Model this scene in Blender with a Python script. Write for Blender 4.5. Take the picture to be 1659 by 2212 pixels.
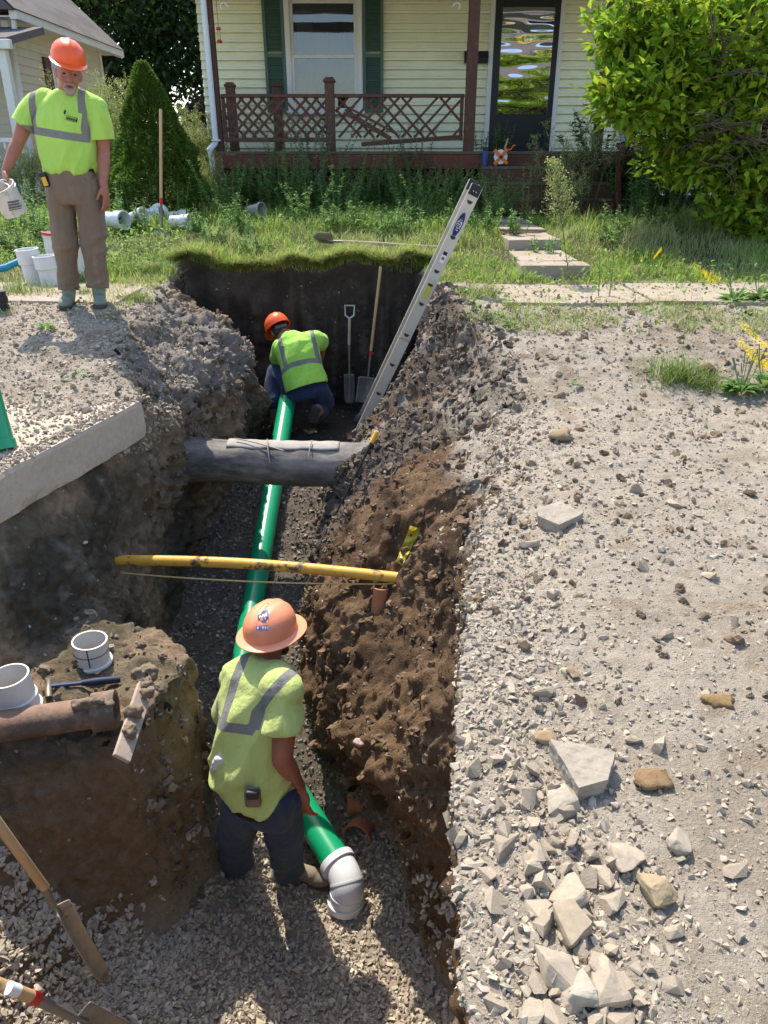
import bpy, bmesh, math, random
import numpy as np
from mathutils import Vector, Matrix
from mathutils.bvhtree import BVHTree

for o in list(bpy.data.objects):
    bpy.data.objects.remove(o)
R = math.radians
random.seed(7)
RNG = np.random.default_rng(7)
SC = bpy.context.scene
COL = SC.collection

# ------------------------------------------------------------------ camera
CAM_Z, PITCH, FOC = 1.09, R(25.8), 1609.0      # focal length in pixels of a 1659 x 2212 picture
cam_d = bpy.data.cameras.new('camera')
cam = bpy.data.objects.new('camera', cam_d)
COL.objects.link(cam)
cam.location = (0, 0, CAM_Z)
cam.rotation_euler = (R(90) - PITCH, 0, 0)
cam_d.sensor_fit = 'VERTICAL'
cam_d.sensor_height = 36.0
cam_d.lens = 36.0 * FOC / 2212.0
cam_d.clip_start = 0.05
cam_d.clip_end = 600
SC.camera = cam

# ------------------------------------------------------------------ sky and sun
SUN_EL, SUN_AZ = R(57), R(-25)               # azimuth clockwise from +Y
world = bpy.data.worlds.new('World')
SC.world = world
world.use_nodes = True
wn = world.node_tree
bg = wn.nodes['Background']
sky = wn.nodes.new('ShaderNodeTexSky')
sky.sky_type = 'NISHITA'
sky.sun_disc = False
sky.sun_elevation = SUN_EL
sky.sun_rotation = SUN_AZ
sky.air_density = 1.0
sky.dust_density = 1.2
sky.ozone_density = 1.0
wn.links.new(sky.outputs[0], bg.inputs[0])
bg.inputs[1].default_value = 0.15
SUN_DIR = Vector((math.sin(SUN_AZ) * math.cos(SUN_EL), math.cos(SUN_AZ) * math.cos(SUN_EL), math.sin(SUN_EL)))
sun_d = bpy.data.lights.new('sun', 'SUN')
sun = bpy.data.objects.new('sun', sun_d)
COL.objects.link(sun)
sun.rotation_euler = SUN_DIR.to_track_quat('Z', 'Y').to_euler()
sun.location = (-20, 40, 40)
sun_d.energy = 3.1
sun_d.angle = R(0.53)
sun_d.color = (1.0, 0.92, 0.80)
SC.view_settings.view_transform = 'Standard'
SC.view_settings.look = 'None'
SC.view_settings.exposure = 1.22
SC.view_settings.gamma = 1.0
SC.view_settings.use_curve_mapping = False

# ------------------------------------------------------------------ helpers
CP, SP = math.cos(PITCH), math.sin(PITCH)

def P(u, v, y=None, z=None, d=None):
    """world point seen at pixel (u, v) of a 1659 x 2212 picture at distance y, height z or depth d"""
    a = (u - 829.5) / FOC
    b = (1106 - v) / FOC
    dx, dy, dz = a, CP + SP * b, -SP + CP * b
    if y is not None: t = y / dy
    elif z is not None: t = (z - CAM_Z) / dz
    else: t = d
    return Vector((dx * t, dy * t, CAM_Z + dz * t))

def srgb(r, g, b):
    f = lambda c: (c / 255 / 12.92) if c <= 10 else ((c / 255 + 0.055) / 1.055) ** 2.4
    return (f(r), f(g), f(b), 1.0)

def _hash(ix, iy, iz, seed):
    h = (ix * 374761393 + iy * 668265263 + iz * 2147483647 + seed * 1274126177) & 0xFFFFFFFF
    h = ((h ^ (h >> 13)) * 1274126177) & 0xFFFFFFFF
    h = h ^ (h >> 16)
    return (h & 0xFFFF).astype(np.float32) / 32767.5 - 1.0

def vnoise(p, seed=0):
    """value noise in [-1,1]; p is (n,3)"""
    p = np.asarray(p, dtype=np.float64)
    i = np.floor(p).astype(np.int64)
    f = (p - i)
    f = f * f * f * (f * (f * 6 - 15) + 10)
    out = 0
    for a in (0, 1):
        wx = f[:, 0] if a else 1 - f[:, 0]
        for b in (0, 1):
            wy = f[:, 1] if b else 1 - f[:, 1]
            for c in (0, 1):
                wz = f[:, 2] if c else 1 - f[:, 2]
                out = out + wx * wy * wz * _hash(i[:, 0] + a, i[:, 1] + b, i[:, 2] + c, seed)
    return out

def fbm(p, scale, octv=4, seed=0, gain=0.5):
    p = np.asarray(p, dtype=np.float64) * scale
    out, amp, tot = 0, 1.0, 0
    for k in range(octv):
        out = out + amp * vnoise(p + 17.3 * k, seed + k)
        tot += amp
        p = p * 2.03
        amp *= gain
    return out / tot

def sstep(a, b, x):
    t = np.clip((x - a) / (b - a), 0, 1)
    return t * t * (3 - 2 * t)

def mesh_np(name, V, F, smooth=False):
    """F: ndarray (n,k) or list of such arrays"""
    V = np.asarray(V, dtype=np.float32).reshape(-1, 3)
    Fs = F if isinstance(F, list) else [F]
    me = bpy.data.meshes.new(name)
    me.vertices.add(len(V))
    me.vertices.foreach_set('co', V.ravel())
    loops = np.concatenate([np.asarray(f, dtype=np.int32).ravel() for f in Fs])
    tot = np.concatenate([np.full(len(f), f.shape[1], dtype=np.int32) for f in Fs])
    st = np.concatenate([[0], np.cumsum(tot)[:-1]]).astype(np.int32)
    me.loops.add(len(loops))
    me.loops.foreach_set('vertex_index', loops)
    me.polygons.add(len(tot))
    me.polygons.foreach_set('loop_start', st)
    me.polygons.foreach_set('loop_total', tot)
    me.update(calc_edges=True)
    me.validate()
    me.polygons.foreach_set('use_smooth', np.full(len(me.polygons), bool(smooth)))
    return me

def set_col(me, C, name='col'):
    C = np.asarray(C, dtype=np.float32)
    if C.shape[1] == 3:
        C = np.concatenate([C, np.ones((len(C), 1), dtype=np.float32)], 1)
    at = me.attributes.new(name, 'FLOAT_COLOR', 'POINT')
    at.data.foreach_set('color', C.ravel())

def set_float(me, v, name):
    at = me.attributes.new(name, 'FLOAT', 'POINT')
    at.data.foreach_set('value', np.asarray(v, dtype=np.float32).ravel())

def link(name, me, mat=None, parent=None):
    o = bpy.data.objects.new(name, me)
    COL.objects.link(o)
    if mat is not None and me is not None:
        me.materials.append(mat)
    if parent is not None:
        o.parent = parent
        o.matrix_parent_inverse = Matrix.Identity(4)
    return o

def mw(o):
    """world matrix without waiting for the dependency graph"""
    return (mw(o.parent) @ o.matrix_parent_inverse if o.parent else Matrix.Identity(4)) @ o.matrix_basis

def tag(o, label=None, cat=None, group=None, kind=None):
    if label: o['label'] = label
    if cat: o['category'] = cat
    if group: o['group'] = group
    if kind: o['kind'] = kind
    return o

def thing(name, label, cat, loc=(0, 0, 0), rz=0.0, group=None):
    o = bpy.data.objects.new(name, None)
    COL.objects.link(o)
    o.location = loc
    o.rotation_euler = (0, 0, rz)
    o.empty_display_size = 0.1
    tag(o, label, cat, group)
    return o

def copy_tree(o, parent=None):
    c = o.copy()
    COL.objects.link(c)
    c.parent = parent
    for ch in list(o.children):
        copy_tree(ch, c)
    return c

def frame(d, hint=(0, 0, 1)):
    d = Vector(d).normalized()
    h = Vector(hint)
    if abs(d.dot(h.normalized())) > 0.98:
        h = Vector((1, 0, 0)) if abs(d.x) < 0.9 else Vector((0, 1, 0))
    x = h.cross(d).normalized()
    y = d.cross(x).normalized()
    return x, y, d

class MB:
    """collects shapes; build() links them as one mesh object"""
    def __init__(s):
        s.v, s.f = [], []
    def add(s, vs, fs):
        n = len(s.v)
        s.v += [tuple(p) for p in vs]
        s.f += [tuple(i + n for i in f) for f in fs]
        return s
    def box(s, c, size, M=None):
        c = Vector(c)
        h = Vector(size) / 2
        pts = []
        for dx in (-1, 1):
            for dy in (-1, 1):
                for dz in (-1, 1):
                    q = Vector((dx * h.x, dy * h.y, dz * h.z))
                    if M is not None: q = M @ q
                    pts.append(c + q)
        return s.add(pts, [(0, 1, 3, 2), (4, 6, 7, 5), (0, 4, 5, 1), (2, 3, 7, 6), (0, 2, 6, 4), (1, 5, 7, 3)])
    def bar(s, a, b, w, t, hint=(0, 0, 1)):
        a, b = Vector(a), Vector(b)
        x, y, d = frame(b - a, hint)
        M = Matrix((x, y, d)).transposed()
        return s.box((a + b) / 2, (w, t, (b - a).length), M)
    def tube(s, path, rad, n=12, caps=True, hint=(0, 0, 1), sx=1.0):
        path = [Vector(p) for p in path]
        if not hasattr(rad, '__len__'): rad = [rad] * len(path)
        vs, fs = [], []
        px = None
        for i, p in enumerate(path):
            a = path[max(0, i - 1)]
            b = path[min(len(path) - 1, i + 1)]
            d = (b - a)
            if d.length < 1e-9: d = Vector((0, 0, 1))
            if px is None:
                x, y, d = frame(d, hint)
            else:
                d = d.normalized()
                x = (px - d * px.dot(d)).normalized()
                y = d.cross(x)
            px = x
            for k in range(n):
                t = 2 * math.pi * k / n
                vs.append(p + (x * math.cos(t) * sx + y * math.sin(t)) * rad[i])
        for i in range(len(path) - 1):
            for k in range(n):
                a, b = i * n + k, i * n + (k + 1) % n
                fs.append((a, b, b + n, a + n))
        if caps:
            fs.append(tuple(range(n))[::-1])
            m = (len(path) - 1) * n
            fs.append(tuple(range(m, m + n)))
        return s.add(vs, fs)
    def lathe(s, prof, o=(0, 0, 0), axis=(0, 0, 1), n=32, closed=False):
        """prof: list of (radius, height)"""
        x, y, d = frame(axis)
        o = Vector(o)
        vs, fs = [], []
        for r, h in prof:
            for k in range(n):
                t = 2 * math.pi * k / n
                vs.append(o + d * h + (x * math.cos(t) + y * math.sin(t)) * max(r, 1e-4))
        m = len(prof)
        for i in range(m - 1 + (1 if closed else 0)):
            for k in range(n):
                a, b = i * n + k, i * n + (k + 1) % n
                c = ((i + 1) % m) * n
                fs.append((a, b, c + (k + 1) % n, c + k))
        return s.add(vs, fs)
    def prism(s, poly, depth_vec):
        """poly: list of 3-D points of one flat outline, extruded by depth_vec"""
        poly = [Vector(p) for p in poly]
        dv = Vector(depth_vec)
        n = len(poly)
        vs = poly + [p + dv for p in poly]
        fs = [tuple(range(n))[::-1], tuple(range(n, 2 * n))]
        fs += [(i, (i + 1) % n, n + (i + 1) % n, n + i) for i in range(n)]
        return s.add(vs, fs)
    def build(s, name, mat, parent=None, smooth=False, bevel=0, origin=None, sharp=None):
        me = bpy.data.meshes.new(name)
        o0 = Vector(origin) if origin is not None else Vector((0, 0, 0))
        if parent is not None and origin is None:
            mi = mw(parent).inverted()
            me.from_pydata([tuple(mi @ Vector(p)) for p in s.v], [], s.f)
        else:
            me.from_pydata([tuple(Vector(p) - o0) for p in s.v], [], s.f)
        bm = bmesh.new()
        bm.from_mesh(me)
        bmesh.ops.recalc_face_normals(bm, faces=bm.faces)
        bm.to_mesh(me)
        bm.free()
        if smooth:
            me.polygons.foreach_set('use_smooth', [True] * len(me.polygons))
            try: me.set_sharp_from_angle(angle=R(sharp or 40))
            except Exception: pass
        o = link(name, me, mat, parent)
        if parent is None: o.location = o0
        if bevel:
            b = o.modifiers.new('bevel', 'BEVEL')
            b.width = bevel
            b.segments = 2
            b.limit_method = 'ANGLE'
            b.angle_limit = R(35)
        return o

# ------------------------------------------------------------------ materials
def mk(name, base=(0.5, 0.5, 0.5, 1), rough=0.8, var=0.2, vscale=6.0, bump=0.0, bscale=40.0, attr=None,
       metal=0.0, spec=0.4, transl=0.0, spots=None, coat=0.0, stretch=None, sheen=0.0, bdist=0.01, objvar=0.0, transmission=0.0, ior=1.45):
    """procedural material: base colour (or a colour attribute) x noise, optional second colour in spots, bump"""
    m = bpy.data.materials.new(name)
    m.use_nodes = True
    nt = m.node_tree
    N, L = nt.nodes, nt.links
    pr = N['Principled BSDF']
    pr.inputs['Roughness'].default_value = rough
    pr.inputs['Metallic'].default_value = metal
    pr.inputs['Specular IOR Level'].default_value = spec
    if coat: pr.inputs['Coat Weight'].default_value = coat
    if sheen: pr.inputs['Sheen Weight'].default_value = sheen
    if transmission:
        pr.inputs['Transmission Weight'].default_value = transmission
        pr.inputs['IOR'].default_value = ior
    tc = N.new('ShaderNodeTexCoord')
    src = tc.outputs['Object']
    if stretch:
        mp = N.new('ShaderNodeMapping')
        mp.inputs['Scale'].default_value = stretch
        L.new(src, mp.inputs['Vector'])
        src = mp.outputs['Vector']
    if attr:
        at = N.new('ShaderNodeAttribute')
        at.attribute_name = attr
        col = at.outputs['Color']
    else:
        rg = N.new('ShaderNodeRGB')
        rg.outputs[0].default_value = base
        col = rg.outputs[0]
    if spots:                                     # (colour, scale, threshold, softness)
        c2, s2, th, so = spots
        ns = N.new('ShaderNodeTexNoise')
        ns.inputs['Scale'].default_value = s2
        ns.inputs['Detail'].default_value = 6
        ns.inputs['Roughness'].default_value = 0.65
        L.new(src, ns.inputs['Vector'])
        mr = N.new('ShaderNodeMapRange')
        mr.inputs['From Min'].default_value = th
        mr.inputs['From Max'].default_value = th + so
        L.new(ns.outputs['Fac'], mr.inputs['Value'])
        mx = N.new('ShaderNodeMix')
        mx.data_type = 'RGBA'
        L.new(mr.outputs[0], mx.inputs['Factor'])
        L.new(col, mx.inputs['A'])
        mx.inputs['B'].default_value = c2
        col = mx.outputs['Result']
    if var:
        n1 = N.new('ShaderNodeTexNoise')
        n1.inputs['Scale'].default_value = vscale
        n1.inputs['Detail'].default_value = 8
        n1.inputs['Roughness'].default_value = 0.7
        L.new(src, n1.inputs['Vector'])
        mr = N.new('ShaderNodeMapRange')
        mr.inputs['From Min'].default_value = 0.25
        mr.inputs['From Max'].default_value = 0.75
        mr.inputs['To Min'].default_value = 1 - var
        mr.inputs['To Max'].default_value = 1 + var
        L.new(n1.outputs['Fac'], mr.inputs['Value'])
        mu = N.new('ShaderNodeVectorMath')
        mu.operation = 'SCALE'
        L.new(col, mu.inputs[0])
        L.new(mr.outputs[0], mu.inputs['Scale'])
        col = mu.outputs[0]
    if objvar:
        oi = N.new('ShaderNodeObjectInfo')
        mr = N.new('ShaderNodeMapRange')
        mr.inputs['To Min'].default_value = 1 - objvar
        mr.inputs['To Max'].default_value = 1 + objvar
        L.new(oi.outputs['Random'], mr.inputs['Value'])
        mu = N.new('ShaderNodeVectorMath')
        mu.operation = 'SCALE'
        L.new(col, mu.inputs[0])
        L.new(mr.outputs[0], mu.inputs['Scale'])
        col = mu.outputs[0]
    L.new(col, pr.inputs['Base Color'])
    if bump:
        nb = N.new('ShaderNodeTexNoise')
        nb.inputs['Scale'].default_value = bscale
        nb.inputs['Detail'].default_value = 8
        nb.inputs['Roughness'].default_value = 0.7
        L.new(src, nb.inputs['Vector'])
        bu = N.new('ShaderNodeBump')
        bu.inputs['Strength'].default_value = bump
        bu.inputs['Distance'].default_value = bdist
        L.new(nb.outputs['Fac'], bu.inputs['Height'])
        L.new(bu.outputs[0], pr.inputs['Normal'])
    if transl:
        tr = N.new('ShaderNodeBsdfTranslucent')
        L.new(col, tr.inputs['Color'])
        ms = N.new('ShaderNodeMixShader')
        ms.inputs[0].default_value = transl
        L.new(pr.outputs[0], ms.inputs[1])
        L.new(tr.outputs[0], ms.inputs[2])
        L.new(ms.outputs[0], N['Material Output'].inputs['Surface'])
    return m

M = {}
M['terrain'] = mk('terrain_soil', attr='col', rough=0.95, var=0.28, vscale=35, bump=1.0, bscale=110, spec=0.06, bdist=0.018)
M['stone'] = mk('crushed_stone', attr='col', rough=0.9, var=0.16, vscale=60, bump=0.3, bscale=160, spec=0.12, bdist=0.003)
M['clod'] = mk('soil_clod', attr='col', rough=1.0, var=0.3, vscale=60, bump=0.8, bscale=130, spec=0.08, bdist=0.006)
M['leaf'] = mk('leaf', attr='col', rough=0.6, var=0.12, vscale=20, spec=0.2, transl=0.45)
M['grass'] = mk('grass_blade', attr='col', rough=0.6, var=0.1, vscale=6, spec=0.2, transl=0.45)
M['bark'] = mk('bark', (0.09, 0.065, 0.045, 1), rough=0.95, var=0.4, vscale=14, bump=0.8, bscale=30)
M['concrete'] = mk('concrete', (0.31, 0.27, 0.215, 1), rough=0.92, var=0.2, vscale=9, bump=0.5, bscale=80, spots=((0.28, 0.22, 0.16, 1), 6, 0.62, 0.12), spec=0.2)
M['asphalt_cut'] = mk('cut_pavement', (0.48, 0.39, 0.30, 1), rough=0.95, var=0.16, vscale=30, bump=0.5, bscale=120, spots=((0.2, 0.13, 0.08, 1), 9, 0.7, 0.04), spec=0.15)
M['white_pvc'] = mk('white_pvc', (0.60, 0.58, 0.54, 1), rough=0.42, var=0.08, vscale=10, spots=((0.42, 0.33, 0.24, 1), 7, 0.6, 0.2), spec=0.45)
M['white_pvc_clean'] = mk('white_pvc_clean', (0.64, 0.655, 0.665, 1), rough=0.38, var=0.05, vscale=10, spots=((0.5, 0.44, 0.36, 1), 9, 0.68, 0.2), spec=0.45)
M['green_pvc'] = mk('green_pvc', (0.006, 0.29, 0.125, 1), rough=0.3, var=0.08, vscale=6, spots=((0.25, 0.45, 0.32, 1), 26, 0.69, 0.06), spec=0.5)
M['yellow_pipe'] = mk('yellow_pipe', (0.62, 0.36, 0.05, 1), rough=0.5, var=0.18, vscale=12, spots=((0.09, 0.06, 0.035, 1), 9, 0.54, 0.08), spec=0.4)
M['clay'] = mk('clay_pipe', (0.25, 0.15, 0.10, 1), rough=0.8, var=0.3, vscale=12, bump=0.4, bscale=60, spots=((0.11, 0.08, 0.055, 1), 5, 0.46, 0.12))
M['terracotta'] = mk('terracotta', (0.42, 0.17, 0.085, 1), rough=0.8, var=0.2, vscale=15, bump=0.3, bscale=60, spots=((0.2, 0.13, 0.08, 1), 9, 0.58, 0.12))
M['wood_handle'] = mk('ash_handle', (0.52, 0.33, 0.16, 1), rough=0.5, var=0.15, vscale=14, stretch=(1, 1, 0.15), spec=0.35)
M['wood_grey'] = mk('weathered_handle', (0.4, 0.3, 0.2, 1), rough=0.75, var=0.25, vscale=18, bump=0.3, bscale=40)
M['steel'] = mk('muddy_steel', (0.2, 0.19, 0.175, 1), rough=0.5, var=0.3, vscale=12, metal=0.55, spots=((0.22, 0.17, 0.11, 1), 7, 0.5, 0.15), spec=0.4)
M['muddy_blade'] = mk('mud_caked_steel', (0.34, 0.27, 0.19, 1), rough=0.8, var=0.25, vscale=14, bump=0.3, bscale=60, spots=((0.16, 0.13, 0.1, 1), 10, 0.6, 0.1))
M['bright_steel'] = mk('bright_steel', (0.55, 0.55, 0.55, 1), rough=0.3, var=0.15, vscale=20, metal=0.9)
M['dark_metal'] = mk('dark_metal', (0.03, 0.03, 0.033, 1), rough=0.45, var=0.2, vscale=20, metal=0.3)
M['red_paint'] = mk('red_band', (0.5, 0.03, 0.02, 1), rough=0.5, var=0.15)
M['green_paint'] = mk('green_band', (0.01, 0.18, 0.09, 1), rough=0.5, var=0.15)
M['black_rubber'] = mk('black_rubber', (0.02, 0.02, 0.022, 1), rough=0.6, var=0.2, vscale=20)
M['white_paint'] = mk('white_paint', (0.76, 0.76, 0.74, 1), rough=0.5, var=0.06)
M['yellow_plastic'] = mk('yellow_plastic', (0.75, 0.42, 0.03, 1), rough=0.45, var=0.1)
M['blue_plastic'] = mk('blue_plastic', (0.03, 0.08, 0.22, 1), rough=0.5, var=0.15)
M['orange_plastic'] = mk('orange_plastic', (0.75, 0.2, 0.04, 1), rough=0.45, var=0.08)
M['teal_plastic'] = mk('teal_strap', (0.02, 0.25, 0.42, 1), rough=0.5, var=0.2, vscale=20)
M['mud'] = M['dirt_lump'] = mk('drying_mud', (0.2, 0.15, 0.1, 1), rough=1.0, var=0.3, vscale=40, bump=0.6, bscale=90)
# ------------------------------------------------------------------ terrain: one lofted sheet with the trench dug into it
def zroad(y):
    return float(np.interp(y, [-60, 0.9, 4.3, 4.6, 5.2, 6.0, 7.2, 7.6, 8.1, 8.6, 9.3, 12, 200], [-0.5, -0.46, -0.35, -0.30, -0.16, -0.02, 0.0, 0.04, 0.06, 0.14, 0.25, 0.27, 0.3]))

def zleft(y):
    return float(np.interp(y, [-60, 0.9, 3.3, 4.4, 5.2, 5.9, 7.2, 7.6, 8.1, 8.6, 9.3, 12, 200], [-0.42, -0.38, -0.31, -0.29, -0.15, -0.01, 0.0, 0.04, 0.06, 0.14, 0.25, 0.27, 0.3]))

# columns 4..14 of every row, left lip to right lip: (x, z) pairs
T = {
 1.2: [(-2.0,-.32),(-1.98,-.8),(-1.95,-1.5),(-1.8,-1.72),(-1.3,-1.98),(-.5,-2.25),(.25,-2.32),(.34,-1.9),(.3,-1.4),(.22,-.9),(.155,-.47)],
 1.8: [(-2.0,-.32),(-1.95,-.8),(-1.9,-1.4),(-1.72,-1.58),(-1.25,-2.02),(-.5,-2.42),(.3,-2.44),(.38,-1.9),(.33,-1.4),(.26,-.9),(.20,-.46)],
 2.22:[(-1.95,-.31),(-1.9,-.7),(-1.8,-1.32),(-1.6,-1.44),(-1.1,-2.22),(-.5,-2.52),(.3,-2.52),(.36,-1.95),(.32,-1.4),(.29,-.9),(.285,-.45)],
 2.40:[(-1.93,-.31),(-1.88,-.7),(-1.78,-1.08),(-1.12,-1.14),(-1.0,-2.32),(-.45,-2.56),(.22,-2.52),(.2,-2.0),(.16,-1.5),(.29,-.95),(.325,-.44)],
 2.75:[(-1.91,-.3),(-1.84,-.68),(-1.73,-1.09),(-.98,-1.12),(-.9,-2.4),(-.45,-2.56),(.12,-2.52),(.12,-2.1),(-.12,-1.6),(.3,-.98),(.39,-.435)],
 3.0: [(-1.88,-.3),(-1.8,-.65),(-1.69,-1.1),(-.92,-1.12),(-.92,-2.4),(-.45,-2.5),(.05,-2.45),(.06,-2.1),(-.27,-1.68),(.28,-1.0),(.45,-.43)],
 3.2: [(-1.86,-.3),(-1.77,-.62),(-1.65,-1.1),(-1.18,-1.13),(-1.12,-2.3),(-.7,-2.4),(-.18,-2.32),(-.28,-2.0),(-.28,-1.58),(.24,-1.0),(.50,-.425)],
 3.5: [(-1.83,-.295),(-1.72,-.6),(-1.61,-1.1),(-1.54,-1.3),(-1.42,-2.18),(-.9,-2.3),(-.38,-2.22),(-.45,-1.85),(-.3,-1.4),(.14,-1.0),(.57,-.41)],
 3.68:[(-1.76,-.295),(-1.66,-.6),(-1.59,-1.1),(-1.52,-1.4),(-1.42,-2.12),(-.95,-2.22),(-.46,-2.16),(-.5,-1.75),(-.28,-1.3),(.12,-.9),(.61,-.395)],
 3.74:[(-1.74,-.295),(-1.65,-.6),(-1.58,-1.1),(-1.52,-1.4),(-1.43,-2.10),(-.95,-2.2),(-.48,-2.14),(-.52,-1.72),(-.27,-1.25),(.16,-.70),(.62,-.39)],
 4.1: [(-1.6,-.29),(-1.57,-.6),(-1.55,-1.1),(-1.52,-1.55),(-1.47,-2.06),(-1,-2.12),(-.56,-2.06),(-.55,-1.62),(-.24,-1.15),(.22,-.68),(.68,-.38)],
 4.45:[(-1.5,-.28),(-1.5,-.6),(-1.52,-1.1),(-1.52,-1.55),(-1.5,-1.99),(-1,-2.02),(-.62,-1.96),(-.5,-1.5),(-.16,-1.05),(.3,-.66),(.76,-.36)],
 4.8: [(-1.72,-.22),(-1.45,-.6),(-1.5,-1.05),(-1.5,-1.5),(-1.5,-1.9),(-1,-1.92),(-.6,-1.86),(-.45,-1.4),(-.14,-1.0),(.3,-.6),(.82,-.28)],
 5.2: [(-1.88,-.16),(-1.43,-.54),(-1.46,-1.0),(-1.49,-1.4),(-1.5,-1.81),(-1,-1.82),(-.56,-1.76),(-.42,-1.3),(-.2,-.95),(.34,-.5),(.8,-.17)],
 6.0: [(-1.95,-.02),(-1.42,-.36),(-1.2,-.72),(-1.25,-1.1),(-1.31,-1.56),(-.9,-1.57),(-.5,-1.52),(-.27,-1.22),(.13,-.72),(.42,-.28),(.64,-.01)],
 6.6: [(-1.95,.0),(-1.46,-.24),(-1.14,-.52),(-1.16,-1.0),(-1.22,-1.43),(-.7,-1.43),(-.15,-1.40),(.08,-1.05),(.27,-.6),(.42,-.22),(.56,.01)],
 7.0: [(-1.98,.01),(-1.6,-.25),(-1.3,-.55),(-1.22,-1.0),(-1.22,-1.40),(-.7,-1.40),(0.1,-1.38),(.24,-1.0),(.33,-.6),(.4,-.22),(.48,.02)],
 7.4: [(-2.05,.02),(-1.95,-.3),(-1.75,-.6),(-1.6,-1.0),(-1.45,-1.40),(-.7,-1.42),(.15,-1.40),(.3,-1.0),(.35,-.6),(.38,-.25),(.4,.03)],
 7.92:[(-2.12,.05),(-2.1,-.3),(-2.06,-.6),(-2.0,-1.0),(-1.95,-1.43),(-.7,-1.45),(.34,-1.43),(.38,-1.0),(.39,-.6),(.395,-.25),(.40,.05)],
}
rows = []
def add_row(y, mids, ylist=None):
    xs = [m[0] for m in mids]
    lx, rx = xs[0], xs[-1]
    zl, zr = zleft(y), zroad(y)
    row = [(-70, y, zl), (-7.5, y, zl), (min(-3.4, lx - 1.2), y, zl), (lx - 0.32, y, zl)]
    row += [(m[0], y, m[1]) for m in mids]
    row += [(rx + 0.4, y, zr), (max(3.0, rx + 2), y, zr), (8.0, y, zr), (70, y, zr)]
    rows.append(row)
def flat(y, ref):
    n = len(ref)
    return [(m[0], zleft(y) + (zroad(y) - zleft(y)) * i / (n - 1)) for i, m in enumerate(ref)]
ys = sorted(T)
for y in (-60, -1.0, 0.66): add_row(y, flat(y, T[1.2]))
add_row(0.72, [(a, b) for a, b in T[1.2]])
for y in ys: add_row(y, T[y])
for y in (8.0, 8.25, 9.3, 12.0, 20.0, 200.0): add_row(y, flat(y, T[7.92]))
KN = np.array(rows)
for r_i in range(KN.shape[0]):                        # earth stands back behind the face of the cut slab
    if 2.2 < KN[r_i, 4, 1] < 4.3: KN[r_i, 4, 0] -= .14; KN[r_i, 5, 0] -= .07; KN[r_i, 4, 2] -= .05
#                                   # (rows, 19, 3)
rc = [2, 14, 10, 16] + [26, 24, 34, 26, 20, 18, 24, 16, 14, 24, 24, 22, 26, 40, 32, 22, 20, 26] + [70, 12, 30, 36, 16, 8]
cc = [4, 30, 44, 22, 36, 44, 36, 48, 34, 34, 36, 40, 44, 36, 34, 84, 50, 4]
assert len(rc) == KN.shape[0] - 1 and len(cc) == KN.shape[1] - 1, (len(rc), KN.shape, len(cc))
def params(cs):
    out = []
    for i, c in enumerate(cs):
        out += [i + k / c for k in range(c)]
    return np.array(out + [float(len(cs))])
tr_, tc_ = params(rc), params(cc)
def lerp_axis(A, t, ax):
    i = np.minimum(np.floor(t).astype(int), A.shape[ax] - 2)
    f = t - i
    sh = [1, 1, 1]; sh[ax] = -1
    f = f.reshape(sh)
    return np.take(A, i, ax) * (1 - f) + np.take(A, i + 1, ax) * f
G = lerp_axis(lerp_axis(KN, tr_, 0), tc_, 1)          # (nr, nc, 3)
NR, NC = G.shape[:2]
CF = np.broadcast_to(tc_[None, :], (NR, NC))
RF = np.broadcast_to(tr_[:, None], (NR, NC))
for it in range(4):                                   # round the creases of the net
    H = G.copy()
    H[1:-1] = 0.25 * G[:-2] + 0.5 * G[1:-1] + 0.25 * G[2:]
    H2 = H.copy()
    H2[:, 1:-1] = 0.25 * H[:, :-2] + 0.5 * H[:, 1:-1] + 0.25 * H[:, 2:]
    G = H2
def grid_normals(G):
    a = np.gradient(G, axis=0); b = np.gradient(G, axis=1)
    n = np.cross(b, a)
    n /= np.maximum(np.linalg.norm(n, axis=2, keepdims=True), 1e-9)
    return n
NM = grid_normals(G)
Pf = G.reshape(-1, 3)
X, Y, Z = Pf[:, 0], Pf[:, 1], Pf[:, 2]
C_, R_ = CF.ravel(), RF.ravel()
nrm = NM.reshape(-1, 3)
intrench = sstep(3.9, 4.3, C_) * (1 - sstep(13.75, 14.1, C_)) * sstep(0.6, 0.8, Y) * (1 - sstep(7.96, 8.02, Y))
near = (1 - sstep(10, 16, np.abs(X))) * (1 - sstep(14, 20, Y))
steep = 1 - np.clip(np.abs(nrm[:, 2]), 0, 1)
rightw = sstep(9.9, 10.6, C_) * intrench
leftw = (1 - sstep(7.6, 8.0, C_)) * intrench
floor_ = sstep(7.8, 8.1, C_) * (1 - sstep(9.9, 10.3, C_)) * intrench
backw = sstep(7.85, 7.95, Y) * intrench
yard = sstep(7.0, 7.3, Y) * (1 - intrench)
roadm = (1 - sstep(4.3, 4.8, Y)) * (1 - intrench)
n_big = fbm(Pf, 1.7, 3, 11)
n_mid = fbm(Pf, 6.0, 4, 23)
n_fin = fbm(Pf, 19.0, 4, 31)
rid = 1 - np.abs(fbm(Pf, 4.5, 4, 47)) * 2
amp_d = 0.013 * n_mid + 0.009 * n_fin + 0.005 * fbm(Pf, 60, 3, 39)
disp = amp_d * (1 - intrench) * near + 0.02 * n_big * near * (1 - intrench) * (1 - yard * 0.3)
bank = sstep(4.35, 4.8, Y) * (1 - sstep(7.0, 7.4, Y)) * intrench
vr = fbm(np.stack([X * 7, Y * 8, Z * 2.2], 1), 1.0, 3, 57)
rid2 = 1 - np.abs(vr) * 2.4
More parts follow.
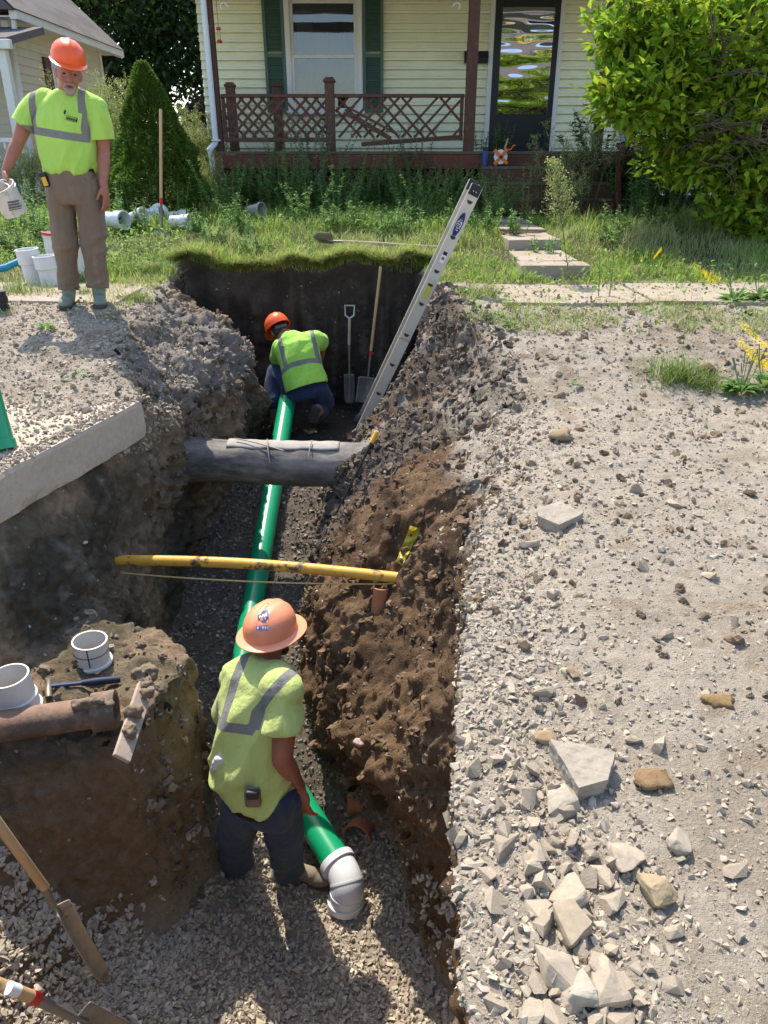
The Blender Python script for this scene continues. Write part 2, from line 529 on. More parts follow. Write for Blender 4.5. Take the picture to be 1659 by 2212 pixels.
disp += rightw * (0.10 * n_big + 0.05 * n_mid + 0.028 * n_fin + 0.05 * (rid2 - 0.5) * steep + 0.016 * fbm(Pf, 48, 3, 37) + 0.008 * fbm(Pf, 110, 2, 38))
clump = np.maximum(0, fbm(Pf, 11, 3, 91)) ** 1.4
disp += rightw * (0.06 * clump) * (1 - sstep(13.2, 13.9, C_) * 0.5)
lw_top = 1 - sstep(-.75, -.5, Z) * (1 - sstep(4.3, 4.6, Y)) * .75
disp += leftw * (1 - backw) * lw_top * (0.06 * n_big + 0.045 * n_mid + 0.028 * n_fin + .010 * fbm(Pf, 55, 3, 36))
disp += leftw * bank * (0.06 * n_mid + 0.03 * n_fin + 0.07 * clump + .012 * fbm(Pf, 48, 3, 37))
disp += floor_ * (0.035 * n_big + 0.03 * n_mid + 0.012 * n_fin)
stri = vnoise(np.stack([X * 26, Y * 3, Z * 1.4], 1), 5)
stri3 = vnoise(np.stack([X * 9, Y * 3, Z * .8], 1), 8)
disp += backw * (0.02 * stri + 0.035 * stri3 + 0.04 * n_big + 0.012 * n_fin)
stri2 = vnoise(np.stack([X * 4, Y * 22, Z * 1.2], 1), 6)
disp += leftw * steep * 0.010 * stri2
V = Pf + nrm * disp[:, None]
lipm = sstep(7.93, 8.0, Y) * (1 - sstep(8.15, 8.5, Y)) * sstep(3.6, 4.3, C_) * (1 - sstep(13.7, 14.4, C_))
V[:, 2] += lipm * (.11 * fbm(np.stack([X, 0 * X, 0 * X], 1), 3.1, 4, 78) - .01)
cb_ = np.array(P(770, 1000, y=5.10)); gg = np.exp(-((Pf - cb_) ** 2).sum(1) / .05) * rightw
V[:, 0] -= .13 * gg; V[:, 1] -= .06 * gg
V[:, 1] += sstep(7.85, 8.0, Y) * (1 - sstep(8.2, 8.7, Y)) * intrench.clip(0, 1).max() * sstep(3.8, 4.3, C_) * (1 - sstep(13.7, 14.2, C_)) * 0.12 * fbm(np.stack([X, 0 * X, Z * .5], 1), 2.4, 4, 77)
# ----- colours of the ground (albedo mostly by what the ground is made of)
def mixc(a, b, f):
    return a * (1 - f[:, None]) + np.asarray(b)[None, :] * f[:, None]
n1 = fbm(Pf, 2.2, 4, 61); n2 = fbm(Pf, 9, 4, 71); n3 = fbm(Pf, 30, 3, 81)
C = np.tile(np.array([0.40, 0.345, 0.27]), (len(Pf), 1))
C = mixc(C, (0.33, 0.27, 0.2), sstep(0.0, 0.5, n1) * 0.8)
C = mixc(C, (0.24, 0.165, 0.09), sstep(0.25, 0.5, n2) * 0.45)
C = mixc(C, (0.46, 0.395, 0.305), (1 - sstep(.0, .7, np.abs(X - 0.35))) * roadm * .7)
C = mixc(C, (0.20, 0.16, 0.115), sstep(4.3, 5.0, Y) * (1 - sstep(5.8, 6.1, Y)) * 0.5 * sstep(-.2, .4, n2))
C = mixc(C, (0.09, 0.075, 0.045), yard * 0.95)
soil = np.tile(np.array([0.17, 0.108, 0.062]), (len(Pf), 1))
soil = mixc(soil, (0.075, 0.05, 0.032), sstep(-0.1, 0.5, n1))
soil = mixc(soil, (0.24, 0.165, 0.10), sstep(0.2, 0.6, n2) * 0.7)
C = C * (1 - rightw[:, None]) + soil * rightw[:, None]
upper = rightw * sstep(-0.60, -0.50, Z + 0.08 * n1) * (1 - sstep(4.6, 5.4, Y))
C = mixc(C, (0.42, 0.37, 0.295), upper * 0.9)
rbank = rightw * sstep(4.3, 4.7, Y)
C = mixc(C, (0.12, 0.098, 0.078), rbank * sstep(-0.35, 0.15, n1 + .4 * n2) * 0.9)
C = mixc(C, (0.33, 0.285, 0.235), rbank * sstep(0.0, 0.35, -n1 + 0.5 * n2) * 0.8)
lw = np.tile(np.array([0.19, 0.15, 0.095]), (len(Pf), 1))
lw = mixc(lw, (0.085, 0.072, 0.05), sstep(-0.15, 0.35, n1))
lw = mixc(lw, (0.31, 0.22, 0.14), sstep(0.0, 0.35, -n1 + 0.35 * n2) * 0.9)
lw = mixc(lw, (0.25, 0.22, 0.18), sstep(.15, .5, n2) * .45)
lw *= (1 + .25 * n3)[:, None]
C = C * (1 - leftw[:, None]) + lw * leftw[:, None]
C = mixc(C, (0.27, 0.235, 0.2), leftw * sstep(4.5, 4.9, Y) * sstep(-0.75, -0.4, Z + 0.15 * n1) * (1 - sstep(6.5, 6.9, Y)))
C = mixc(C, (0.25, 0.17, 0.10), leftw * (1 - sstep(2.6, 2.9, Y)) * (1 - sstep(-1.3, -1.1, Z)) * .85)
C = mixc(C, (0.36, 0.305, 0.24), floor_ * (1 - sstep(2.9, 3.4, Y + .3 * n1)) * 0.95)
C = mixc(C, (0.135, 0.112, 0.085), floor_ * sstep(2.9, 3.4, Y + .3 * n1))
C = mixc(C, (0.055, 0.045, 0.037), np.clip(backw + intrench * sstep(6.2, 6.7, Y) * sstep(6.0, 8.0, C_) * (1 - sstep(10.5, 11.5, C_)) + intrench * sstep(7.0, 7.5, Y), 0, 1) * 0.95)  # dark wet soil; far floor also darkened to stand in for shade
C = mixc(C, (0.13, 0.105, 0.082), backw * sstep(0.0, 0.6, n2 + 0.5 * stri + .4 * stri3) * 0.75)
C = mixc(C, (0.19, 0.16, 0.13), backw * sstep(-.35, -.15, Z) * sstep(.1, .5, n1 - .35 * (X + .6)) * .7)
C *= (1 + 0.16 * n3)[:, None]
for (q0, q1, wd_) in ((P(1596, 740, z=-.22), P(1675, 806, z=-.28), .032),):       # yellow marking paint on the dirt
    dq = np.array(q1 - q0)[:2]; tq = np.clip(((Pf[:, :2] - np.array(q0)[:2]) @ dq) / (dq @ dq), 0, 1)
    dist = np.linalg.norm(Pf[:, :2] - (np.array(q0)[:2] + tq[:, None] * dq), axis=1)
    C = mixc(C, (.70, .52, .03), (1 - sstep(wd_ * .6, wd_ * 1.3, dist + .03 * n3)) * .75)
C = np.clip(C, 0.012, 0.7)
ij = np.arange(NR * NC).reshape(NR, NC)
F = np.stack([ij[:-1, :-1], ij[:-1, 1:], ij[1:, 1:], ij[1:, :-1]], -1).reshape(-1, 4)
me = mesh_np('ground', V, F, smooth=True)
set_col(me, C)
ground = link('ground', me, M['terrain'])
tag(ground, 'dusty gravel road and lawn with a deep sewer trench dug through', kind='structure')
GV = V.reshape(NR, NC, 3)
# cell centres, areas and normals for scattering
c00, c01, c11, c10 = GV[:-1, :-1], GV[:-1, 1:], GV[1:, 1:], GV[1:, :-1]
cellN = np.cross(c11 - c00, c10 - c01)
cellA = 0.5 * np.linalg.norm(cellN, axis=2)
cellN = -cellN / np.maximum(2 * cellA[..., None], 1e-12)
cellN = np.where(cellN[..., 2:3] < -0.15, cellN, cellN)
if np.mean(cellN[..., 2]) < 0: cellN = -cellN
cellP = (c00 + c11) / 2
cellC = (CF[:-1, :-1] + CF[1:, 1:]) / 2
GBVH = BVHTree.FromPolygons(V.tolist(), F.tolist())

def gz(x, y):
    """height of the ground under (x, y), from above"""
    h = GBVH.ray_cast(Vector((x, y, 6)), Vector((0, 0, -1)))
    return h[0].z if h[0] is not None else zroad(y)

def gpix(u, v):
    """point and normal of the ground seen at a pixel"""
    p = P(u, v, d=1.0)
    o = Vector((0, 0, CAM_Z))
    h = GBVH.ray_cast(o, (p - o).normalized())
    return h[0], h[1]

def scatter(weight, n, rng):
    """n random points on the terrain, density following weight(x, y, z, col, normal)"""
    w = weight(cellP[..., 0], cellP[..., 1], cellP[..., 2], cellC, cellN) * cellA
    w = np.clip(w.ravel(), 0, None)
    cs = np.cumsum(w)
    if cs[-1] <= 0: return np.zeros((0, 3)), np.zeros((0, 3))
    idx = np.searchsorted(cs, rng.random(n) * cs[-1])
    idx = np.minimum(idx, len(cs) - 1)
    r, c = np.unravel_index(idx, cellA.shape)
    a, b = rng.random((n, 1)), rng.random((n, 1))
    p = (c00[r, c] * (1 - a) * (1 - b) + c01[r, c] * a * (1 - b) + c11[r, c] * a * b + c10[r, c] * (1 - a) * b)
    return p, cellN[r, c]

# ------------------------------------------------------------------ stones and clods
def ico_base(sub):
    bm = bmesh.new()
    bmesh.ops.create_icosphere(bm, subdivisions=sub, radius=1)
    v = np.array([p.co[:] for p in bm.verts]); f = np.array([[q.index for q in p.verts] for p in bm.faces])
    bm.free()
    return v, f
ICO1, ICO2, ICO3 = ico_base(1), ico_base(2), ico_base(3)
def stone_variants(base, k, rng, rough=0.22, cut=3):
    out = []
    for i in range(k):
        v = base[0].copy()
        v *= rng.uniform(1 - rough * 1.3, 1 + rough * .8, (len(v), 1)) if len(v) < 20 else 1.0
        v *= 1 + rough * fbm(v, 1.3, 2, 100 + i)[:, None] * 1.5
        for c in range(cut):                          # break flat faces off
            d = rng.normal(size=3); d /= np.linalg.norm(d)
            lim = rng.uniform(0.28, 0.6)
            dd = v @ d
            v = v - np.outer(np.maximum(dd - lim, 0), d)
        v *= np.array([1.15, rng.uniform(.7, 1.0), rng.uniform(.45, .8)])
        out.append(v)
    return np.array(out)
def rand_rot(n, rng):
    q = rng.normal(size=(n, 4)); q /= np.linalg.norm(q, axis=1, keepdims=True)
    w, x, y, z = q.T
    return np.stack([np.stack([1 - 2 * (y * y + z * z), 2 * (x * y - z * w), 2 * (x * z + y * w)], -1),
                     np.stack([2 * (x * y + z * w), 1 - 2 * (x * x + z * z), 2 * (y * z - x * w)], -1),
                     np.stack([2 * (x * z - y * w), 2 * (y * z + x * w), 1 - 2 * (x * x + y * y)], -1)], 1)
def hull_rocks(k, npts, rng, sub_=0, flat=(.5, .85)):
    """angular broken stones: convex hulls of random points"""
    out = []
    for i in range(k):
        bm = bmesh.new()
        q = rng.normal(size=(npts, 3)); q /= np.linalg.norm(q, axis=1, keepdims=True)
        q *= rng.uniform(.72, 1.08, (npts, 1)) * np.array([1.15, rng.uniform(.7, 1.0), rng.uniform(*flat)])
        for p in q: bm.verts.new(p)
        r = bmesh.ops.convex_hull(bm, input=bm.verts)
        bmesh.ops.delete(bm, geom=[v for v in bm.verts if not v.link_faces], context='VERTS')
        if sub_:
            bmesh.ops.subdivide_edges(bm, edges=bm.edges[:], cuts=sub_, use_grid_fill=True)
            bmesh.ops.smooth_vert(bm, verts=bm.verts[:], factor=.4, use_axis_x=True, use_axis_y=True, use_axis_z=True)
        bmesh.ops.triangulate(bm, faces=bm.faces[:])
        bm.verts.index_update()
        v = np.array([p.co[:] for p in bm.verts]); f = np.array([[w.index for w in p.verts] for p in bm.faces]); bm.free()
        if sub_:
            v = v * (1 + .09 * fbm(v, 2.0, 3, 300 + i) + .06 * fbm(v, 5, 3, 330 + i))[:, None]
        out.append((v, f))
    return out
def scatter_rocks(name, pts, nrms, size, cols, mat, base, variants, rng, sink=0.25, smooth=False, label=None):
    n = len(pts)
    var = variants if isinstance(variants, list) else [(v, base[1]) for v in variants]
    vi = rng.integers(0, len(var), n)
    Rm = rand_rot(n, rng)
    VV, FF, CC, off = [], [], [], 0
    for k, (v, f) in enumerate(var):
        m = np.where(vi == k)[0]
        if not len(m): continue
        vv = np.einsum('nij,kj->nki', Rm[m], v) * size[m][:, None, None]
        vv = vv + (pts[m] + nrms[m] * (size[m] * (0.5 - sink))[:, None])[:, None, :]
        FF.append((f[None] + (np.arange(len(m)) * len(v))[:, None, None]).reshape(-1, 3) + off)
        VV.append(vv.reshape(-1, 3)); CC.append(np.repeat(cols[m], len(v), 0)); off += len(m) * len(v)
    me = mesh_np(name, np.concatenate(VV), np.concatenate(FF), smooth)
    set_col(me, np.concatenate(CC))
    o = link(name, me, mat)
    tag(o, label, kind='stuff')
    return o
def rock_cols(n, rng, base, spread=0.12, tint=0.018):
    b = np.tile(np.array(base), (n, 1))
    b *= (1 + spread * rng.normal(size=(n, 1)))
    b *= (1 + tint * rng.normal(size=(n, 3)))
    return np.clip(b, 0.02, 0.75)
rng = np.random.default_rng(21)
SV1 = stone_variants(ICO1, 14, rng, 0.2, 2)
SV1 = hull_rocks(16, 9, rng)
SV2 = hull_rocks(14, 13, rng, 0, (.5, .9))
SV3 = hull_rocks(14, 15, rng, 4, (.55, .95))
CV2 = stone_variants(ICO2, 12, rng, 0.7, 0)
CV2 = CV2 * (1 + 0.35 * fbm(CV2.reshape(-1, 3), 2.6, 2, 9).reshape(12, -1, 1))
def sizes(n, rng, lo, hi, pw=2.5):
    return lo + (hi - lo) * rng.random(n) ** pw

# pebbles pressed into the right-hand road surface
def w_road(x, y, z, c, nn):
    return ((c > 13.9) & (x < 4.5) & (y > 0.75) & (y < 5.6)) * (1.0 / (0.4 + np.maximum(y - 0.6, 0) ** 1.3)) * np.clip(1.4 - 0.3 * np.maximum(x - 0.4, 0), 0.25, 2)
p, nn = scatter(w_road, 34000, rng)
scatter_rocks('gravel', p, nn, sizes(len(p), rng, 0.0022, 0.014, 6.0), rock_cols(len(p), rng, (0.36, 0.302, 0.228)), M['stone'], ICO1, SV1, rng, 0.42, label='fine grey gravel strewn over the dusty road')
# crumbs along the right lip
def w_lip(x, y, z, c, nn):
    return ((c > 12.9) & (c < 15.1) & (y > 0.7) & (y < 4.6)) * np.exp(-((c - 14.1) / 0.5) ** 2)
p, nn = scatter(w_lip, 7500, rng)
scatter_rocks('gravel', p, nn, sizes(len(p), rng, 0.003, 0.02, 5), rock_cols(len(p), rng, (0.37, 0.315, 0.245)), M['stone'], ICO1, SV1, rng, 0.42, label='pale crumbled stone along the cut edge of the road')
# rubble heap along the lip
hp0, hp1 = gpix(1110, 1480)[0], gpix(1260, 2230)[0]
def w_heap(x, y, z, c, nn):
    t = np.clip(((x - hp0.x) * (hp1.x - hp0.x) + (y - hp0.y) * (hp1.y - hp0.y)) / ((hp1.x - hp0.x) ** 2 + (hp1.y - hp0.y) ** 2), -.5, 1.4)
    d2 = (x - hp0.x - t * (hp1.x - hp0.x)) ** 2 + (y - hp0.y - t * (hp1.y - hp0.y)) ** 2
    return (c > 13.9) * (np.exp(-d2 / .03) + .12 * np.exp(-d2 / .5)) * (y > .7) * (y < 3.6)
p, nn = scatter(w_heap, 5200, rng)
scatter_rocks('gravel', p, nn, sizes(len(p), rng, 0.004, 0.022, 3.6), rock_cols(len(p), rng, (0.36, 0.31, 0.24), .14), M['stone'], ICO1, SV1, rng, 0.45, label='broken rubble heaped along the edge of the road')
# coarser gravel over the far road and the bare strip before the sidewalk
def w_far(x, y, z, c, nn):
    return (c > 13.95) * (x < 4.8) * (y > 2.6) * (y < 6.2) * (.35 + np.clip(fbm(np.stack([x.ravel(), y.ravel(), 0 * x.ravel()], 1), 1.3, 3, 66).reshape(x.shape) + .3, 0, 1))
p, nn = scatter(w_far, 11000, rng)
scatter_rocks('gravel', p, nn, sizes(len(p), rng, 0.004, 0.024, 4.0), rock_cols(len(p), rng, (0.34, 0.29, 0.23), .18), M['stone'], ICO1, SV1, rng, 0.4, label='scattered stones over the far road and bare strip')
# crushed stone bedding on the floor of the trench
def w_bed(x, y, z, c, nn):
    return ((c > 6.6) & (c < 11.2) & (z < -1.33) & (y > 1.45) & (y < 3.05) & (nn[..., 2] > 0.5) & ~((y > 2.16) & (c < 7.9) & (z > -1.95))) * (1 - sstep(2.7, 3.05, y) * .6) * np.where(x < -.9, 2.2, 1.0)
p, nn = scatter(w_bed, 21000, rng)
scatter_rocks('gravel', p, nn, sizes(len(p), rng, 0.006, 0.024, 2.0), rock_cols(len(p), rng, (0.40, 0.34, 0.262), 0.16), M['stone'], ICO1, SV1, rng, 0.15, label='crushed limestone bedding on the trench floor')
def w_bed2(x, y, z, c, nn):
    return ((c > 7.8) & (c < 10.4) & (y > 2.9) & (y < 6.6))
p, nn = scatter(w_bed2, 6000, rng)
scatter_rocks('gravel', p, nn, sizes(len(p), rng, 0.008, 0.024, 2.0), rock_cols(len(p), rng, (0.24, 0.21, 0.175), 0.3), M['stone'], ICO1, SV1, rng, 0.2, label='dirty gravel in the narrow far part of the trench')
# left bank and left road gravel
def w_left(x, y, z, c, nn):
    return ((c < 5.0) & (c > 1.5) & (x > -4.6) & (y > 4.2) & (y < 6.1))
p, nn = scatter(w_left, 14000, rng)
scatter_rocks('gravel', p, nn, sizes(len(p), rng, 0.004, 0.024, 4.0), rock_cols(len(p), rng, (0.39, 0.325, 0.24), 0.16), M['stone'], ICO1, SV1, rng, 0.3, label='loose gravel and crumbs over the left bank')
# white flecks of stone in the trench walls
def w_fleck(x, y, z, c, nn):
    return ((c > 4.2) & (c < 13.8) & (y > 0.8) & (y < 7.98)) * 1.0
p, nn = scatter(w_fleck, 2600, rng)
scatter_rocks('gravel', p, nn, sizes(len(p), rng, 0.004, 0.016, 2.5), rock_cols(len(p), rng, (0.36, 0.32, 0.27), 0.3), M['stone'], ICO1, SV1, rng, 0.45, label='small stones stuck in the trench walls')
# clods of soil down the right bank
def w_clod(x, y, z, c, nn):
    return ((c > 9.9) & (c < 14.3) & (y > 2.3) & (y < 7.0)) * np.where(y > 4.4, 2.2, 0.9)
p, nn = scatter(w_clod, 13000, rng)
mixv = fbm(p, 1.7, 3, 61)
cl = rock_cols(len(p), rng, (0.155, 0.105, 0.065), 0.25)
cl = np.where((p[:, 1:2] > 4.4), rock_cols(len(p), rng, (0.15, 0.122, 0.095), 0.35), cl)
scatter_rocks('soil_clods', p, nn, sizes(len(p), rng, 0.003, 0.034, 7), np.clip(cl, .02, .5), M['clod'], ICO2, CV2, rng, 0.38, smooth=False, label='crumbling brown clods down the right trench wall')
def w_clodl(x, y, z, c, nn):
    return (((c > 3.6) & (c < 6.3) & (y > 4.4) & (y < 7.4)) * 1.0 + ((c > 6.0) & (c < 8.0) & (y > 2.4) & (y < 3.5)) * 0.8)
p, nn = scatter(w_clodl, 3600, rng)
scatter_rocks('soil_clods', p, nn, sizes(len(p), rng, 0.004, 0.03, 5.5), rock_cols(len(p), rng, (0.19, 0.155, 0.115), 0.3), M['clod'], ICO2, CV2, rng, 0.38, smooth=False, label='dark crumbs of soil on the left bank and ledge')
# crumbs on the road far side (dark) and boulevard
def w_blvd(x, y, z, c, nn):
    return ((c > 13.9) & (x < 4.5) & (y > 1.8) & (y < 6.1)) * 1.0
p, nn = scatter(w_blvd, 2600, rng)
scatter_rocks('soil_clods', p, nn, sizes(len(p), rng, 0.004, 0.026, 4.5), rock_cols(len(p), rng, (0.22, 0.165, 0.11), 0.25), M['clod'], ICO2, CV2, rng, 0.35, smooth=False, label='brown soil crumbs scattered over the road')
# ------------------------------------------------------------------ cut concrete slab of the road on the left, sidewalk, walk and step
def slab_mesh(name, outline, ztop, thick, mat, parent=None, seed=0, nz=10, step=0.02, rough=0.006, chip=0.012):
    """thick plate with finely divided, slightly broken cut faces"""
    pts = []
    n = len(outline)
    for i in range(n):
        a, b = Vector(outline[i]), Vector(outline[(i + 1) % n])
        k = max(1, min(120, int((b - a).length / step)))
        for j in range(k): pts.append(a + (b - a) * (j / k))
    m = len(pts)
    vs = []
    cx = sum(p.x for p in pts) / m; cy = sum(p.y for p in pts) / m
    for iz in range(nz + 1):
        t = iz / nz
        for p in pts:
            vs.append((p.x, p.y, ztop(p.x, p.y) - thick * t))
    vs = np.array(vs)
    d = np.stack([vs[:, 0] - cx, vs[:, 1] - cy], 1); d /= np.linalg.norm(d, axis=1, keepdims=True) + 1e-9
    off = rough * fbm(vs, 40, 3, seed) + chip * fbm(vs, 7, 2, seed + 3)
    tt = np.repeat(np.linspace(0, 1, nz + 1), m)
    off -= 0.02 * np.clip(tt - 0.8, 0, 1) * 5 * (0.5 + fbm(vs, 9, 2, seed + 5))
    off -= 0.012 * (tt < 0.05)
    vs[:, :2] += d * off[:, None]
    f = []
    for iz in range(nz):
        for k in range(m):
            a = iz * m + k; b = iz * m + (k + 1) % m
            f.append((a, a + m, b + m, b))
    q = np.array(f)
    me = bpy.data.meshes.new(name)
    me.from_pydata(vs.tolist(), [], q.tolist() + [list(range(m))[::-1], list(range(nz * m, nz * m + m))])
    bm = bmesh.new(); bm.from_mesh(me); bmesh.ops.recalc_face_normals(bm, faces=bm.faces); bm.to_mesh(me); bm.free()
    return link(name, me, mat, parent)
zt = lambda x, y: float(np.interp(y, [1.0, 3.3, 4.45], [-0.36, -0.30, -0.285]))
o = slab_mesh('road_slab', [(-1.49, 4.42, 0), (-1.56, 4.16, 0), (-1.83, 3.32, 0), (-2.03, 2.4, 0), (-2.2, 1.0, 0), (-5, 1.0, 0), (-5, 4.2, 0), (-1.9, 4.5, 0)], zt, 0.23, M['asphalt_cut'], seed=3)
tag(o, 'pale cut slab of road pavement above the left trench wall', kind='structure')
# rubble lying over that slab
rng = np.random.default_rng(5)
n = 9000
px = -1.5 - 2.4 * rng.random(n) ** 1.5; py = 2.3 + 2.2 * rng.random(n)
edge = np.interp(py, [1.0, 2.4, 3.32, 4.16, 4.42], [-2.2, -2.03, -1.83, -1.56, -1.49])
px = np.minimum(px, edge - 0.015 - 0.10 * rng.random(n))
pz = np.array([zt(0, b) for b in py])
pp = np.stack([px, py, pz], 1)
scatter_rocks('gravel', pp, np.tile([0, 0, 1.0], (n, 1)), sizes(n, rng, 0.004, 0.022, 2.8), rock_cols(n, rng, (0.36, 0.305, 0.235), 0.16, 0.02), M['stone'], ICO1, SV1, rng, 0.3, label='crumbs of gravel on top of the cut road slab')

sw = bpy.data.objects.new('sidewalk', None); COL.objects.link(sw); tag(sw, 'dusty concrete sidewalk slabs crossing behind the trench', kind='structure')
def walk_slab(x0, x1, y0, y1, z, parent, seed):
    m = MB(); nx, ny = 8, 6
    zz = lambda x, y: z + 0.006 * math.sin(x * 3 + seed) + 0.004 * math.cos(y * 5 + seed)
    top = [(x0 + (x1 - x0) * i / nx, y0 + (y1 - y0) * j / ny) for j in range(ny + 1) for i in range(nx + 1)]
    vs = [(a, b, zz(a, b)) for a, b in top] + [(x0, y0, z - .1), (x1, y0, z - .1), (x1, y1, z - .1), (x0, y1, z - .1)]
    W = nx + 1
    fs = [(j * W + i, j * W + i + 1, (j + 1) * W + i + 1, (j + 1) * W + i) for j in range(ny) for i in range(nx)]
    b = len(top)
    fs += [tuple([b, b + 1] + [i for i in range(nx, -1, -1)]), tuple([b + 2, b + 3] + [ny * W + i for i in range(0, nx + 1)]),
           tuple([b + 3, b] + [j * W for j in range(0, ny + 1)]), tuple([b + 1, b + 2] + [j * W + nx for j in range(ny, -1, -1)])]
    m.add(vs, fs)
    return m.build('slab', M['sidewalk'], parent, bevel=0.006)
M['sidewalk'] = mk('sidewalk_concrete', (0.36, 0.30, 0.235, 1), rough=0.95, var=0.2, vscale=7, bump=0.5, bscale=60, spots=((0.3, 0.24, 0.17, 1), 3.5, 0.5, 0.15), spec=0.15)
for i, x in enumerate((0.95, 2.17, 3.39, 4.61, 5.83)): walk_slab(x, x + 1.2, 6.08, 7.02, 0.012 if i else 0.008, sw, i)
for i, x in enumerate((-3.34, -4.56, -5.78)): walk_slab(x, x + 1.2, 6.12, 7.06, 0.014, sw, 5 + i)
n = 3000                                              # dirt tracked over the sidewalk
px = np.where(rng.random(n) < .75, rng.uniform(.7, 6, n), rng.uniform(-5.5, -2.1, n)); py = rng.uniform(6.0, 7.1, n); kk = fbm(np.stack([px, py, 0 * px], 1), 2.2, 3, 3) > -.1
px, py = px[kk], py[kk]; n = len(px)
scatter_rocks('gravel', np.stack([px, py, np.full(n, .016)], 1), np.tile([0, 0, 1.0], (n, 1)), sizes(n, rng, 0.003, 0.02, 4), rock_cols(n, rng, (0.26, 0.205, 0.145), 0.25, 0.02), M['stone'], ICO1, SV1, rng, 0.4, label='dirt crumbs tracked over the sidewalk slabs')
hw = bpy.data.objects.new('front_walk', None); COL.objects.link(hw); tag(hw, 'concrete front walk leading to the porch steps', kind='structure')
stp = MB(); a = P(1125, 592, y=7.32); b = P(1275, 592, y=7.32)
stp.box(((a.x + b.x) / 2, 7.47, 0.045), (b.x - a.x, 0.3, 0.17)); stp.build('step', M['sidewalk'], hw, bevel=0.012)
for i, (y0, y1, z) in enumerate(((7.63, 8.45, 0.135), (8.47, 9.3, 0.235), (9.32, 10.2, 0.265), (10.22, 11.2, 0.272))):
    walk_slab(a.x + 0.05, b.x - 0.05, y0, y1, z, hw, 20 + i)

# ------------------------------------------------------------------ yellow house with the porch
M['siding'] = mk('yellow_siding', (0.86, 0.84, 0.61, 1), rough=0.55, var=0.06, vscale=4, spec=0.3, spots=((0.78, 0.76, 0.56, 1), 2.5, 0.55, 0.2))
M['shutter'] = mk('green_shutter', (0.075, 0.135, 0.10, 1), rough=0.55, var=0.12, vscale=15, spots=((0.2, 0.3, 0.24, 1), 25, 0.7, 0.05))
M['trim'] = mk('white_trim', (0.72, 0.71, 0.66, 1), rough=0.5, var=0.07, vscale=10)
M['brownwood'] = mk('brown_stained_wood', (0.105, 0.045, 0.028, 1), rough=0.7, var=0.3, vscale=14, bump=0.3, bscale=40, spots=((0.17, 0.12, 0.09, 1), 9, 0.58, 0.15))
M['deck'] = mk('worn_deck_wood', (0.14, 0.10, 0.075, 1), rough=0.8, var=0.3, vscale=12, bump=0.4, bscale=40)
M['redwood'] = mk('red_fascia', (0.15, 0.042, 0.028, 1), rough=0.65, var=0.3, vscale=10, bump=0.2, bscale=30)
M['door'] = mk('black_door', (0.012, 0.013, 0.017, 1), rough=0.4, var=0.15)
M['roofing'] = mk('asphalt_shingle', (0.12, 0.105, 0.1, 1), rough=0.95, var=0.25, vscale=40, bump=0.5, bscale=80, objvar=0.22)
M['downspout'] = mk('white_downspout', (0.70, 0.73, 0.76, 1), rough=0.4, var=0.05)
M['curtain'] = mk('lace_curtain', (0.6, 0.58, 0.52, 1), rough=0.9, var=0.15, vscale=12, transl=0.3)
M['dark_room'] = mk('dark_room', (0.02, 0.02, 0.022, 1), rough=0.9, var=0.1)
def glass_mat(name, tint, wav, sc, rough=0.03, trans=0.0, dist=0.02):
    m = bpy.data.materials.new(name); m.use_nodes = True
    nt = m.node_tree; N, L = nt.nodes, nt.links
    pr = N['Principled BSDF']
    pr.inputs['Base Color'].default_value = tint; pr.inputs['Roughness'].default_value = rough
    pr.inputs['Specular IOR Level'].default_value = 1.0; pr.inputs['IOR'].default_value = 1.9
    tc = N.new('ShaderNodeTexCoord'); mp = N.new('ShaderNodeMapping'); mp.inputs['Scale'].default_value = sc
    ns = N.new('ShaderNodeTexNoise'); ns.inputs['Scale'].default_value = 1; ns.inputs['Detail'].default_value = 1
    L.new(tc.outputs['Object'], mp.inputs[0]); L.new(mp.outputs[0], ns.inputs['Vector'])
    bu = N.new('ShaderNodeBump'); bu.inputs['Strength'].default_value = wav; bu.inputs['Distance'].default_value = dist
    L.new(ns.outputs['Fac'], bu.inputs['Height']); L.new(bu.outputs[0], pr.inputs['Normal'])
    if trans:
        tp = N.new('ShaderNodeBsdfTransparent'); tp.inputs[0].default_value = (0.8, 0.82, 0.82, 1)
        ms = N.new('ShaderNodeMixShader'); ms.inputs[0].default_value = trans
        L.new(pr.outputs[0], ms.inputs[1]); L.new(tp.outputs[0], ms.inputs[2]); L.new(ms.outputs[0], N['Material Output'].inputs[0])
    return m
M['pane'] = glass_mat('window_glass', (0.02, 0.022, 0.024, 1), 0.15, (1.2, 1, 2.0), trans=0.55)
M['door_pane'] = glass_mat('wavy_door_glass', (0.015, 0.02, 0.018, 1), 0.5, (1.1, 1, 4.5), trans=0.0, dist=0.05)
M['door_pane'].node_tree.nodes['Principled BSDF'].inputs['IOR'].default_value = 3.0
YW, YP = 14.1, 12.2
FZ = 1.10
house = thing('house', 'pale yellow clapboard house with green shutters and a brown lattice porch', 'house', (0.6, YW, 0.27))
def pw(u, v, y=YW): return P(u, v, y=y)
XL, XR = -2.98, 4.6
win_l, win_r = pw(618, 120).x, pw(783, 120).x
win_b, win_t = pw(700, 248).z, FZ + 2.25
door_l, door_r = pw(1062, 150).x, pw(1200, 150).x
door_t = FZ + 2.2
m = MB(); m.box(((XL + XR) / 2, YW + 0.16, 1.9), (XR - XL, 0.2, 3.3)); m.build('wall', M['siding'], house)
m = MB(); m.box((XL + 0.1, YW + 4, 1.9), (0.2, 7.6, 3.3)); m.build('side_wall', M['siding'], house)
m = MB(); m.box((XR - 0.1, YW + 4, 1.9), (0.2, 7.6, 3.3)); m.build('side_wall', M['siding'], house)
ph = 0.128
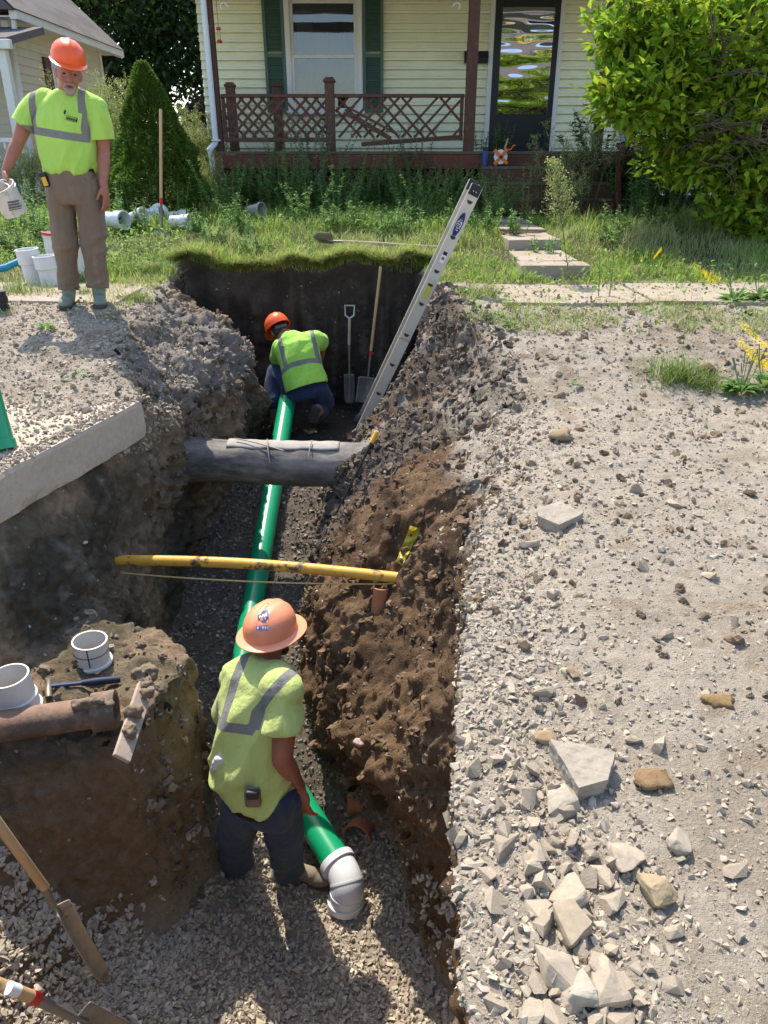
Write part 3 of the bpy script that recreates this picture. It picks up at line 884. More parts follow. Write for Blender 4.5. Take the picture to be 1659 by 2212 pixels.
def board(x0, x1, z):
    b = MB()
    b.prism([(x0, YW + 0.059, z + .012), (x0, YW - 0.012, z + .012), (x0, YW - 0.01, z + 0.04), (x0, YW + 0.012, z + 0.062), (x0, YW + 0.012, z + 0.07), (x0, YW + 0.045, z + ph), (x0, YW + 0.059, z + ph)], (x1 - x0, 0, 0))
    return b.build('siding_board', M['siding'], house)
z = 0.5
while z < 3.3:
    segs = [(XL, door_l), (door_r, XR)] if z < door_t else [(XL, XR)]
    out = []
    for s0, s1 in segs:
        if s0 < win_l < s1 and win_b - 0.1 < z < win_t: out += [(s0, win_l), (win_r, s1)]
        else: out.append((s0, s1))
    for s0, s1 in out: board(s0, s1, z)
    z += ph
# window
win = MB()
t_ = 0.085
win.box((win_l + t_ / 2, YW - .02, (win_b + win_t) / 2), (t_, 0.1, win_t - win_b)); win.box((win_r - t_ / 2, YW - .02, (win_b + win_t) / 2), (t_, 0.1, win_t - win_b))
win.box(((win_l + win_r) / 2, YW - .02, win_t - .05), (win_r - win_l - 2 * t_, 0.1, 0.1))
W = win.build('window', M['trim'], house, bevel=0.008)
m = MB(); m.box(((win_l + win_r) / 2, YW - .06, win_b + .03), (win_r - win_l + .06, 0.16, 0.05)); m.build('sill', M['trim'], W, bevel=0.006)
gl, gr = pw(643, 120).x, pw(765, 120).x
zb, zm, zt2 = pw(700, 238).z, pw(700, 124).z, pw(700, 14).z
def sash(name, z0, z1, y):
    s = MB(); w = 0.05
    x0, x1 = win_l + t_, win_r - t_
    s.box((x0 + w / 2, y, (z0 + z1) / 2), (w, 0.04, z1 - z0)); s.box((x1 - w / 2, y, (z0 + z1) / 2), (w, 0.04, z1 - z0))
    s.box(((x0 + x1) / 2, y, z0 + .022), (x1 - x0 - 2 * w, 0.04, 0.045)); s.box(((x0 + x1) / 2, y, z1 - .022), (x1 - x0 - 2 * w, 0.04, 0.045))
    s.build(name, M['trim'], W, bevel=0.004)
    g = MB(); g.box(((x0 + x1) / 2, y, (z0 + z1) / 2), (x1 - x0 - 2 * w, 0.006, z1 - z0 - .09)); g.build('pane', M['pane'], W)
sash('upper_sash', zm - 0.01, win_t - .1, YW + .02); sash('lower_sash', win_b + .055, zm + .03, YW - .025)
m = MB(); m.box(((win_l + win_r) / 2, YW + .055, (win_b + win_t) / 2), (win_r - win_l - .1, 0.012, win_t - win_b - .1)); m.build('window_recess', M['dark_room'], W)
m = MB()                                           # wavy curtains inside
for x0, x1, z0, z1 in ((gl, gl + 0.25, zb + .05, zt2 - .05), (gl + .28, gr, zm - .35, zt2 - .35)):
    vs = []; n = 40
    for i in range(n + 1):
        x = x0 + (x1 - x0) * i / n; y = YW + .042 + .006 * math.sin(i * 1.9)
        vs += [(x, y, z0 + 0.02 * math.sin(i * .7)), (x, y, z1)]
    m.add(vs, [(2 * i, 2 * i + 2, 2 * i + 3, 2 * i + 1) for i in range(n)])
m.build('curtain', M['curtain'], W)
for x0, x1 in ((pw(572, 120).x, win_l - .005), (win_r + .005, pw(828, 120).x)):
    z0, z1 = pw(600, 243).z, win_t
    s = MB(); fw = 0.05
    s.box((x0 + fw / 2, YW - .035, (z0 + z1) / 2), (fw, 0.06, z1 - z0)); s.box((x1 - fw / 2, YW - .035, (z0 + z1) / 2), (fw, 0.06, z1 - z0))
    for zz in (z0 + .03, zm + .02, z1 - .03): s.box(((x0 + x1) / 2, YW - .035, zz), (x1 - x0 - 2 * fw, 0.056, 0.06))
    sh = s.build('shutter', M['shutter'], house, bevel=0.004)
    k = MB(); zz = z0 + .08
    while zz < z1 - .08:
        if abs(zz - zm - .02) > .045:
            k.add([(x0 + fw, YW - .055, zz), (x1 - fw, YW - .055, zz), (x1 - fw, YW - .024, zz + .036), (x0 + fw, YW - .024, zz + .036)], [(0, 1, 2, 3)])
        zz += .033
    lo = k.build('louvre', M['shutter'], sh)
    sm = lo.modifiers.new('solid', 'SOLIDIFY'); sm.thickness = .006
# door
d = MB(); t_ = 0.075
d.box((door_l + t_ / 2 - .07, YW - .01, FZ + 1.1), (t_, .1, 2.2)); d.box((door_r - t_ / 2 + .07, YW - .01, FZ + 1.1), (t_, .1, 2.2)); d.box(((door_l + door_r) / 2, YW - .01, FZ + 2.24), (door_r - door_l + .14, .1, .08))
DR = d.build('door', M['trim'], house, bevel=.006)
dl, dr = door_l + .005, door_r - .005
gx0, gx1 = pw(1080, 120).x, pw(1190, 120).x
gz0, gz1 = pw(1130, 247).z, FZ + 2.05
s = MB()
s.box(((dl + gx0) / 2, YW - .04, FZ + 1.1), (gx0 - dl, .05, 2.18)); s.box(((gx1 + dr) / 2, YW - .04, FZ + 1.1), (dr - gx1, .05, 2.18))
s.box(((gx0 + gx1) / 2, YW - .04, (FZ + .01 + gz0) / 2), (gx1 - gx0, .05, gz0 - FZ - .01)); s.box(((gx0 + gx1) / 2, YW - .04, FZ + 2.12), (gx1 - gx0, .05, .14))
s.build('storm_door', M['door'], DR, bevel=.006)
g = MB(); g.box(((gx0 + gx1) / 2, YW - .045, (gz0 + gz1) / 2), (gx1 - gx0, .008, gz1 - gz0)); g.build('pane', M['door_pane'], DR)
h = MB(); h.bar((gx0 - .05, YW - .08, FZ + .95), (gx0 - .05, YW - .08, FZ + 1.12), .02, .03); h.build('handle', M['dark_metal'], DR, bevel=.004)
# mailbox (part of the wall)
mb = thing('mailbox', 'small black metal mailbox on yellow siding beside the door', 'mailbox', pw(1027, 125))
a, b = pw(1003, 113), pw(1052, 137)
m = MB(); m.prism([(a.x, YW + .02, b.z), (a.x, YW - .1, b.z), (a.x, YW - .12, a.z - .07), (a.x, YW - .06, a.z), (a.x, YW + .02, a.z)], (b.x - a.x, 0, 0)); m.build('box', M['dark_metal'], mb, bevel=.006)
m = MB(); m.prism([(a.x - .006, YW - .127, a.z - .085), (a.x - .006, YW - .132, a.z - .075), (a.x - .006, YW - .06, a.z + .012), (a.x - .006, YW + .01, a.z + .012), (a.x - .006, YW + .01, a.z + .004), (a.x - .006, YW - .06, a.z + .004)], (b.x - a.x + .012, 0, 0)); m.build('lid', M['dark_metal'], mb)
# porch deck
pxl, pxr = pw(458, 330, YP).x, XR - .2
n = 12
for i in range(n):
    y0 = YP + (YW - YP) * i / n
    m = MB(); m.box(((pxl + pxr) / 2, y0 + (YW - YP) / n / 2, FZ - .02), (pxr - pxl, (YW - YP) / n - .006, .04)); m.build('deck_board', M['deck'], house, bevel=.004)
sx0, sx1 = pw(1040, 370, YP).x, pw(1292, 370, YP).x
m = MB(); m.box(((pxl + sx0) / 2, YP + .03, FZ - .14), (sx0 - pxl, .045, .19)); m.build('fascia', M['redwood'], house, bevel=.004)
m = MB(); m.box(((sx1 + pxr) / 2, YP + .03, FZ - .14), (pxr - sx1, .045, .19)); m.build('fascia', M['redwood'], house, bevel=.004)
m = MB(); m.box(((pxl + pxr) / 2, YP + .6, .5), (pxr - pxl - .1, .05, .9)); m.build('underdeck_shade', M['dark_room'], house)  # near-black sheet standing in for the shade under the deck
# steps
for i in range(4):
    zt_ = FZ - .2 * (i + 1) + (.0)
    y1 = YP - .28 * i
    if i < 3:
        for k in range(2):
            m = MB(); m.box(((sx0 + sx1) / 2, y1 - .075 - .142 * k, zt_ - .02), (sx1 - sx0 + .05, .136, .04)); m.build('tread', M['deck'], house, bevel=.006)
    m = MB(); m.box(((sx0 + sx1) / 2, y1 + .0 + .012, zt_ + .08 - .002), (sx1 - sx0, .024, .155)); m.build('riser', M['brownwood'], house, bevel=.003)
for x in (sx0 - .02, sx1 + .02):
    m = MB(); m.prism([(x - .02, YP, FZ - .05), (x - .02, YP, .2), (x - .02, YP - .9, .2), (x - .02, YP - .9, .42)], (.04, 0, 0)); m.build('stringer', M['brownwood'], house)
# posts
def post(u, w, y, z0, z1, name='post', mat='brownwood', v=200):
    x = pw(u, v, y).x
    m = MB(); m.box((x, y, (z0 + z1) / 2), (w, w, z1 - z0))
    return m.build(name, M[mat], house, bevel=.01)
post(464, .13, YP + .1, FZ, 3.06); post(1017, .15, YP + .1, FZ, 3.06); post(1302, .13, YP + .1, FZ, 3.06)
for u, y, v0 in ((712, YP + .08, 178), (498, YP + 1.5, 188), (598, YP + 1.5, 188)):
    zt_ = pw(u, v0, y).z
    pp_ = post(u, .135 if y < 13 else .14, y, FZ, zt_, 'newel_post')
    x = pw(u, 200, y).x
    m = MB(); m.box((x, y, zt_ + .02), (.17, .17, .04)); m.box((x, y, zt_ + .05), (.12, .12, .03)); m.build('post_cap', M['brownwood'], pp_, bevel=.008)
# railing with lattice
rx0, rx1 = pw(478, 207, YP + .1).x, pw(1003, 207, YP + .1).x
rzt, rzb = pw(740, 207, YP + .1).z, pw(740, 302, YP + .1).z
for (a, b) in ((rx0, pw(705, 200, YP + .1).x), (pw(720, 200, YP + .1).x, rx1)):
    m = MB(); m.box(((a + b) / 2, YP + .1, rzt), (b - a, .1, .045)); m.build('handrail', M['brownwood'], house, bevel=.006)
m = MB(); m.box(((rx0 + pw(705, 200, YP).x) / 2, YP + .1, rzb), (pw(705, 200, YP).x - rx0, .06, .06)); m.build('bottom_rail', M['brownwood'], house, bevel=.005)
a = Vector((pw(780, 300, YP).x, YP + .1, rzb - .06)); b = Vector((rx1, YP + .1, rzb + .04))
m = MB(); m.bar(a, b, .055, .06); m.build('bottom_rail', M['brownwood'], house, bevel=.005)
def lattice(x0, x1, z0, z1, y, pitch, w, skip, seed, mat='brownwood'):
    r = random.Random(seed)
    H = z1 - z0
    for s, dy in ((1, 0), (-1, .012)):
        k = x0 - H
        while k < x1 + H:
            # slat from (k, z0) to (k + H, z1), mirrored for s = -1
            xa, xb = (k, k + H) if s == 1 else (k + H, k)
            za, zb_ = z0, z1
            pts = []
            for (xx, zz) in ((xa, za), (xb, zb_)):
                pts.append([xx, zz])
            dxx = pts[1][0] - pts[0][0]
            t0, t1 = 0.0, 1.0
            for lim, sg in ((x0, 1), (x1, -1)):
                f0 = (pts[0][0] - lim) * sg; f1 = (pts[1][0] - lim) * sg
                if f0 < 0 and f1 < 0: t0, t1 = 1, 0
                elif f0 < 0: t0 = max(t0, -f0 / (f1 - f0))
                elif f1 < 0: t1 = min(t1, f0 / (f0 - f1))
            if t1 - t0 > .12 and r.random() > skip:
                A = Vector((pts[0][0] + dxx * t0, y + dy, z0 + H * t0)); B = Vector((pts[0][0] + dxx * t1, y + dy, z0 + H * t1))
                m = MB(); m.bar(A, B, w, .011, (0, 1, 0)); m.build('lattice_slat', M[mat], house)
            k += pitch
xm = pw(712, 200, YP + .1).x
lattice(rx0, xm - .06, rzb + .03, rzt - .02, YP + .1, .155, .036, .02, 3)
lattice(xm + .08, rx1 - .05, rzb + .03, rzt - .02, YP + .1, .185, .034, .3, 11)
for (u0, v0, u1, v1) in ((745, 237, 845, 298), (752, 232, 858, 290), (742, 243, 850, 306)):
    m = MB(); m.bar(pw(u0, v0, YP + .07), pw(u1, v1, YP + .06), .034, .012, (0, 1, 0)); m.build('lattice_slat', M['brownwood'], house)
m = MB(); m.box((rx1 - .03, YP + .1, (rzt + rzb) / 2), (.05, .05, rzt - rzb)); m.build('rail_post', M['brownwood'], house, bevel=.005)
m = MB(); m.box((rx0 + .02, YP + .1, (rzt + rzb) / 2), (.05, .05, rzt - rzb)); m.build('rail_post', M['brownwood'], house, bevel=.005)
lattice(pxl, sx0 - .05, .42, FZ - .25, YP + .06, .155, .034, .03, 5, 'redwood')
# porch roof, out of view above: it shades the yard
m = MB(); m.prism([(XL - .25, YP - .65, 3.42), (XL - .25, YP - .65, 3.56), (XL - .25, YW + .3, 3.9), (XL - .25, YW + .3, 3.75)], (XR - XL + .5, 0, 0)); m.build('porch_roof', M['roofing'], house)
m = MB(); m.box(((XL + XR) / 2, (YP + YW) / 2 + .1, 3.33), (XR - XL, YW - YP - .2, .03)); m.build('porch_ceiling', M['trim'], house)
m = MB(); m.box(((XL + XR) / 2, YP + .1, 3.12), (XR - XL, .14, .14)); m.build('porch_beam', M['trim'], house)
m = MB(); m.prism([(XL - .3, YW - .3, 3.4), (XL - .3, YW + 4, 6.2), (XL - .3, YW + 8.3, 3.4)], (XR - XL + .6, 0, 0)); m.build('roof', M['roofing'], house)
# downspout
a0 = pw(437, -20, YP - .02); a1 = pw(466, 305, YP - .02)
m = MB(); m.tube([a0, a1, pw(466, 308, YP - .02), pw(452, 325, YP - .06), pw(456, 335, YP - .06), pw(463, 385, YP - .06)], .042, n=8, sx=.8); m.build('downspout', M['downspout'], house, bevel=.004)
m = MB(); m.box(pw(467, 303, YP - .03), (.12, .1, .025)); m.build('downspout_strap', M['downspout'], house)
# scroll brackets under the beam
def scroll(u, v, s, name='scroll_bracket'):
    c = pw(u, v, YP + .05); pts = []
    for i in range(26):
        t = i / 25 * 4.4; r_ = .07 * (1 - i / 30)
        pts.append(c + Vector((s * (.07 + r_ * math.cos(t)), 0, r_ * math.sin(t) - .02)))
    m = MB(); m.tube(pts, .008, n=6); m.build(name, M['white_paint'], house, smooth=True)
scroll(470, 12, 1); scroll(1000, 12, -1)
# hummingbird feeder hanging from the bracket
fp = pw(473, 75, YP - .0)
fd = thing('bird_feeder', 'red and clear hanging bird feeder at the left porch post', 'bird feeder', fp)
m = MB(); m.lathe([(.001, .09), (.03, .088), (.033, .06), (.02, .05), (.001, .05)], fp, n=16); m.build('cap', M['red_paint'], fd, smooth=True)
m = MB(); m.lathe([(.021, .055), (.024, -.06), (.001, -.06)], fp, n=16); m.build('bottle', mk('feeder_bottle', (.7, .62, .3, 1), rough=.2, var=.05, transl=.4), fd, smooth=True)
m = MB(); m.lathe([(.001, -.1), (.036, -.098), (.04, -.08), (.022, -.058), (.001, -.058)], fp, n=16); m.build('base', M['red_paint'], fd, smooth=True)
m = MB(); m.tube([fp + Vector((0, 0, .085)), fp + Vector((0, 0, .5))], .003, n=5); m.build('wire', M['dark_metal'], fd)
# handrail stub by the steps
hp = thing('stair_handrail', 'broken grey handrail on a red brown post beside the porch steps', 'handrail', pw(1335, 420, 11.5))
m = MB(); m.tube([pw(1346, 309, 11.5), pw(1334, 395, 11.45), pw(1333, 470, 11.4)], .045, n=8); m.build('post', M['redwood'], hp)
m = MB(); m.tube([pw(1335, 235, 12.0), pw(1339, 262, 11.8), pw(1347, 310, 11.48)], .04, n=10); m.build('rail', mk('grey_weathered_rail', (.3, .3, .32, 1), rough=.7, var=.35, vscale=25), hp, smooth=True)

# ------------------------------------------------------------------ neighbouring house on the left
M['nsiding'] = mk('beige_siding', (0.60, 0.54, 0.42, 1), rough=0.6, var=0.06, vscale=3, spec=0.25)
M['maroon'] = mk('maroon_shutter', (0.09, 0.03, 0.03, 1), rough=0.6, var=0.15)
nh = thing('house', 'beige vinyl house with grey shingled roof and maroon shutters beside the tall weeds', 'house', (-7, 16, 0.3))
NX, NY0, NY1, NZE = -5.95, 13.9, 18.1, 2.98
m = MB(); m.box((NX - 2.2, (NY0 + NY1) / 2, 1.6), (4.3, NY1 - NY0 - .1, 2.75)); m.build('wall', M['nsiding'], nh)
z = .5
while z < NZE - .05:
    b = MB(); b.prism([(NX - .06, NY0, z), (NX + .02, NY0, z), (NX + .004, NY0, z + .125), (NX - .06, NY0, z + .125)], (0, NY1 - NY0, 0)); b.build('siding_board', M['nsiding'], nh)
    b = MB(); b.prism([(NX - 4.5, NY0 + .06, z), (NX - 4.5, NY0 - .02, z), (NX - 4.5, NY0 - .004, z + .125), (NX - 4.5, NY0 + .06, z + .125)], (4.46, 0, 0)); b.build('siding_board', M['nsiding'], nh)
    z += .125
for y in (NY0 - .01, NY1): 
    m = MB(); m.box((NX, y, 1.65), (.1, .1, 2.7)); m.build('corner_board', M['trim'], nh, bevel=.005)
m = MB(); m.box((NX + .3, (NY0 + NY1) / 2 + .1, NZE), (.12, NY1 - NY0 + 1.0, .13)); m.build('gutter', M['trim'], nh, bevel=.01)
m = MB(); m.box((NX + .1, (NY0 + NY1) / 2 + .1, NZE - .02), (.34, NY1 - NY0 + .9, .02)); m.build('soffit', M['trim'], nh)
ns_ = MB(); ns_.prism([(NX + .36, NY0 - .5, NZE + .05), (NX - 2.4, NY0 - .5, NZE + 2.6), (NX - 5.2, NY0 - .5, NZE + .05)], (0, NY1 - NY0 + 1.0, 0)); rf = ns_.build('roof', M['roofing'], nh)
sl = math.atan2(2.55, 2.76); L_ = math.hypot(2.55, 2.76)
rr = random.Random(4)
for i in range(20):                                  # shingle courses
    t0 = i / 20 * L_
    y = NY0 - .52
    while y < NY1 + .5:
        w = rr.uniform(.5, 1.0); y2 = min(y + w, NY1 + .52)
        c = Vector((NX + .38 - math.cos(sl) * (t0 + .1), (y + y2) / 2, NZE + .05 + math.sin(sl) * (t0 + .1) + .016))
        b = MB(); b.box(c, (L_ / 20 + .03, y2 - y - .004, .012), Matrix.Rotation(sl + .03, 3, 'Y')); b.build('shingle', M['roofing'], rf)
        y = y2
for y0_, y1_, mt, pr_ in ((15.05, 15.32, 'maroon', .035), (15.32, 16.0, 'trim', .03), (16.0, 16.27, 'maroon', .035)):
    m = MB(); m.box((NX + .02, (y0_ + y1_) / 2, 1.95), (.08, y1_ - y0_ - .004, 1.25)); o_ = m.build('shutter' if mt == 'maroon' else 'window', M[mt], nh, bevel=.006)
    if mt == 'trim':
        m = MB(); m.box((NX + .062, (y0_ + y1_) / 2, 1.95), (.01, .5, 1.05)); m.build('pane', M['pane'], o_)
# front porch of the neighbour: low roof, downspouts, white railing
m = MB(); m.prism([(NX - 4.5, NY0 - 1.5, 2.55), (NX - 4.5, NY0 - .04, 2.86), (NX - 4.5, NY0 - .04, 2.76), (NX - 4.5, NY0 - 1.5, 2.45)], (5.1, 0, 0)); m.build('porch_roof', M['roofing'], nh)
m = MB(); m.box((NX - 1.9, NY0 - 1.53, 2.46), (5.15, .1, .12)); m.build('gutter', M['trim'], nh, bevel=.01)
m = MB(); m.tube([(NX + .26, NY0 - .3, NZE - .05), (NX + .24, NY0 - .3, NZE - .25), (NX + .1, NY0 - .15, NZE - .4), (NX + .07, NY0 - .1, .5)], .04, n=8); m.build('downspout', M['downspout'], nh)
m = MB(); m.box((NX + .5, NY0 - 1.45, 1.35), (.12, .12, 2.1)); m.build('porch_post', M['trim'], nh, bevel=.006)
m = MB(); m.box((NX - 1.6, NY0 - 1.45, 1.25), (4.1, .07, .06)); m.box((NX - 1.6, NY0 - 1.45, .52), (4.1, .06, .05)); m.build('porch_rail', M['white_paint'], nh, bevel=.004)
for i in range(18):
    m = MB(); m.box((NX + .38 - .11 * i, NY0 - 1.45, .88), (.03, .03, .7)); m.build('baluster', M['white_paint'], nh)
m = MB(); m.box((NX - 1.9, NY0 - .75, .4), (5.1, 1.5, .12)); m.build('porch_floor', M['deck'], nh)

# back-yard fences
def board_fence(x0, x1, y, h, w, mat, label, zb=.27):
    f = thing('fence', label, 'fence', ((x0 + x1) / 2, y, zb)); x = x0; r_ = random.Random(int(y * 10))
    while x < x1:
        hh = h + r_.uniform(-.03, .03)
        b = MB(); b.prism([(x, y, zb), (x + w - .012, y, zb), (x + w - .012, y, zb + hh - .04), (x + w / 2, y, zb + hh), (x, y, zb + hh - .04)], (0, .02, 0)); b.build('picket', M[mat], f); x += w
    for zz in (zb + .35, zb + h - .35):
        b = MB(); b.box(((x0 + x1) / 2, y + .045, zz), (x1 - x0, .04, .08)); b.build('rail', M[mat], f)
M['fencewood'] = mk('grey_fence_wood', (.3, .24, .18, 1), rough=.9, var=.3, vscale=8, objvar=.2)
board_fence(-9.5, -3.0, 23.5, 1.5, .15, 'fencewood', 'weathered wooden picket fence under the dark trees behind the yard')
board_fence(4.9, 7.4, 17.0, 1.55, .14, 'trim', 'pale fence panel seen between the porch and the leafy tree')
# hip-roofed shed behind the fence
sd = thing('shed', 'small grey roofed shed far behind beside the porch downspout', 'shed', (-5.3, 27, .3))
m = MB(); m.box((-5.2, 27.2, 1.2), (2.2, 2, 1.9)); m.build('wall', M['fencewood'], sd)
m = MB(); m.prism([(-6.5, 26, 2.1), (-5.2, 26, 2.9), (-3.9, 26, 2.1)], (0, 2.6, 0)); m.build('roof', mk('pale_roof', (.33, .32, .32, 1), rough=.9, var=.2, vscale=20), sd)
# ------------------------------------------------------------------ people
class Blob:
    """closed lumps that a voxel remesh melts into one surface"""
    def __init__(s): s.m = MB()
    def cap(s, p0, r0, p1, r1, n=14):
        p0, p1 = Vector(p0), Vector(p1)
        d = (p1 - p0); L = d.length
        if L < 1e-6: d = Vector((0, 0, 1))
        d = d.normalized()
        path, rad = [], []
        for a in (80, 55, 30, 0): path.append(p0 - d * r0 * math.sin(R(a))); rad.append(r0 * math.cos(R(a)))
        for a in (0, 30, 55, 80): path.append(p1 + d * r1 * math.sin(R(a))); rad.append(r1 * math.cos(R(a)))
        s.m.tube(path, rad, n=n); return s
    def chain(s, pts):
        for (a, ra), (b, rb) in zip(pts, pts[1:]): s.cap(a, ra, b, rb)
        return s
    def ell(s, c, rx, ry, rz, ax=None):
        c = Vector(c)
        ax = ax or (Vector((1, 0, 0)), Vector((0, 1, 0)), Vector((0, 0, 1)))
        vs, fs = [], []; n, k = 16, 10
        for i in range(1, k):
            t = math.pi * i / k
            for j in range(n):
                q = 2 * math.pi * j / n
                vs.append(c + ax[0] * rx * math.sin(t) * math.cos(q) + ax[1] * ry * math.sin(t) * math.sin(q) + ax[2] * rz * math.cos(t))
        vs += [c + ax[2] * rz, c - ax[2] * rz]
        for i in range(k - 2):
            for j in range(n): fs.append((i * n + j, i * n + (j + 1) % n, (i + 1) * n + (j + 1) % n, (i + 1) * n + j))
        for j in range(n):
            fs.append((len(vs) - 2, (j + 1) % n, j)); fs.append((len(vs) - 1, (k - 2) * n + j, (k - 2) * n + (j + 1) % n))
        s.m.add(vs, fs); return s
    def loft(s, rings, n=22, close=True):
        """rings: (centre, half width, half depth, x axis, y axis)"""
        vs, fs = [], []
        for c, a, b, x, y in rings:
            c, x, y = Vector(c), Vector(x).normalized(), Vector(y).normalized()
            for k in range(n):
                t = 2 * math.pi * k / n
                ct, st = math.cos(t), math.sin(t)
                e = 0.85
                vs.append(c + x * a * math.copysign(abs(ct) ** e, ct) + y * b * math.copysign(abs(st) ** e, st))
        for i in range(len(rings) - 1):
            for k in range(n):
                fs.append((i * n + k, i * n + (k + 1) % n, (i + 1) * n + (k + 1) % n, (i + 1) * n + k))
        fs.append(tuple(range(n))[::-1]); m = (len(rings) - 1) * n; fs.append(tuple(range(m, m + n)))
        s.m.add(vs, fs); return s
    def mesh(s, name, voxel=0.009, smooth=4, wrinkle=None):
        me = bpy.data.meshes.new('tmp')
        me.from_pydata([tuple(p) for p in s.m.v], [], s.m.f)
        bm = bmesh.new(); bm.from_mesh(me); bmesh.ops.recalc_face_normals(bm, faces=bm.faces); bm.to_mesh(me); bm.free()
        o = bpy.data.objects.new('tmp', me); COL.objects.link(o)
        r = o.modifiers.new('r', 'REMESH'); r.mode = 'VOXEL'; r.voxel_size = voxel
        if smooth:
            q = o.modifiers.new('s', 'SMOOTH'); q.factor = 0.5; q.iterations = smooth
        dg = bpy.context.evaluated_depsgraph_get(); dg.update()
        out = bpy.data.meshes.new_from_object(o.evaluated_get(dg))
        bpy.data.objects.remove(o); out.name = name
        n = len(out.vertices)
        co = np.empty(n * 3, np.float32); out.vertices.foreach_get('co', co); co = co.reshape(-1, 3)
        nn = np.empty(n * 3, np.float32); out.vertex_normals.foreach_get('vector', nn); nn = nn.reshape(-1, 3)
        if wrinkle:
            co = co + nn * wrinkle(co)[:, None]
            out.vertices.foreach_set('co', co.astype(np.float32).ravel()); out.update()
        out.polygons.foreach_set('use_smooth', np.ones(len(out.polygons), dtype=bool))
        return out, co
def add_part(name, me, mat, root):
    """world-space mesh -> child of root"""
    me.transform(mw(root).inverted())
    me.materials.clear()
    return link(name, me, mat, root)

M['skin'] = mk('tanned_skin', (0.36, 0.145, 0.095, 1), rough=0.55, var=0.14, vscale=14, spec=0.4, bump=0.15, bscale=120)
M['skin2'] = mk('weathered_skin', (0.33, 0.12, 0.075, 1), rough=0.55, var=0.14, vscale=14, spec=0.4, bump=0.15, bscale=120)
M['hair'] = mk('short_brown_hair', (0.05, 0.03, 0.02, 1), rough=0.8, var=0.3, vscale=60, bump=0.6, bscale=200)
M['grey_beard'] = mk('grey_beard', (0.36, 0.27, 0.23, 1), rough=0.9, var=0.25, vscale=80, bump=0.5, bscale=250)
M['khaki'] = mk('brown_canvas', (0.20, 0.145, 0.10, 1), rough=0.9, var=0.22, vscale=7, bump=0.7, bscale=10, bdist=0.03, stretch=(1.2, 1.2, 0.6), sheen=0.1, spots=((0.29, 0.235, 0.175, 1), 4, 0.55, 0.15))
M['denim'] = mk('dark_denim', (0.03, 0.05, 0.095, 1), rough=0.9, var=0.3, vscale=9, bump=0.7, bscale=11, bdist=0.03, stretch=(1.2, 1.2, 0.6), sheen=0.1, spots=((0.09, 0.085, 0.07, 1), 5, 0.52, 0.15))
M['denim2'] = mk('blue_denim', (0.02, 0.036, 0.09, 1), rough=0.9, var=0.25, vscale=9, bump=0.3, bscale=300, sheen=0.1)
M['boot'] = mk('dusty_boot', (0.20, 0.16, 0.115, 1), rough=0.85, var=0.25, vscale=18, bump=0.3, bscale=80)
M['sole'] = mk('boot_sole', (0.07, 0.055, 0.045, 1), rough=0.9, var=0.25, vscale=18)
M['green_boot'] = mk('faded_green_boot', (0.20, 0.24, 0.19, 1), rough=0.85, var=0.2, vscale=18, bump=0.3, bscale=80, spots=((0.3, 0.25, 0.19, 1), 12, 0.55, 0.15))
M['belt'] = mk('black_belt', (0.015, 0.014, 0.013, 1), rough=0.5, var=0.2)
M['hat'] = mk('orange_hard_hat', (0.88, 0.12, 0.02, 1), rough=0.35, var=0.05, spec=0.5)
M['hat_old'] = mk('faded_orange_hard_hat', (0.85, 0.30, 0.15, 1), rough=0.4, var=0.08, vscale=5, spec=0.5, spots=((0.6, 0.22, 0.12, 1), 14, 0.66, 0.08))
M['strap'] = mk('grey_strap', (0.10, 0.11, 0.12, 1), rough=0.6, var=0.2)
def shirt_mat(name, base, dirt):
    m = mk(name, base, rough=0.85, var=0.1, vscale=5, bump=0.75, bscale=9, bdist=0.03, stretch=(1.3, 1.3, 0.5), spots=(dirt, 4.5, 0.56, 0.2), sheen=0.15, transl=0.12)
    nt = m.node_tree; N, L = nt.nodes, nt.links
    pr = N['Principled BSDF']
    old = pr.inputs['Base Color'].links[0].from_socket
    at = N.new('ShaderNodeAttribute'); at.attribute_name = 'band'
    mr = N.new('ShaderNodeMapRange'); mr.inputs['From Min'].default_value = -0.0008; mr.inputs['From Max'].default_value = 0.0008
    L.new(at.outputs['Fac'], mr.inputs['Value'])
    wv = N.new('ShaderNodeTexNoise'); wv.inputs['Scale'].default_value = 30
    rg = N.new('ShaderNodeMapRange'); rg.inputs['To Min'].default_value = .8; rg.inputs['To Max'].default_value = 1.15
    L.new(wv.outputs['Fac'], rg.inputs['Value'])
    gr = N.new('ShaderNodeVectorMath'); gr.operation = 'SCALE'; gr.inputs[0].default_value = (0.25, 0.25, 0.225); L.new(rg.outputs[0], gr.inputs['Scale'])
    mx = N.new('ShaderNodeMix'); mx.data_type = 'RGBA'
    L.new(mr.outputs[0], mx.inputs['Factor']); L.new(old, mx.inputs['A']); L.new(gr.outputs[0], mx.inputs['B'])
    L.new(mx.outputs['Result'], pr.inputs['Base Color'])
    for n in N:
        if n.type == 'BSDF_TRANSLUCENT': L.new(mx.outputs['Result'], n.inputs['Color'])
    return m
M['shirt_a'] = shirt_mat('lime_shirt', (0.50, 0.80, 0.13, 1), (0.56, 0.62, 0.10, 1))
M['shirt_b'] = shirt_mat('bright_lime_shirt', (0.42, 0.80, 0.10, 1), (0.46, 0.68, 0.09, 1))
M['shirt_c'] = shirt_mat('faded_lime_shirt', (0.62, 0.72, 0.22, 1), (0.48, 0.44, 0.14, 1))

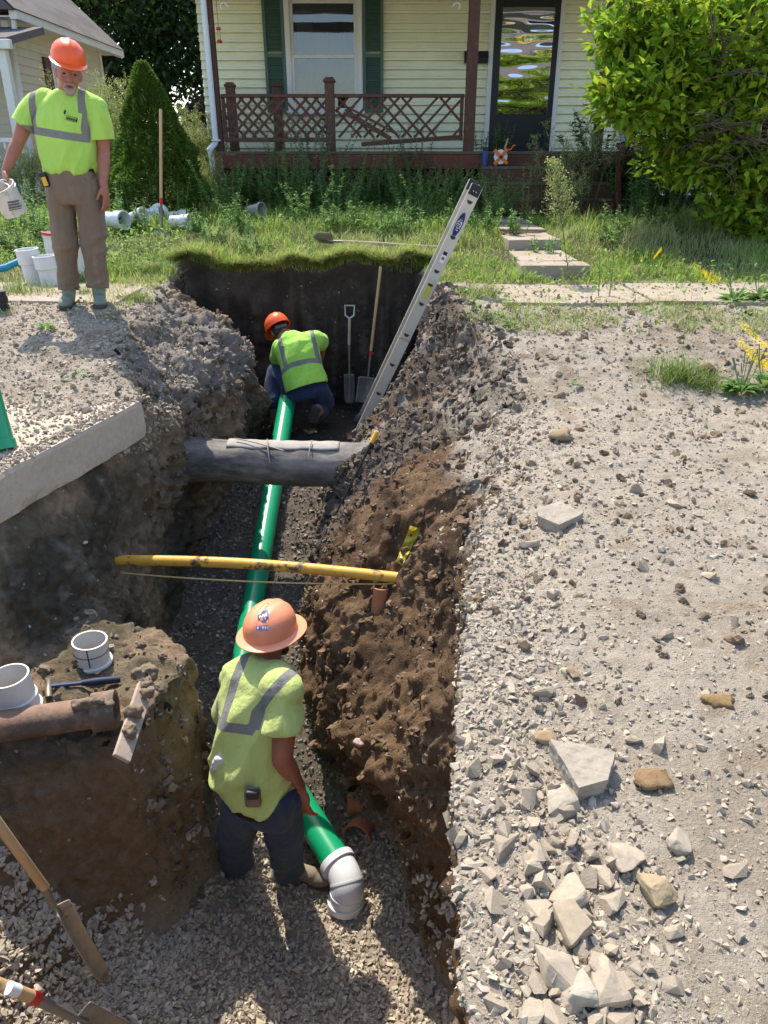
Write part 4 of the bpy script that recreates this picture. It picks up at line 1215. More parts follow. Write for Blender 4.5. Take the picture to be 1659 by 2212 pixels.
def hat_mesh(c, f, u, full=False, s=1.0):
    """hard hat with front-back ribs; c centre of the rim, f forward, u up"""
    f, u = Vector(f).normalized(), Vector(u).normalized()
    f = (f - u * f.dot(u)).normalized(); r = f.cross(u)
    n, k = 48, 12
    vs, fs = [], []
    prof = []
    for i in range(k + 1):
        t = math.pi / 2 * i / k
        prof.append((math.sin(t) ** .92, math.cos(t) ** .9 if i < k else 0.0, 0))
    prof += [(1.0, -.10, 0), (1.02, -.13, 1), (1.02, -.17, 1)]
    for pr_, ph_, br in prof:
        for j in range(n):
            a = 2 * math.pi * j / n
            ca, sa = math.cos(a), math.sin(a)
            x, y = pr_ * sa * .112, pr_ * ca * .138
            z = ph_ * .118
            if not br:
                lat = abs(x)
                rib = .006 * math.exp(-(lat / .012) ** 2) + .004 * math.exp(-((lat - .04) / .008) ** 2)
                z += rib * (ph_ > .15) * min(1, ph_ * 2)
            if br:
                e = (.03 + .018 * max(0, ca)) if full else (.006 + .05 * max(0, ca) ** 2.2)
                x += sa * e; y += ca * e; z -= (.010 if full else .016 * max(0, ca) ** 2)
            vs.append(Vector(c) + (r * x + f * y + u * z) * s)
    for i in range(len(prof) - 1):
        for j in range(n): fs.append((i * n + j, i * n + (j + 1) % n, (i + 1) * n + (j + 1) % n, (i + 1) * n + j))
    return vs, fs
def add_hat(c, f, u, mat, root, full=False, s=1.0):
    m = MB(); m.add(*hat_mesh(c, f, u, full, s))
    o = m.build('hard_hat', mat, root, smooth=True, sharp=60)
    q = o.modifiers.new('solid', 'SOLIDIFY'); q.thickness = .004
    return o
def head(B, c, f, u, neck, nr=.058):
    f, u = Vector(f).normalized(), Vector(u).normalized(); f = (f - u * f.dot(u)).normalized(); r = f.cross(u); c = Vector(c)
    ax = (r, f, u); at = lambda a, b, d: c + r * a + f * b + u * d
    B.ell(c, .077, .097, .105, ax); B.ell(at(0, .028, -.065), .06, .066, .055, ax); B.cap(at(-.012, .07, -.105), .024, at(.012, .07, -.105), .024)
    B.cap(at(0, .088, .012), .011, at(0, .116, -.032), .016); B.cap(at(-.012, .1, -.034), .01, at(.012, .1, -.034), .01)
    B.ell(at(0, .08, .026), .052, .018, .014, ax)
    for s in (-1, 1):
        B.ell(at(.04 * s, .068, -.03), .026, .024, .024, ax); B.ell(at(.081 * s, -.008, -.015), .011, .022, .034, ax); B.cap(at(.012 * s, .088, -.068), .010, at(.024 * s, .08, -.07), .009)
    B.cap(at(0, -.02, -.07), nr, neck, nr * 1.1)
    return at
def hand(B, wrist, d, pn, side, curl=30, spread=8, s=1.0, thumb=40):
    """d: direction of the fingers, pn: palm normal (where fingers curl to), side: +1 thumb towards d x pn"""
    d, pn = Vector(d).normalized(), Vector(pn); pn = (pn - d * pn.dot(d)).normalized(); x = d.cross(pn) * side
    w = Vector(wrist)
    B.ell(w + d * .05 * s, .043 * s, .05 * s, .018 * s, (x, d, pn)); B.cap(w, .026 * s, w + d * .04 * s, .026 * s)
    for i, (off, L) in enumerate(((.031, .078), (.011, .088), (-.010, .082), (-.030, .064))):
        p = w + d * .088 * s + x * off * s; ang = R(curl * .5); dd = d
        for k, fr in enumerate((.46, .3, .24)):
            a = ang * (1 + k * .9)
            dd = (d * math.cos(a) + pn * math.sin(a) + x * math.sin(R(spread * (1.5 - i) / 1.5)) * .5).normalized()
            q = p + dd * L * fr * s
            B.cap(p, (.0098 - .001 * k) * s, q, (.0092 - .001 * k) * s, 8); p = q
    p = w + d * .03 * s + x * .03 * s; dd = (d * math.cos(R(thumb)) + x * math.sin(R(thumb)) + pn * .35).normalized()
    q = p + dd * .045 * s; B.cap(p, .015 * s, q, .0115 * s, 8); dd = (dd + d * .5 + pn * .2).normalized(); B.cap(q, .011 * s, q + dd * .034 * s, .0085 * s, 8)
def boot(heel, toe, ankle_top, mat, root, name='boot'):
    heel, toe, at_ = Vector(heel), Vector(toe), Vector(ankle_top)
    d = (toe - heel).normalized(); up = (at_ - heel); up = (up - d * up.dot(d)).normalized(); x = d.cross(up)
    B = Blob(); L = (toe - heel).length
    B.ell(heel + d * .055 + up * .05, .045, .06, .05, (x, d, up)); B.ell(heel + d * (L - .085) + up * .038, .051, .085, .04, (x, d, up))
    B.cap(heel + d * .06 + up * .05, .045, heel + d * (L * .6) + up * .05, .043); B.cap(heel + d * .06 + up * .06, .05, at_, .056)
    me, co = B.mesh('boot', .008, 3)
    o = add_part(name, me, mat, root)
    m = MB(); pts = []
    for t, w in ((0.0, .028), (.06, .04), (.2, .041), (.42, .037), (.65, .05), (.85, .047), (.96, .03), (1.0, .012)):
        pts.append((t, w))
    poly = [heel + d * (t * (L + .012) - .006) + x * (w + .004) for t, w in pts] + [heel + d * (t * (L + .012) - .006) - x * (w + .004) for t, w in pts[::-1]]
    m.prism([p + up * -.004 for p in poly], up * .024); m.build('sole', M['sole'], o, bevel=.004)
    return o
def trim(me, p, n, r):
    """cut a cloth mesh open at plane (p, n) within radius r of p"""
    p, n = Vector(p), Vector(n).normalized()
    bm = bmesh.new(); bm.from_mesh(me)
    fs = [f for f in bm.faces if (f.calc_center_median() - p).length < r]
    es = {e for f in fs for e in f.edges}; vs_ = {v for f in fs for v in f.verts}
    bmesh.ops.bisect_plane(bm, geom=list(vs_) + list(es) + fs, plane_co=p, plane_no=n, clear_outer=True)
    bm.to_mesh(me); bm.free(); me.update()
    k = len(me.vertices); co = np.empty(k * 3, np.float32); me.vertices.foreach_get('co', co)
    return co.reshape(-1, 3)
def merge(*ms):
    """several world-space meshes into the first"""
    bm = bmesh.new()
    for q in ms: bm.from_mesh(q)
    bm.to_mesh(ms[0]); bm.free(); ms[0].update()
    k = len(ms[0].vertices); co = np.empty(k * 3, np.float32); ms[0].vertices.foreach_get('co', co)
    return ms[0], co.reshape(-1, 3)
def sleeve(chain, end, wr):
    b = Blob(); b.chain(chain); q, c_ = b.mesh('sleeve', .008, 2, wr)
    d0 = Vector(chain[-1][0]) - Vector(chain[0][0]); trim(q, end, d0, .5); return q
def cloth(o, th=.006):
    q = o.modifiers.new('solid', 'SOLIDIFY'); q.thickness = th; q.offset = -1; return o
def fold(seed, dirs, amp=.007, sc=9):
    """cloth folds: noise stretched along a direction"""
    dv = Vector(dirs).normalized(); x, y, _ = frame(dv)
    def f(co):
        q = np.stack([co @ np.array(x) * sc, co @ np.array(y) * sc, co @ np.array(dv) * sc * .3], 1)
        a = vnoise(q, seed); b = vnoise(q * 2.3 + 5, seed + 1)
        return amp * (1 - 2 * np.abs(a)) + amp * .45 * b
    return f
def band_float(me, co, fn): set_float(me, fn(co), 'band')
def seg_dist(co, a, b):
    a, b = np.array(a), np.array(b); d = b - a
    t = np.clip(((co - a) @ d) / (d @ d), 0, 1)
    return np.linalg.norm(co - (a + t[:, None] * d), axis=1)

# ---------------- man standing on the left bank with a bucket
Y1 = 6.05
def Q(u, v, dy=0.0): return P(u, v, y=Y1 + dy)
rt = thing('person', 'man in orange hard hat, lime shirt and brown work trousers holding a white bucket', 'person', P(178, 655, y=Y1))
hl, hr = Q(128, 402), Q(190, 400)
kl, kr = Q(139, 520, -.03), Q(203, 515, -.02)
al, ar = Q(150, 622, .02), Q(213, 618, .03)
sl_, sr_ = Q(72, 222), Q(212, 232)
el, er = Q(40, 305, -.05), Q(224, 325, .02)
wl, wr = Q(13, 366, -.14), Q(223, 398, -.06)
ch, wa = Q(140, 250), Q(150, 360)
neck0 = Q(143, 205)
hc = Q(148, 157, -.06)
hf, hu = Vector((.42, -1, -.24)), Vector((.22, -.14, 1))
B = Blob()
at = head(B, hc, hf, hu, neck0, .062)
B.loft([(Q(145, 200), .07, .06, (1, 0, 0), (0, 1, 0)), (Q(142, 225), .17, .1, (1, 0, .06), (0, 1, 0)), (ch, .19, .125, (1, 0, .06), (0, 1, 0)), (Q(146, 310), .175, .13, (1, 0, 0), (0, 1, 0)), (wa, .165, .12, (1, 0, 0), (0, 1, 0)), (Q(160, 405), .17, .11, (1, 0, 0), (0, 1, 0))])
for s_, e_, w_ in ((sl_, el, wl), (sr_, er, wr)):
    B.chain([(s_, .06), (s_.lerp(e_, .5), .056), (e_, .045), (e_.lerp(w_, .3), .047), (w_, .029)])
for h_, k_, a_ in ((hl, kl, al), (hr, kr, ar)): B.chain([(h_, .08), (k_, .055), (a_, .04)])
hand(B, wl, Vector((-.12, -.3, -1)), Vector((.9, .3, .1)), 1, curl=80, s=1.05)
hand(B, wr, Vector((.1, -.05, -1)), Vector((-.9, .2, 0)), -1, curl=30, s=1.1)
me, co = B.mesh('body', .0075, 3)
add_part('body', me, M['skin'], rt)
S = Blob()
S.loft([(Q(144, 192, .0), .075, .068, (1, 0, .05), (0, 1, .1)), (Q(143, 203, .005), .115, .085, (1, 0, .05), (0, 1, 0)), (Q(142, 222, .01), .185, .115, (1, 0, .05), (0, 1, 0)), (Q(141, 260), .215, .145, (1, 0, .05), (0, 1, 0)),
        (Q(147, 310), .2, .155, (1, 0, .02), (0, 1, 0)), (Q(152, 345), .196, .155, (1, 0, 0), (0, 1, 0)), (Q(153, 363), .194, .148, (1, 0, 0), (0, 1, 0)), (Q(153, 374), .178, .135, (1, 0, 0), (0, 1, 0))])
sle, sre = Q(51, 272, -.03), Q(219, 303, 0)
slv = [[(sl_ + Vector((.03, 0, .0)), .075), (sl_.lerp(sle, .5), .078), (sle, .086)], [(sr_ + Vector((-.03, 0, .0)), .075), (sr_.lerp(sre, .5), .077), (sre, .085)]]
S.cap(Q(100, 213), .062, sl_ + Vector((.02, 0, 0)), .07); S.cap(Q(180, 218), .062, sr_ + Vector((-.02, 0, 0)), .07)
w1 = fold(3, (.5, 0, 1), .013, 6.5); w2 = fold(8, (.6, 0, 1), .014, 13)
zb_ = Q(150, 345).z
def wr1(co): return w1(co) + w2(co) * (1 - sstep(zb_ - .02, zb_ + .15, co[:, 2]))
me, co = S.mesh('shirt', .009, 2, wr1)
me, co = merge(me, sleeve(slv[0], sle, w1), sleeve(slv[1], sre, w1))
zc1, zc2 = Q(70, 277).z, Q(200, 305).z
bA, bB = Q(60, 278), Q(210, 302)
def bands1(c):
    zl = bA.z + (c[:, 0] - bA.x) * (bB.z - bA.z) / (bB.x - bA.x)
    torso = (c[:, 0] > Q(66, 300).x) & (c[:, 0] < Q(203, 300).x)
    h1 = np.where(torso, .026 - np.abs(c[:, 2] - zl), -1)
    v1 = .024 - np.abs(c[:, 0] - Q(84, 250).x - (c[:, 2] - ch.z) * .02); v1 = np.where(c[:, 2] > zl, v1, -1)
    v2 = .024 - np.abs(c[:, 0] - Q(190, 250).x + (c[:, 2] - ch.z) * .02); v2 = np.where(c[:, 2] > zl, v2, -1)
    return np.maximum(h1, np.maximum(v1, v2))
band_float(me, co, bands1)
sh1 = cloth(add_part('shirt', me, M['shirt_a'], rt))
Tq = Blob()
Tq.loft([(Q(153, 368), .178, .132, (1, 0, 0), (0, 1, 0)), (Q(155, 385), .185, .138, (1, 0, 0), (0, 1, 0)), (Q(158, 420), .19, .135, (1, 0, 0), (0, 1, 0)), (Q(160, 440), .165, .12, (1, 0, 0), (0, 1, 0))])
for h_, k_, a_, s in ((hl, kl, al, -1), (hr, kr, ar, 1)): Tq.chain([(h_ + Vector((0, 0, -.02)), .108), (h_.lerp(k_, .5), .1), (k_, .086), (k_.lerp(a_, .5), .082), (a_ + Vector((0, 0, .02)), .076), (a_ + Vector((0, -.01, -.045)), .072)])
w3 = fold(15, (.1, 0, 1), .009, 7); w4 = fold(19, (1, .2, .3), .016, 10)
def wr2(co):
    k = np.exp(-((co[:, 2] - kl.z) / .1) ** 2) + np.exp(-((co[:, 2] - al.z - .05) / .1) ** 2)
    return w3(co) + w4(co) * np.clip(k + .2, 0, 1)
me, co = Tq.mesh('trousers', .009, 2, wr2)
for a_ in (al, ar): trim(me, a_ + Vector((0, 0, -.015)), (0, -.2, -1), .16)
tr1 = cloth(add_part('trousers', me, M['khaki'], rt))
for a_, toe, heel in ((al, Q(133, 660, -.16), Q(152, 640, .07)), (ar, Q(216, 655, -.14), Q(213, 635, .09))):
    g0 = .0
    hh = Vector((heel.x, heel.y, gz(heel.x, heel.y) + .005)); tt = Vector((toe.x, toe.y, gz(toe.x, toe.y) + .005)); tt.z = max(tt.z, hh.z - .03)
    boot(hh, tt, a_ + Vector((0, 0, .02)), M['green_boot'], rt)
m = MB(); pts = []
for k in range(36):
    t = 2 * math.pi * k / 36; c0 = Q(153, 371)
    pts.append((c0 + Vector((.184 * math.cos(t), .140 * math.sin(t), 0))))
vs = [p + Vector((0, 0, dz)) for dz in (-.02, .02) for p in pts]
m.add(vs, [(k, (k + 1) % 36, 36 + (k + 1) % 36, 36 + k) for k in range(36)]); bo = m.build('belt', M['belt'], rt, smooth=True); q = bo.modifiers.new('s', 'SOLIDIFY'); q.thickness = .006
add_hat(at(0, -.018, .083), hf, hu + Vector((.05, -.02, 0)), M['hat'], rt, s=1.02)
r_ = hf.normalized().cross(hu.normalized())
Bb = Blob(); Bb.cap(at(-.014, .077, -.108), .022, at(.014, .077, -.108), .022); Bb.cap(at(-.024, .091, -.056), .007, at(.024, .091, -.056), .007)
for s in (-1, 1): Bb.chain([(at(.028 * s, .088, -.058), .0065), (at(.034 * s, .08, -.085), .009), (at(.02 * s, .08, -.108), .014)])
me, co = Bb.mesh('beard', .005, 2); add_part('beard', me, M['grey_beard'], rt)
for s in (-1, 1):
    m = MB(); b_ = Blob(); b_.ell(at(.033 * s, .083, .002), .014, .008, .006); m.v, m.f = b_.m.v, b_.m.f; m.build('eye', M['belt'], rt, smooth=True)
m = MB(); b_ = Blob(); b_.ell(at(0, .094, -.073), .02, .006, .006, (hf.normalized().cross(hu.normalized()), hf.normalized(), hu.normalized())); m.v, m.f = b_.m.v, b_.m.f; m.build('mouth', M['sole'], rt, smooth=True)
for s in (-1, 1):
    m = MB(); m.tube([at(.014 * s, .094, .018), at(.034 * s, .09, .024), at(.05 * s, .078, .016)], .006, n=6); m.build('eyebrow', M['grey_beard'], rt, smooth=True)
# yellow and black gauge on the belt
gc = Q(97, 388, -.12)
m = MB(); m.box(gc, (.045, .035, .1), Matrix.Rotation(R(-12), 3, 'Y')); ga = m.build('belt_gauge', M['dark_metal'], rt, bevel=.008)
m = MB(); m.box(gc + Vector((.004, -.019, -.012)), (.034, .006, .06), Matrix.Rotation(R(-12), 3, 'Y')); m.build('face', M['yellow_plastic'], ga, bevel=.002)
def decal(bvh, corners, nu, nv, fn, off=.003):
    """quads laid on a surface inside four picture corners; fn(a, b) tells which cells exist"""
    m = MB(); o = Vector((0, 0, CAM_Z))
    c00_, c10_, c11_, c01_ = [Vector(c) for c in corners]
    def hit(a, b):
        q = c00_ * (1 - a) * (1 - b) + c10_ * a * (1 - b) + c11_ * a * b + c01_ * (1 - a) * b
        d = (P(q.x, q.y, d=1.0) - o).normalized(); h = bvh.ray_cast(o, d)
        return (h[0] - d * off) if h[0] is not None else None
    for i in range(nu):
        for j in range(nv):
            if not fn((i + .5) / nu, (j + .5) / nv): continue
            ps = [hit(i / nu, j / nv), hit((i + 1) / nu, j / nv), hit((i + 1) / nu, (j + 1) / nv), hit(i / nu, (j + 1) / nv)]
            if None in ps: continue
            m.add(ps, [(0, 1, 2, 3)])
    return m
def bvh_of(o):
    me = o.data; W_ = mw(o)
    return BVHTree.FromPolygons([W_ @ v.co for v in me.vertices], [tuple(p.vertices) for p in me.polygons])
bpy.context.view_layer.update()
bv = bvh_of(sh1)
dm = decal(bv, [(142, 236), (178, 246), (174, 277), (139, 268)], 8, 8, lambda a, b: True, .004); pk = dm.build('pocket', M['shirt_a'], rt, smooth=True); set_float(pk.data, np.full(len(pk.data.vertices), -1.0), 'band')
dm = decal(bv, [(144, 249), (168, 255), (166, 265), (142, 259)], 22, 10, lambda a, b: b < .12 or b > .88 or a < .06 or a > .94 or (int(a * 22) % 4 != 1 and .25 < b < .8), .008); dm.build('printed_logo', M['belt'], pk)
m = MB(); m.tube([Q(141, 238, -.165), Q(139, 246, -.165)], .007, n=8); m.build('pen', M['belt'], pk)
# his bucket
M['bucket'] = mk('dirty_white_bucket', (0.66, 0.63, 0.57, 1), rough=0.5, var=0.12, vscale=8, spots=((0.33, 0.25, 0.18, 1), 6, 0.55, 0.15))
def bucket(c, axis, rt_, rb_, h, label, name='bucket', mat='bucket', handle=None):
    c = Vector(c); ax = Vector(axis).normalized()
    root = thing(name, label, 'bucket', c)
    m = MB(); m.lathe([(.001, 0), (rb_, 0), (rt_, h * .86), (rt_ + .008, h * .87), (rt_ + .008, h * .9), (rt_ + .002, h * .91), (rt_ + .004, h), (rt_ - .004, h), (rb_ - .004, .006), (.001, .006)], c, ax, 36)
    bd = m.build('shell', M[mat], root, smooth=True)
    if handle:
        m = MB(); m.tube(handle, .004, n=6); m.build('handle', M['bright_steel'], root)
    return root
bax = Vector((-.22, -.5, 1)).normalized()
bc = P(34, 458, y=Y1 - .2)
grip = wl + Vector((-.01, -.03, -.1))
x_, y_, _ = frame(bax)
rim = bc + bax * .17
e1, e2 = rim + x_ * .098, rim - x_ * .098
hb = [e1.lerp(grip, 0)] + [e1 * (1 - t) ** 2 + (grip + Vector((0, 0, .06))) * 2 * t * (1 - t) + e2 * t ** 2 for t in [i / 12 for i in range(1, 12)]] + [e2]
bk = bucket(bc, bax, .1, .086, .2, 'small dirty white bucket with tools held by the man on the bank', handle=hb)
m = MB(); m.lathe([(.001, .12), (.088, .12)], bc, bax, 24); m.build('contents', M['terracotta'], bk)
m = MB(); m.tube([bc + bax * .1 + x_ * -.02, bc + bax * .2 + x_ * -.04 - y_ * .02], .012, n=8); m.build('tool_handle', M['white_pvc'], bk)
bpy.context.view_layer.update()
bv = bvh_of([c for c in bk.children if c.name.startswith('shell')][0])
dm = decal(bv, [(16, 436), (46, 431), (47, 450), (20, 456)], 12, 10, lambda a, b: int(b * 10) % 3 != 2 and not (a > .8 and b < .5), .002); dm.build('printed_label', M['strap'], bk)

# ---------------- man in the front of the trench
def Q(u, v, y): return P(u, v, y=y)
rt = thing('person', 'man in full brim hard hat and faded lime shirt standing before the green pipe', 'person', Q(570, 1895, 2.85))
hl, hr = Q(530, 1725, 2.66), Q(608, 1728, 2.68)
kl, kr = Q(512, 1800, 2.76), Q(610, 1805, 2.76)
al, ar = Q(512, 1880, 2.86), Q(622, 1878, 2.84)
sl_, sr_ = Q(512, 1462, 2.93), Q(618, 1492, 2.72)
er, wr = Q(610, 1640, 2.60), Q(644, 1696, 2.70)
el, wl = Q(487, 1560, 2.98), Q(500, 1640, 3.1)
hc = Q(585, 1372, 2.97); neck0 = Q(578, 1438, 2.88)
hf, hu = Vector((.42, .9, -.05)), Vector((.04, .12, 1))
B = Blob(); at = head(B, hc, hf, hu, neck0, .062)
tx = Vector((.92, -.36, -.08)); ty = Vector((.36, .92, -.25)); ty0 = Vector((.36, .93, 0.02))
B.loft([(Q(572, 1430, 2.88), .07, .06, tx, ty), (Q(562, 1465, 2.85), .15, .085, tx, ty), (Q(552, 1540, 2.79), .15, .1, tx, ty), (Q(550, 1620, 2.73), .15, .1, tx, ty), (Q(558, 1700, 2.68), .15, .1, tx, ty), (Q(566, 1730, 2.68), .15, .1, tx, ty)])
for s_, e_, w_ in ((sl_, el, wl), (sr_, er, wr)): B.chain([(s_, .062), (s_.lerp(e_, .5), .058), (e_, .05), (e_.lerp(w_, .3), .05), (w_, .031)])
for h_, k_, a_ in ((hl, kl, al), (hr, kr, ar)): B.chain([(h_, .08), (k_, .055), (a_, .04)])
hand(B, wr, Vector((.1, -.1, -1)), Vector((.5, .9, .1)), -1, curl=38, s=1.4)
hand(B, wl, Vector((.3, .6, -.8)), Vector((.7, .3, -.3)), 1, curl=60, s=1.05)
me, co = B.mesh('body', .0075, 3); add_part('body', me, M['skin2'], rt)
S = Blob()
S.loft([(Q(577, 1420, 2.885), .07, .066, tx, ty), (Q(573, 1435, 2.872), .115, .085, tx, ty), (Q(563, 1460, 2.85), .175, .115, tx, ty), (Q(553, 1520, 2.80), .178, .14, tx, ty), (Q(547, 1590, 2.745), .17, .15, tx, ty), (Q(545, 1650, 2.70), .175, .158, tx, ty), (Q(550, 1688, 2.68), .182, .16, tx, ty0), (Q(553, 1702, 2.675), .175, .15, tx, ty0)])
sre, sle = Q(609, 1576, 2.655), Q(490, 1545, 2.97)
slv = [[(sr_ + Vector((-.03, 0, 0)), .085), (sr_.lerp(sre, .5), .083), (sre, .09)], [(sl_ + Vector((.03, 0, 0)), .08), (sle, .078)]]
S.cap(Q(595, 1465, 2.80), .075, sr_, .085); S.cap(Q(535, 1455, 2.9), .075, sl_, .08)
w1 = fold(33, (.5, 0, 1), .018, 6.5); w2 = fold(38, (.8, .2, .6), .016, 11); zz_ = Q(560, 1640, 2.69).z
def wr1(co): return w1(co) + w2(co) * (1 - sstep(zz_ - .05, zz_ + .15, co[:, 2]))
me, co = S.mesh('shirt', .009, 2, wr1)
me, co = merge(me, sleeve(slv[0], sre, w1), sleeve(slv[1], sle, w1))
# bands on his back follow a tilted frame
oB = np.array(Q(545, 1560, 2.66)); txn = np.array(tx.normalized()); uz = np.array((Q(566, 1460, 2.845) - Q(560, 1690, 2.665)).normalized())
def bands3(c):
    q = c - oB; a = q @ txn; b = q @ uz
    tor = (a < .03) & (a > -.3)
    h = np.where(tor, .024 - np.abs(b + .03), -1)
    v1 = np.where(b > -.03, .027 - np.abs(a - .02 - .55 * np.clip(b - .06, 0, 1)), -1)
    v2 = np.where(b > -.03, .024 - np.abs(a + .14), -1)
    return np.maximum(h, np.maximum(v1, v2))
band_float(me, co, bands3)
sh3 = cloth(add_part('shirt', me, M['shirt_c'], rt))
Tq = Blob()
Tq.loft([(Q(563, 1694, 2.663), .172, .135, tx, ty), (Q(566, 1712, 2.665), .18, .14, tx, (0, 1, 0)), (Q(569, 1738, 2.68), .18, .13, tx, (0, 1, 0)), (Q(570, 1755, 2.69), .15, .11, tx, (0, 1, 0))])
for h_, k_, a_ in ((hl, kl, al), (hr, kr, ar)): Tq.chain([(h_, .108), (h_.lerp(k_, .5), .1), (k_, .088), (k_.lerp(a_, .5), .084), (a_, .08), (a_ + Vector((0, 0, -.09)), .082)])
w3 = fold(45, (.1, 0, 1), .009, 7); w4 = fold(49, (1, .2, .3), .016, 10)
def wr2(co): return w3(co) + w4(co) * np.clip(np.exp(-((co[:, 2] - kl.z) / .12) ** 2) + np.exp(-((co[:, 2] - al.z - .05) / .12) ** 2), 0, 1)
me, co = Tq.mesh('trousers', .009, 2, wr2)
for a_ in (al, ar): trim(me, a_ + Vector((0, 0, -.085)), (0, 0, -1), .16)
tr3 = cloth(add_part('trousers', me, M['denim'], rt))
fz_ = gz(ar.x + .1, ar.y) + .012
boot(Vector((ar.x - .02, ar.y + .03, fz_)), Vector((ar.x + .25, ar.y - .06, fz_)), ar + Vector((0, 0, .03)), M['boot'], rt)
fz_ = gz(al.x, al.y) + .012
boot(Vector((al.x, al.y - .06, fz_)), Vector((al.x + .04, al.y + .22, fz_)), al + Vector((0, 0, .03)), M['boot'], rt)
h3 = add_hat(at(0, -.005, .045), hf, hu + Vector((-.06, -.05, 0)), M['hat_old'], rt, full=True, s=1.07)
Bb = Blob(); Bb.ell(at(0, -.014, .0), .08, .09, .09, (hf.normalized().cross(hu), hf.normalized(), hu)); me, co = Bb.mesh('hair', .006, 2); add_part('hair', me, M['hair'], rt)
Bb = Blob(); Bb.cap(at(-.03, .06, -.1), .03, at(.03, .06, -.1), .03); Bb.cap(at(.06, .03, -.075), .022, at(.03, .06, -.1), .028); Bb.cap(at(-.06, .03, -.075), .022, at(-.03, .06, -.1), .028); me, co = Bb.mesh('beard', .006, 2); add_part('beard', me, M['hair'], rt)
m = MB(); m.box(at(0, -.095, -.02), (.085, .02, .028), Matrix.Rotation(R(-25), 3, 'Z')); m.build('hat_strap', M['strap'], rt, bevel=.006)
m = MB(); pts = []
for k in range(36):
    t = 2 * math.pi * k / 36; pts.append(Q(560, 1712, 2.672) + tx.normalized() * .188 * math.cos(t) + ty0.normalized() * .15 * math.sin(t))
m.add([p + Vector((0, 0, dz)) for dz in (-.02, .02) for p in pts], [(k, (k + 1) % 36, 36 + (k + 1) % 36, 36 + k) for k in range(36)]); bo = m.build('belt', M['belt'], rt, smooth=True); q = bo.modifiers.new('s', 'SOLIDIFY'); q.thickness = .006
pc = Q(546, 1722, 2.515)
m = MB(); m.box(pc, (.075, .04, .1)); po = m.build('belt_pouch', M['boot'], rt, bevel=.012)
m = MB(); m.box(pc + Vector((.004, -.016, .035)), (.06, .03, .045)); m.build('buckle', M['dark_metal'], po, bevel=.008)
# rag in the left back pocket
B2 = Blob(); rg_ = Q(470, 1640, 2.62)
B2.cap(rg_ + Vector((.03, .03, .03)), .014, rg_ + Vector((-.01, 0, -.02)), .016); B2.cap(rg_ + Vector((-.01, 0, -.02)), .012, rg_ + Vector((.0, -.01, -.1)), .007); B2.cap(rg_ + Vector((.0, 0, 0)), .013, rg_ + Vector((-.03, 0, -.06)), .008); B2.cap(rg_ + Vector((.02, 0, .0)), .014, rg_ + Vector((.025, -.005, -.075)), .008)
me, co = B2.mesh('rag', .005, 1, fold(71, (0, 0, 1), .005, 40)); add_part('rag', me, mk('white_rag', (.6, .58, .58, 1), rough=.9, var=.15, vscale=20), rt)
# stickers on his hat
bpy.context.view_layer.update()
dg = bpy.context.evaluated_depsgraph_get(); ev = h3.evaluated_get(dg); em = ev.to_mesh()
bv = BVHTree.FromPolygons([mw(h3) @ v.co for v in em.vertices], [tuple(p.vertices) for p in em.polygons]); ev.to_mesh_clear()
state = lambda a, b: not ((b > .62 and a < .12 + (b - .62) * 1.1) or (b > .7 and a > 1 - (b - .7) * 1.6) or (b < .18 and a < .45 - b) )
sc3 = [(556, 1324), (580, 1316), (580, 1342), (558, 1350)]
dm = decal(bv, sc3, 16, 16, state, .002); stk = dm.build('sticker', M['blue_plastic'], h3)
dm = decal(bv, sc3, 16, 16, lambda a, b: state(a, b) and .22 < b < .5 and .12 < a < .88 and int((a + b * .6) * 12) % 3 != 0, .003); dm.build('sticker_mark', M['white_paint'], stk)
dm = decal(bv, sc3, 16, 16, lambda a, b: state(a, b) and .5 < b < .72 and .15 < a < .85 and int((a - b * .5) * 10) % 3 == 0, .003); dm.build('sticker_mark', M['orange_plastic'], stk)
sc4 = [(553, 1352), (579, 1351), (579, 1362), (553, 1361)]
dm = decal(bv, sc4, 14, 4, lambda a, b: True, .002); stk = dm.build('sticker', mk('purple_sticker', (.25, .12, .3, 1), rough=.5, var=.2, vscale=40), h3)
dm = decal(bv, sc4, 14, 6, lambda a, b: .2 < b < .8 and int(a * 14) % 3 != 0 and not (.3 < a < .5), .003); dm.build('sticker_mark', M['white_paint'], stk)

# ---------------- man crouching at the far end of the trench
rt = thing('person', 'man in orange hard hat and blue jeans crouching over the pipe at the back wall', 'person', Q(640, 900, 7.0))
hipL, hipR = Q(632, 846, 7.0), Q(690, 844, 7.0)
shL, shR = Q(606, 752, 7.12), Q(682, 735, 7.16)
elL, wrL = Q(612, 788, 7.42), Q(612, 830, 7.55)
elR, wrR = Q(694, 744, 7.34), Q(690, 790, 7.52)
neck0 = Q(622, 726, 7.22)
hc = Q(603, 714, 7.3)
hf, hu = Vector((-.35, .75, -.6)), Vector((-.42, .5, .8))
B = Blob(); at = head(B, hc, hf, hu, neck0, .062)
tx = (shR - shL).normalized(); 
ty = Vector((0, .9, -.45)); ty2 = Vector((0, 1, -.2))
B.loft([(Q(628, 728, 7.2), .08, .06, tx, ty), (Q(640, 748, 7.14), .15, .08, tx, ty), (Q(650, 790, 7.08), .15, .1, tx, ty), (Q(660, 838, 7.0), .15, .1, tx, ty2)])
for s_, e_, w_ in ((shL, elL, wrL), (shR, elR, wrR)): B.chain([(s_, .062), (e_, .048), (e_.lerp(w_, .3), .05), (w_, .031)])
B.chain([(hipL, .09), (Q(594, 808, 7.2), .06), (Q(590, 862, 7.05), .045)]); B.chain([(hipR, .09), (Q(690, 880, 7.25), .06), (Q(688, 890, 6.88), .045)])
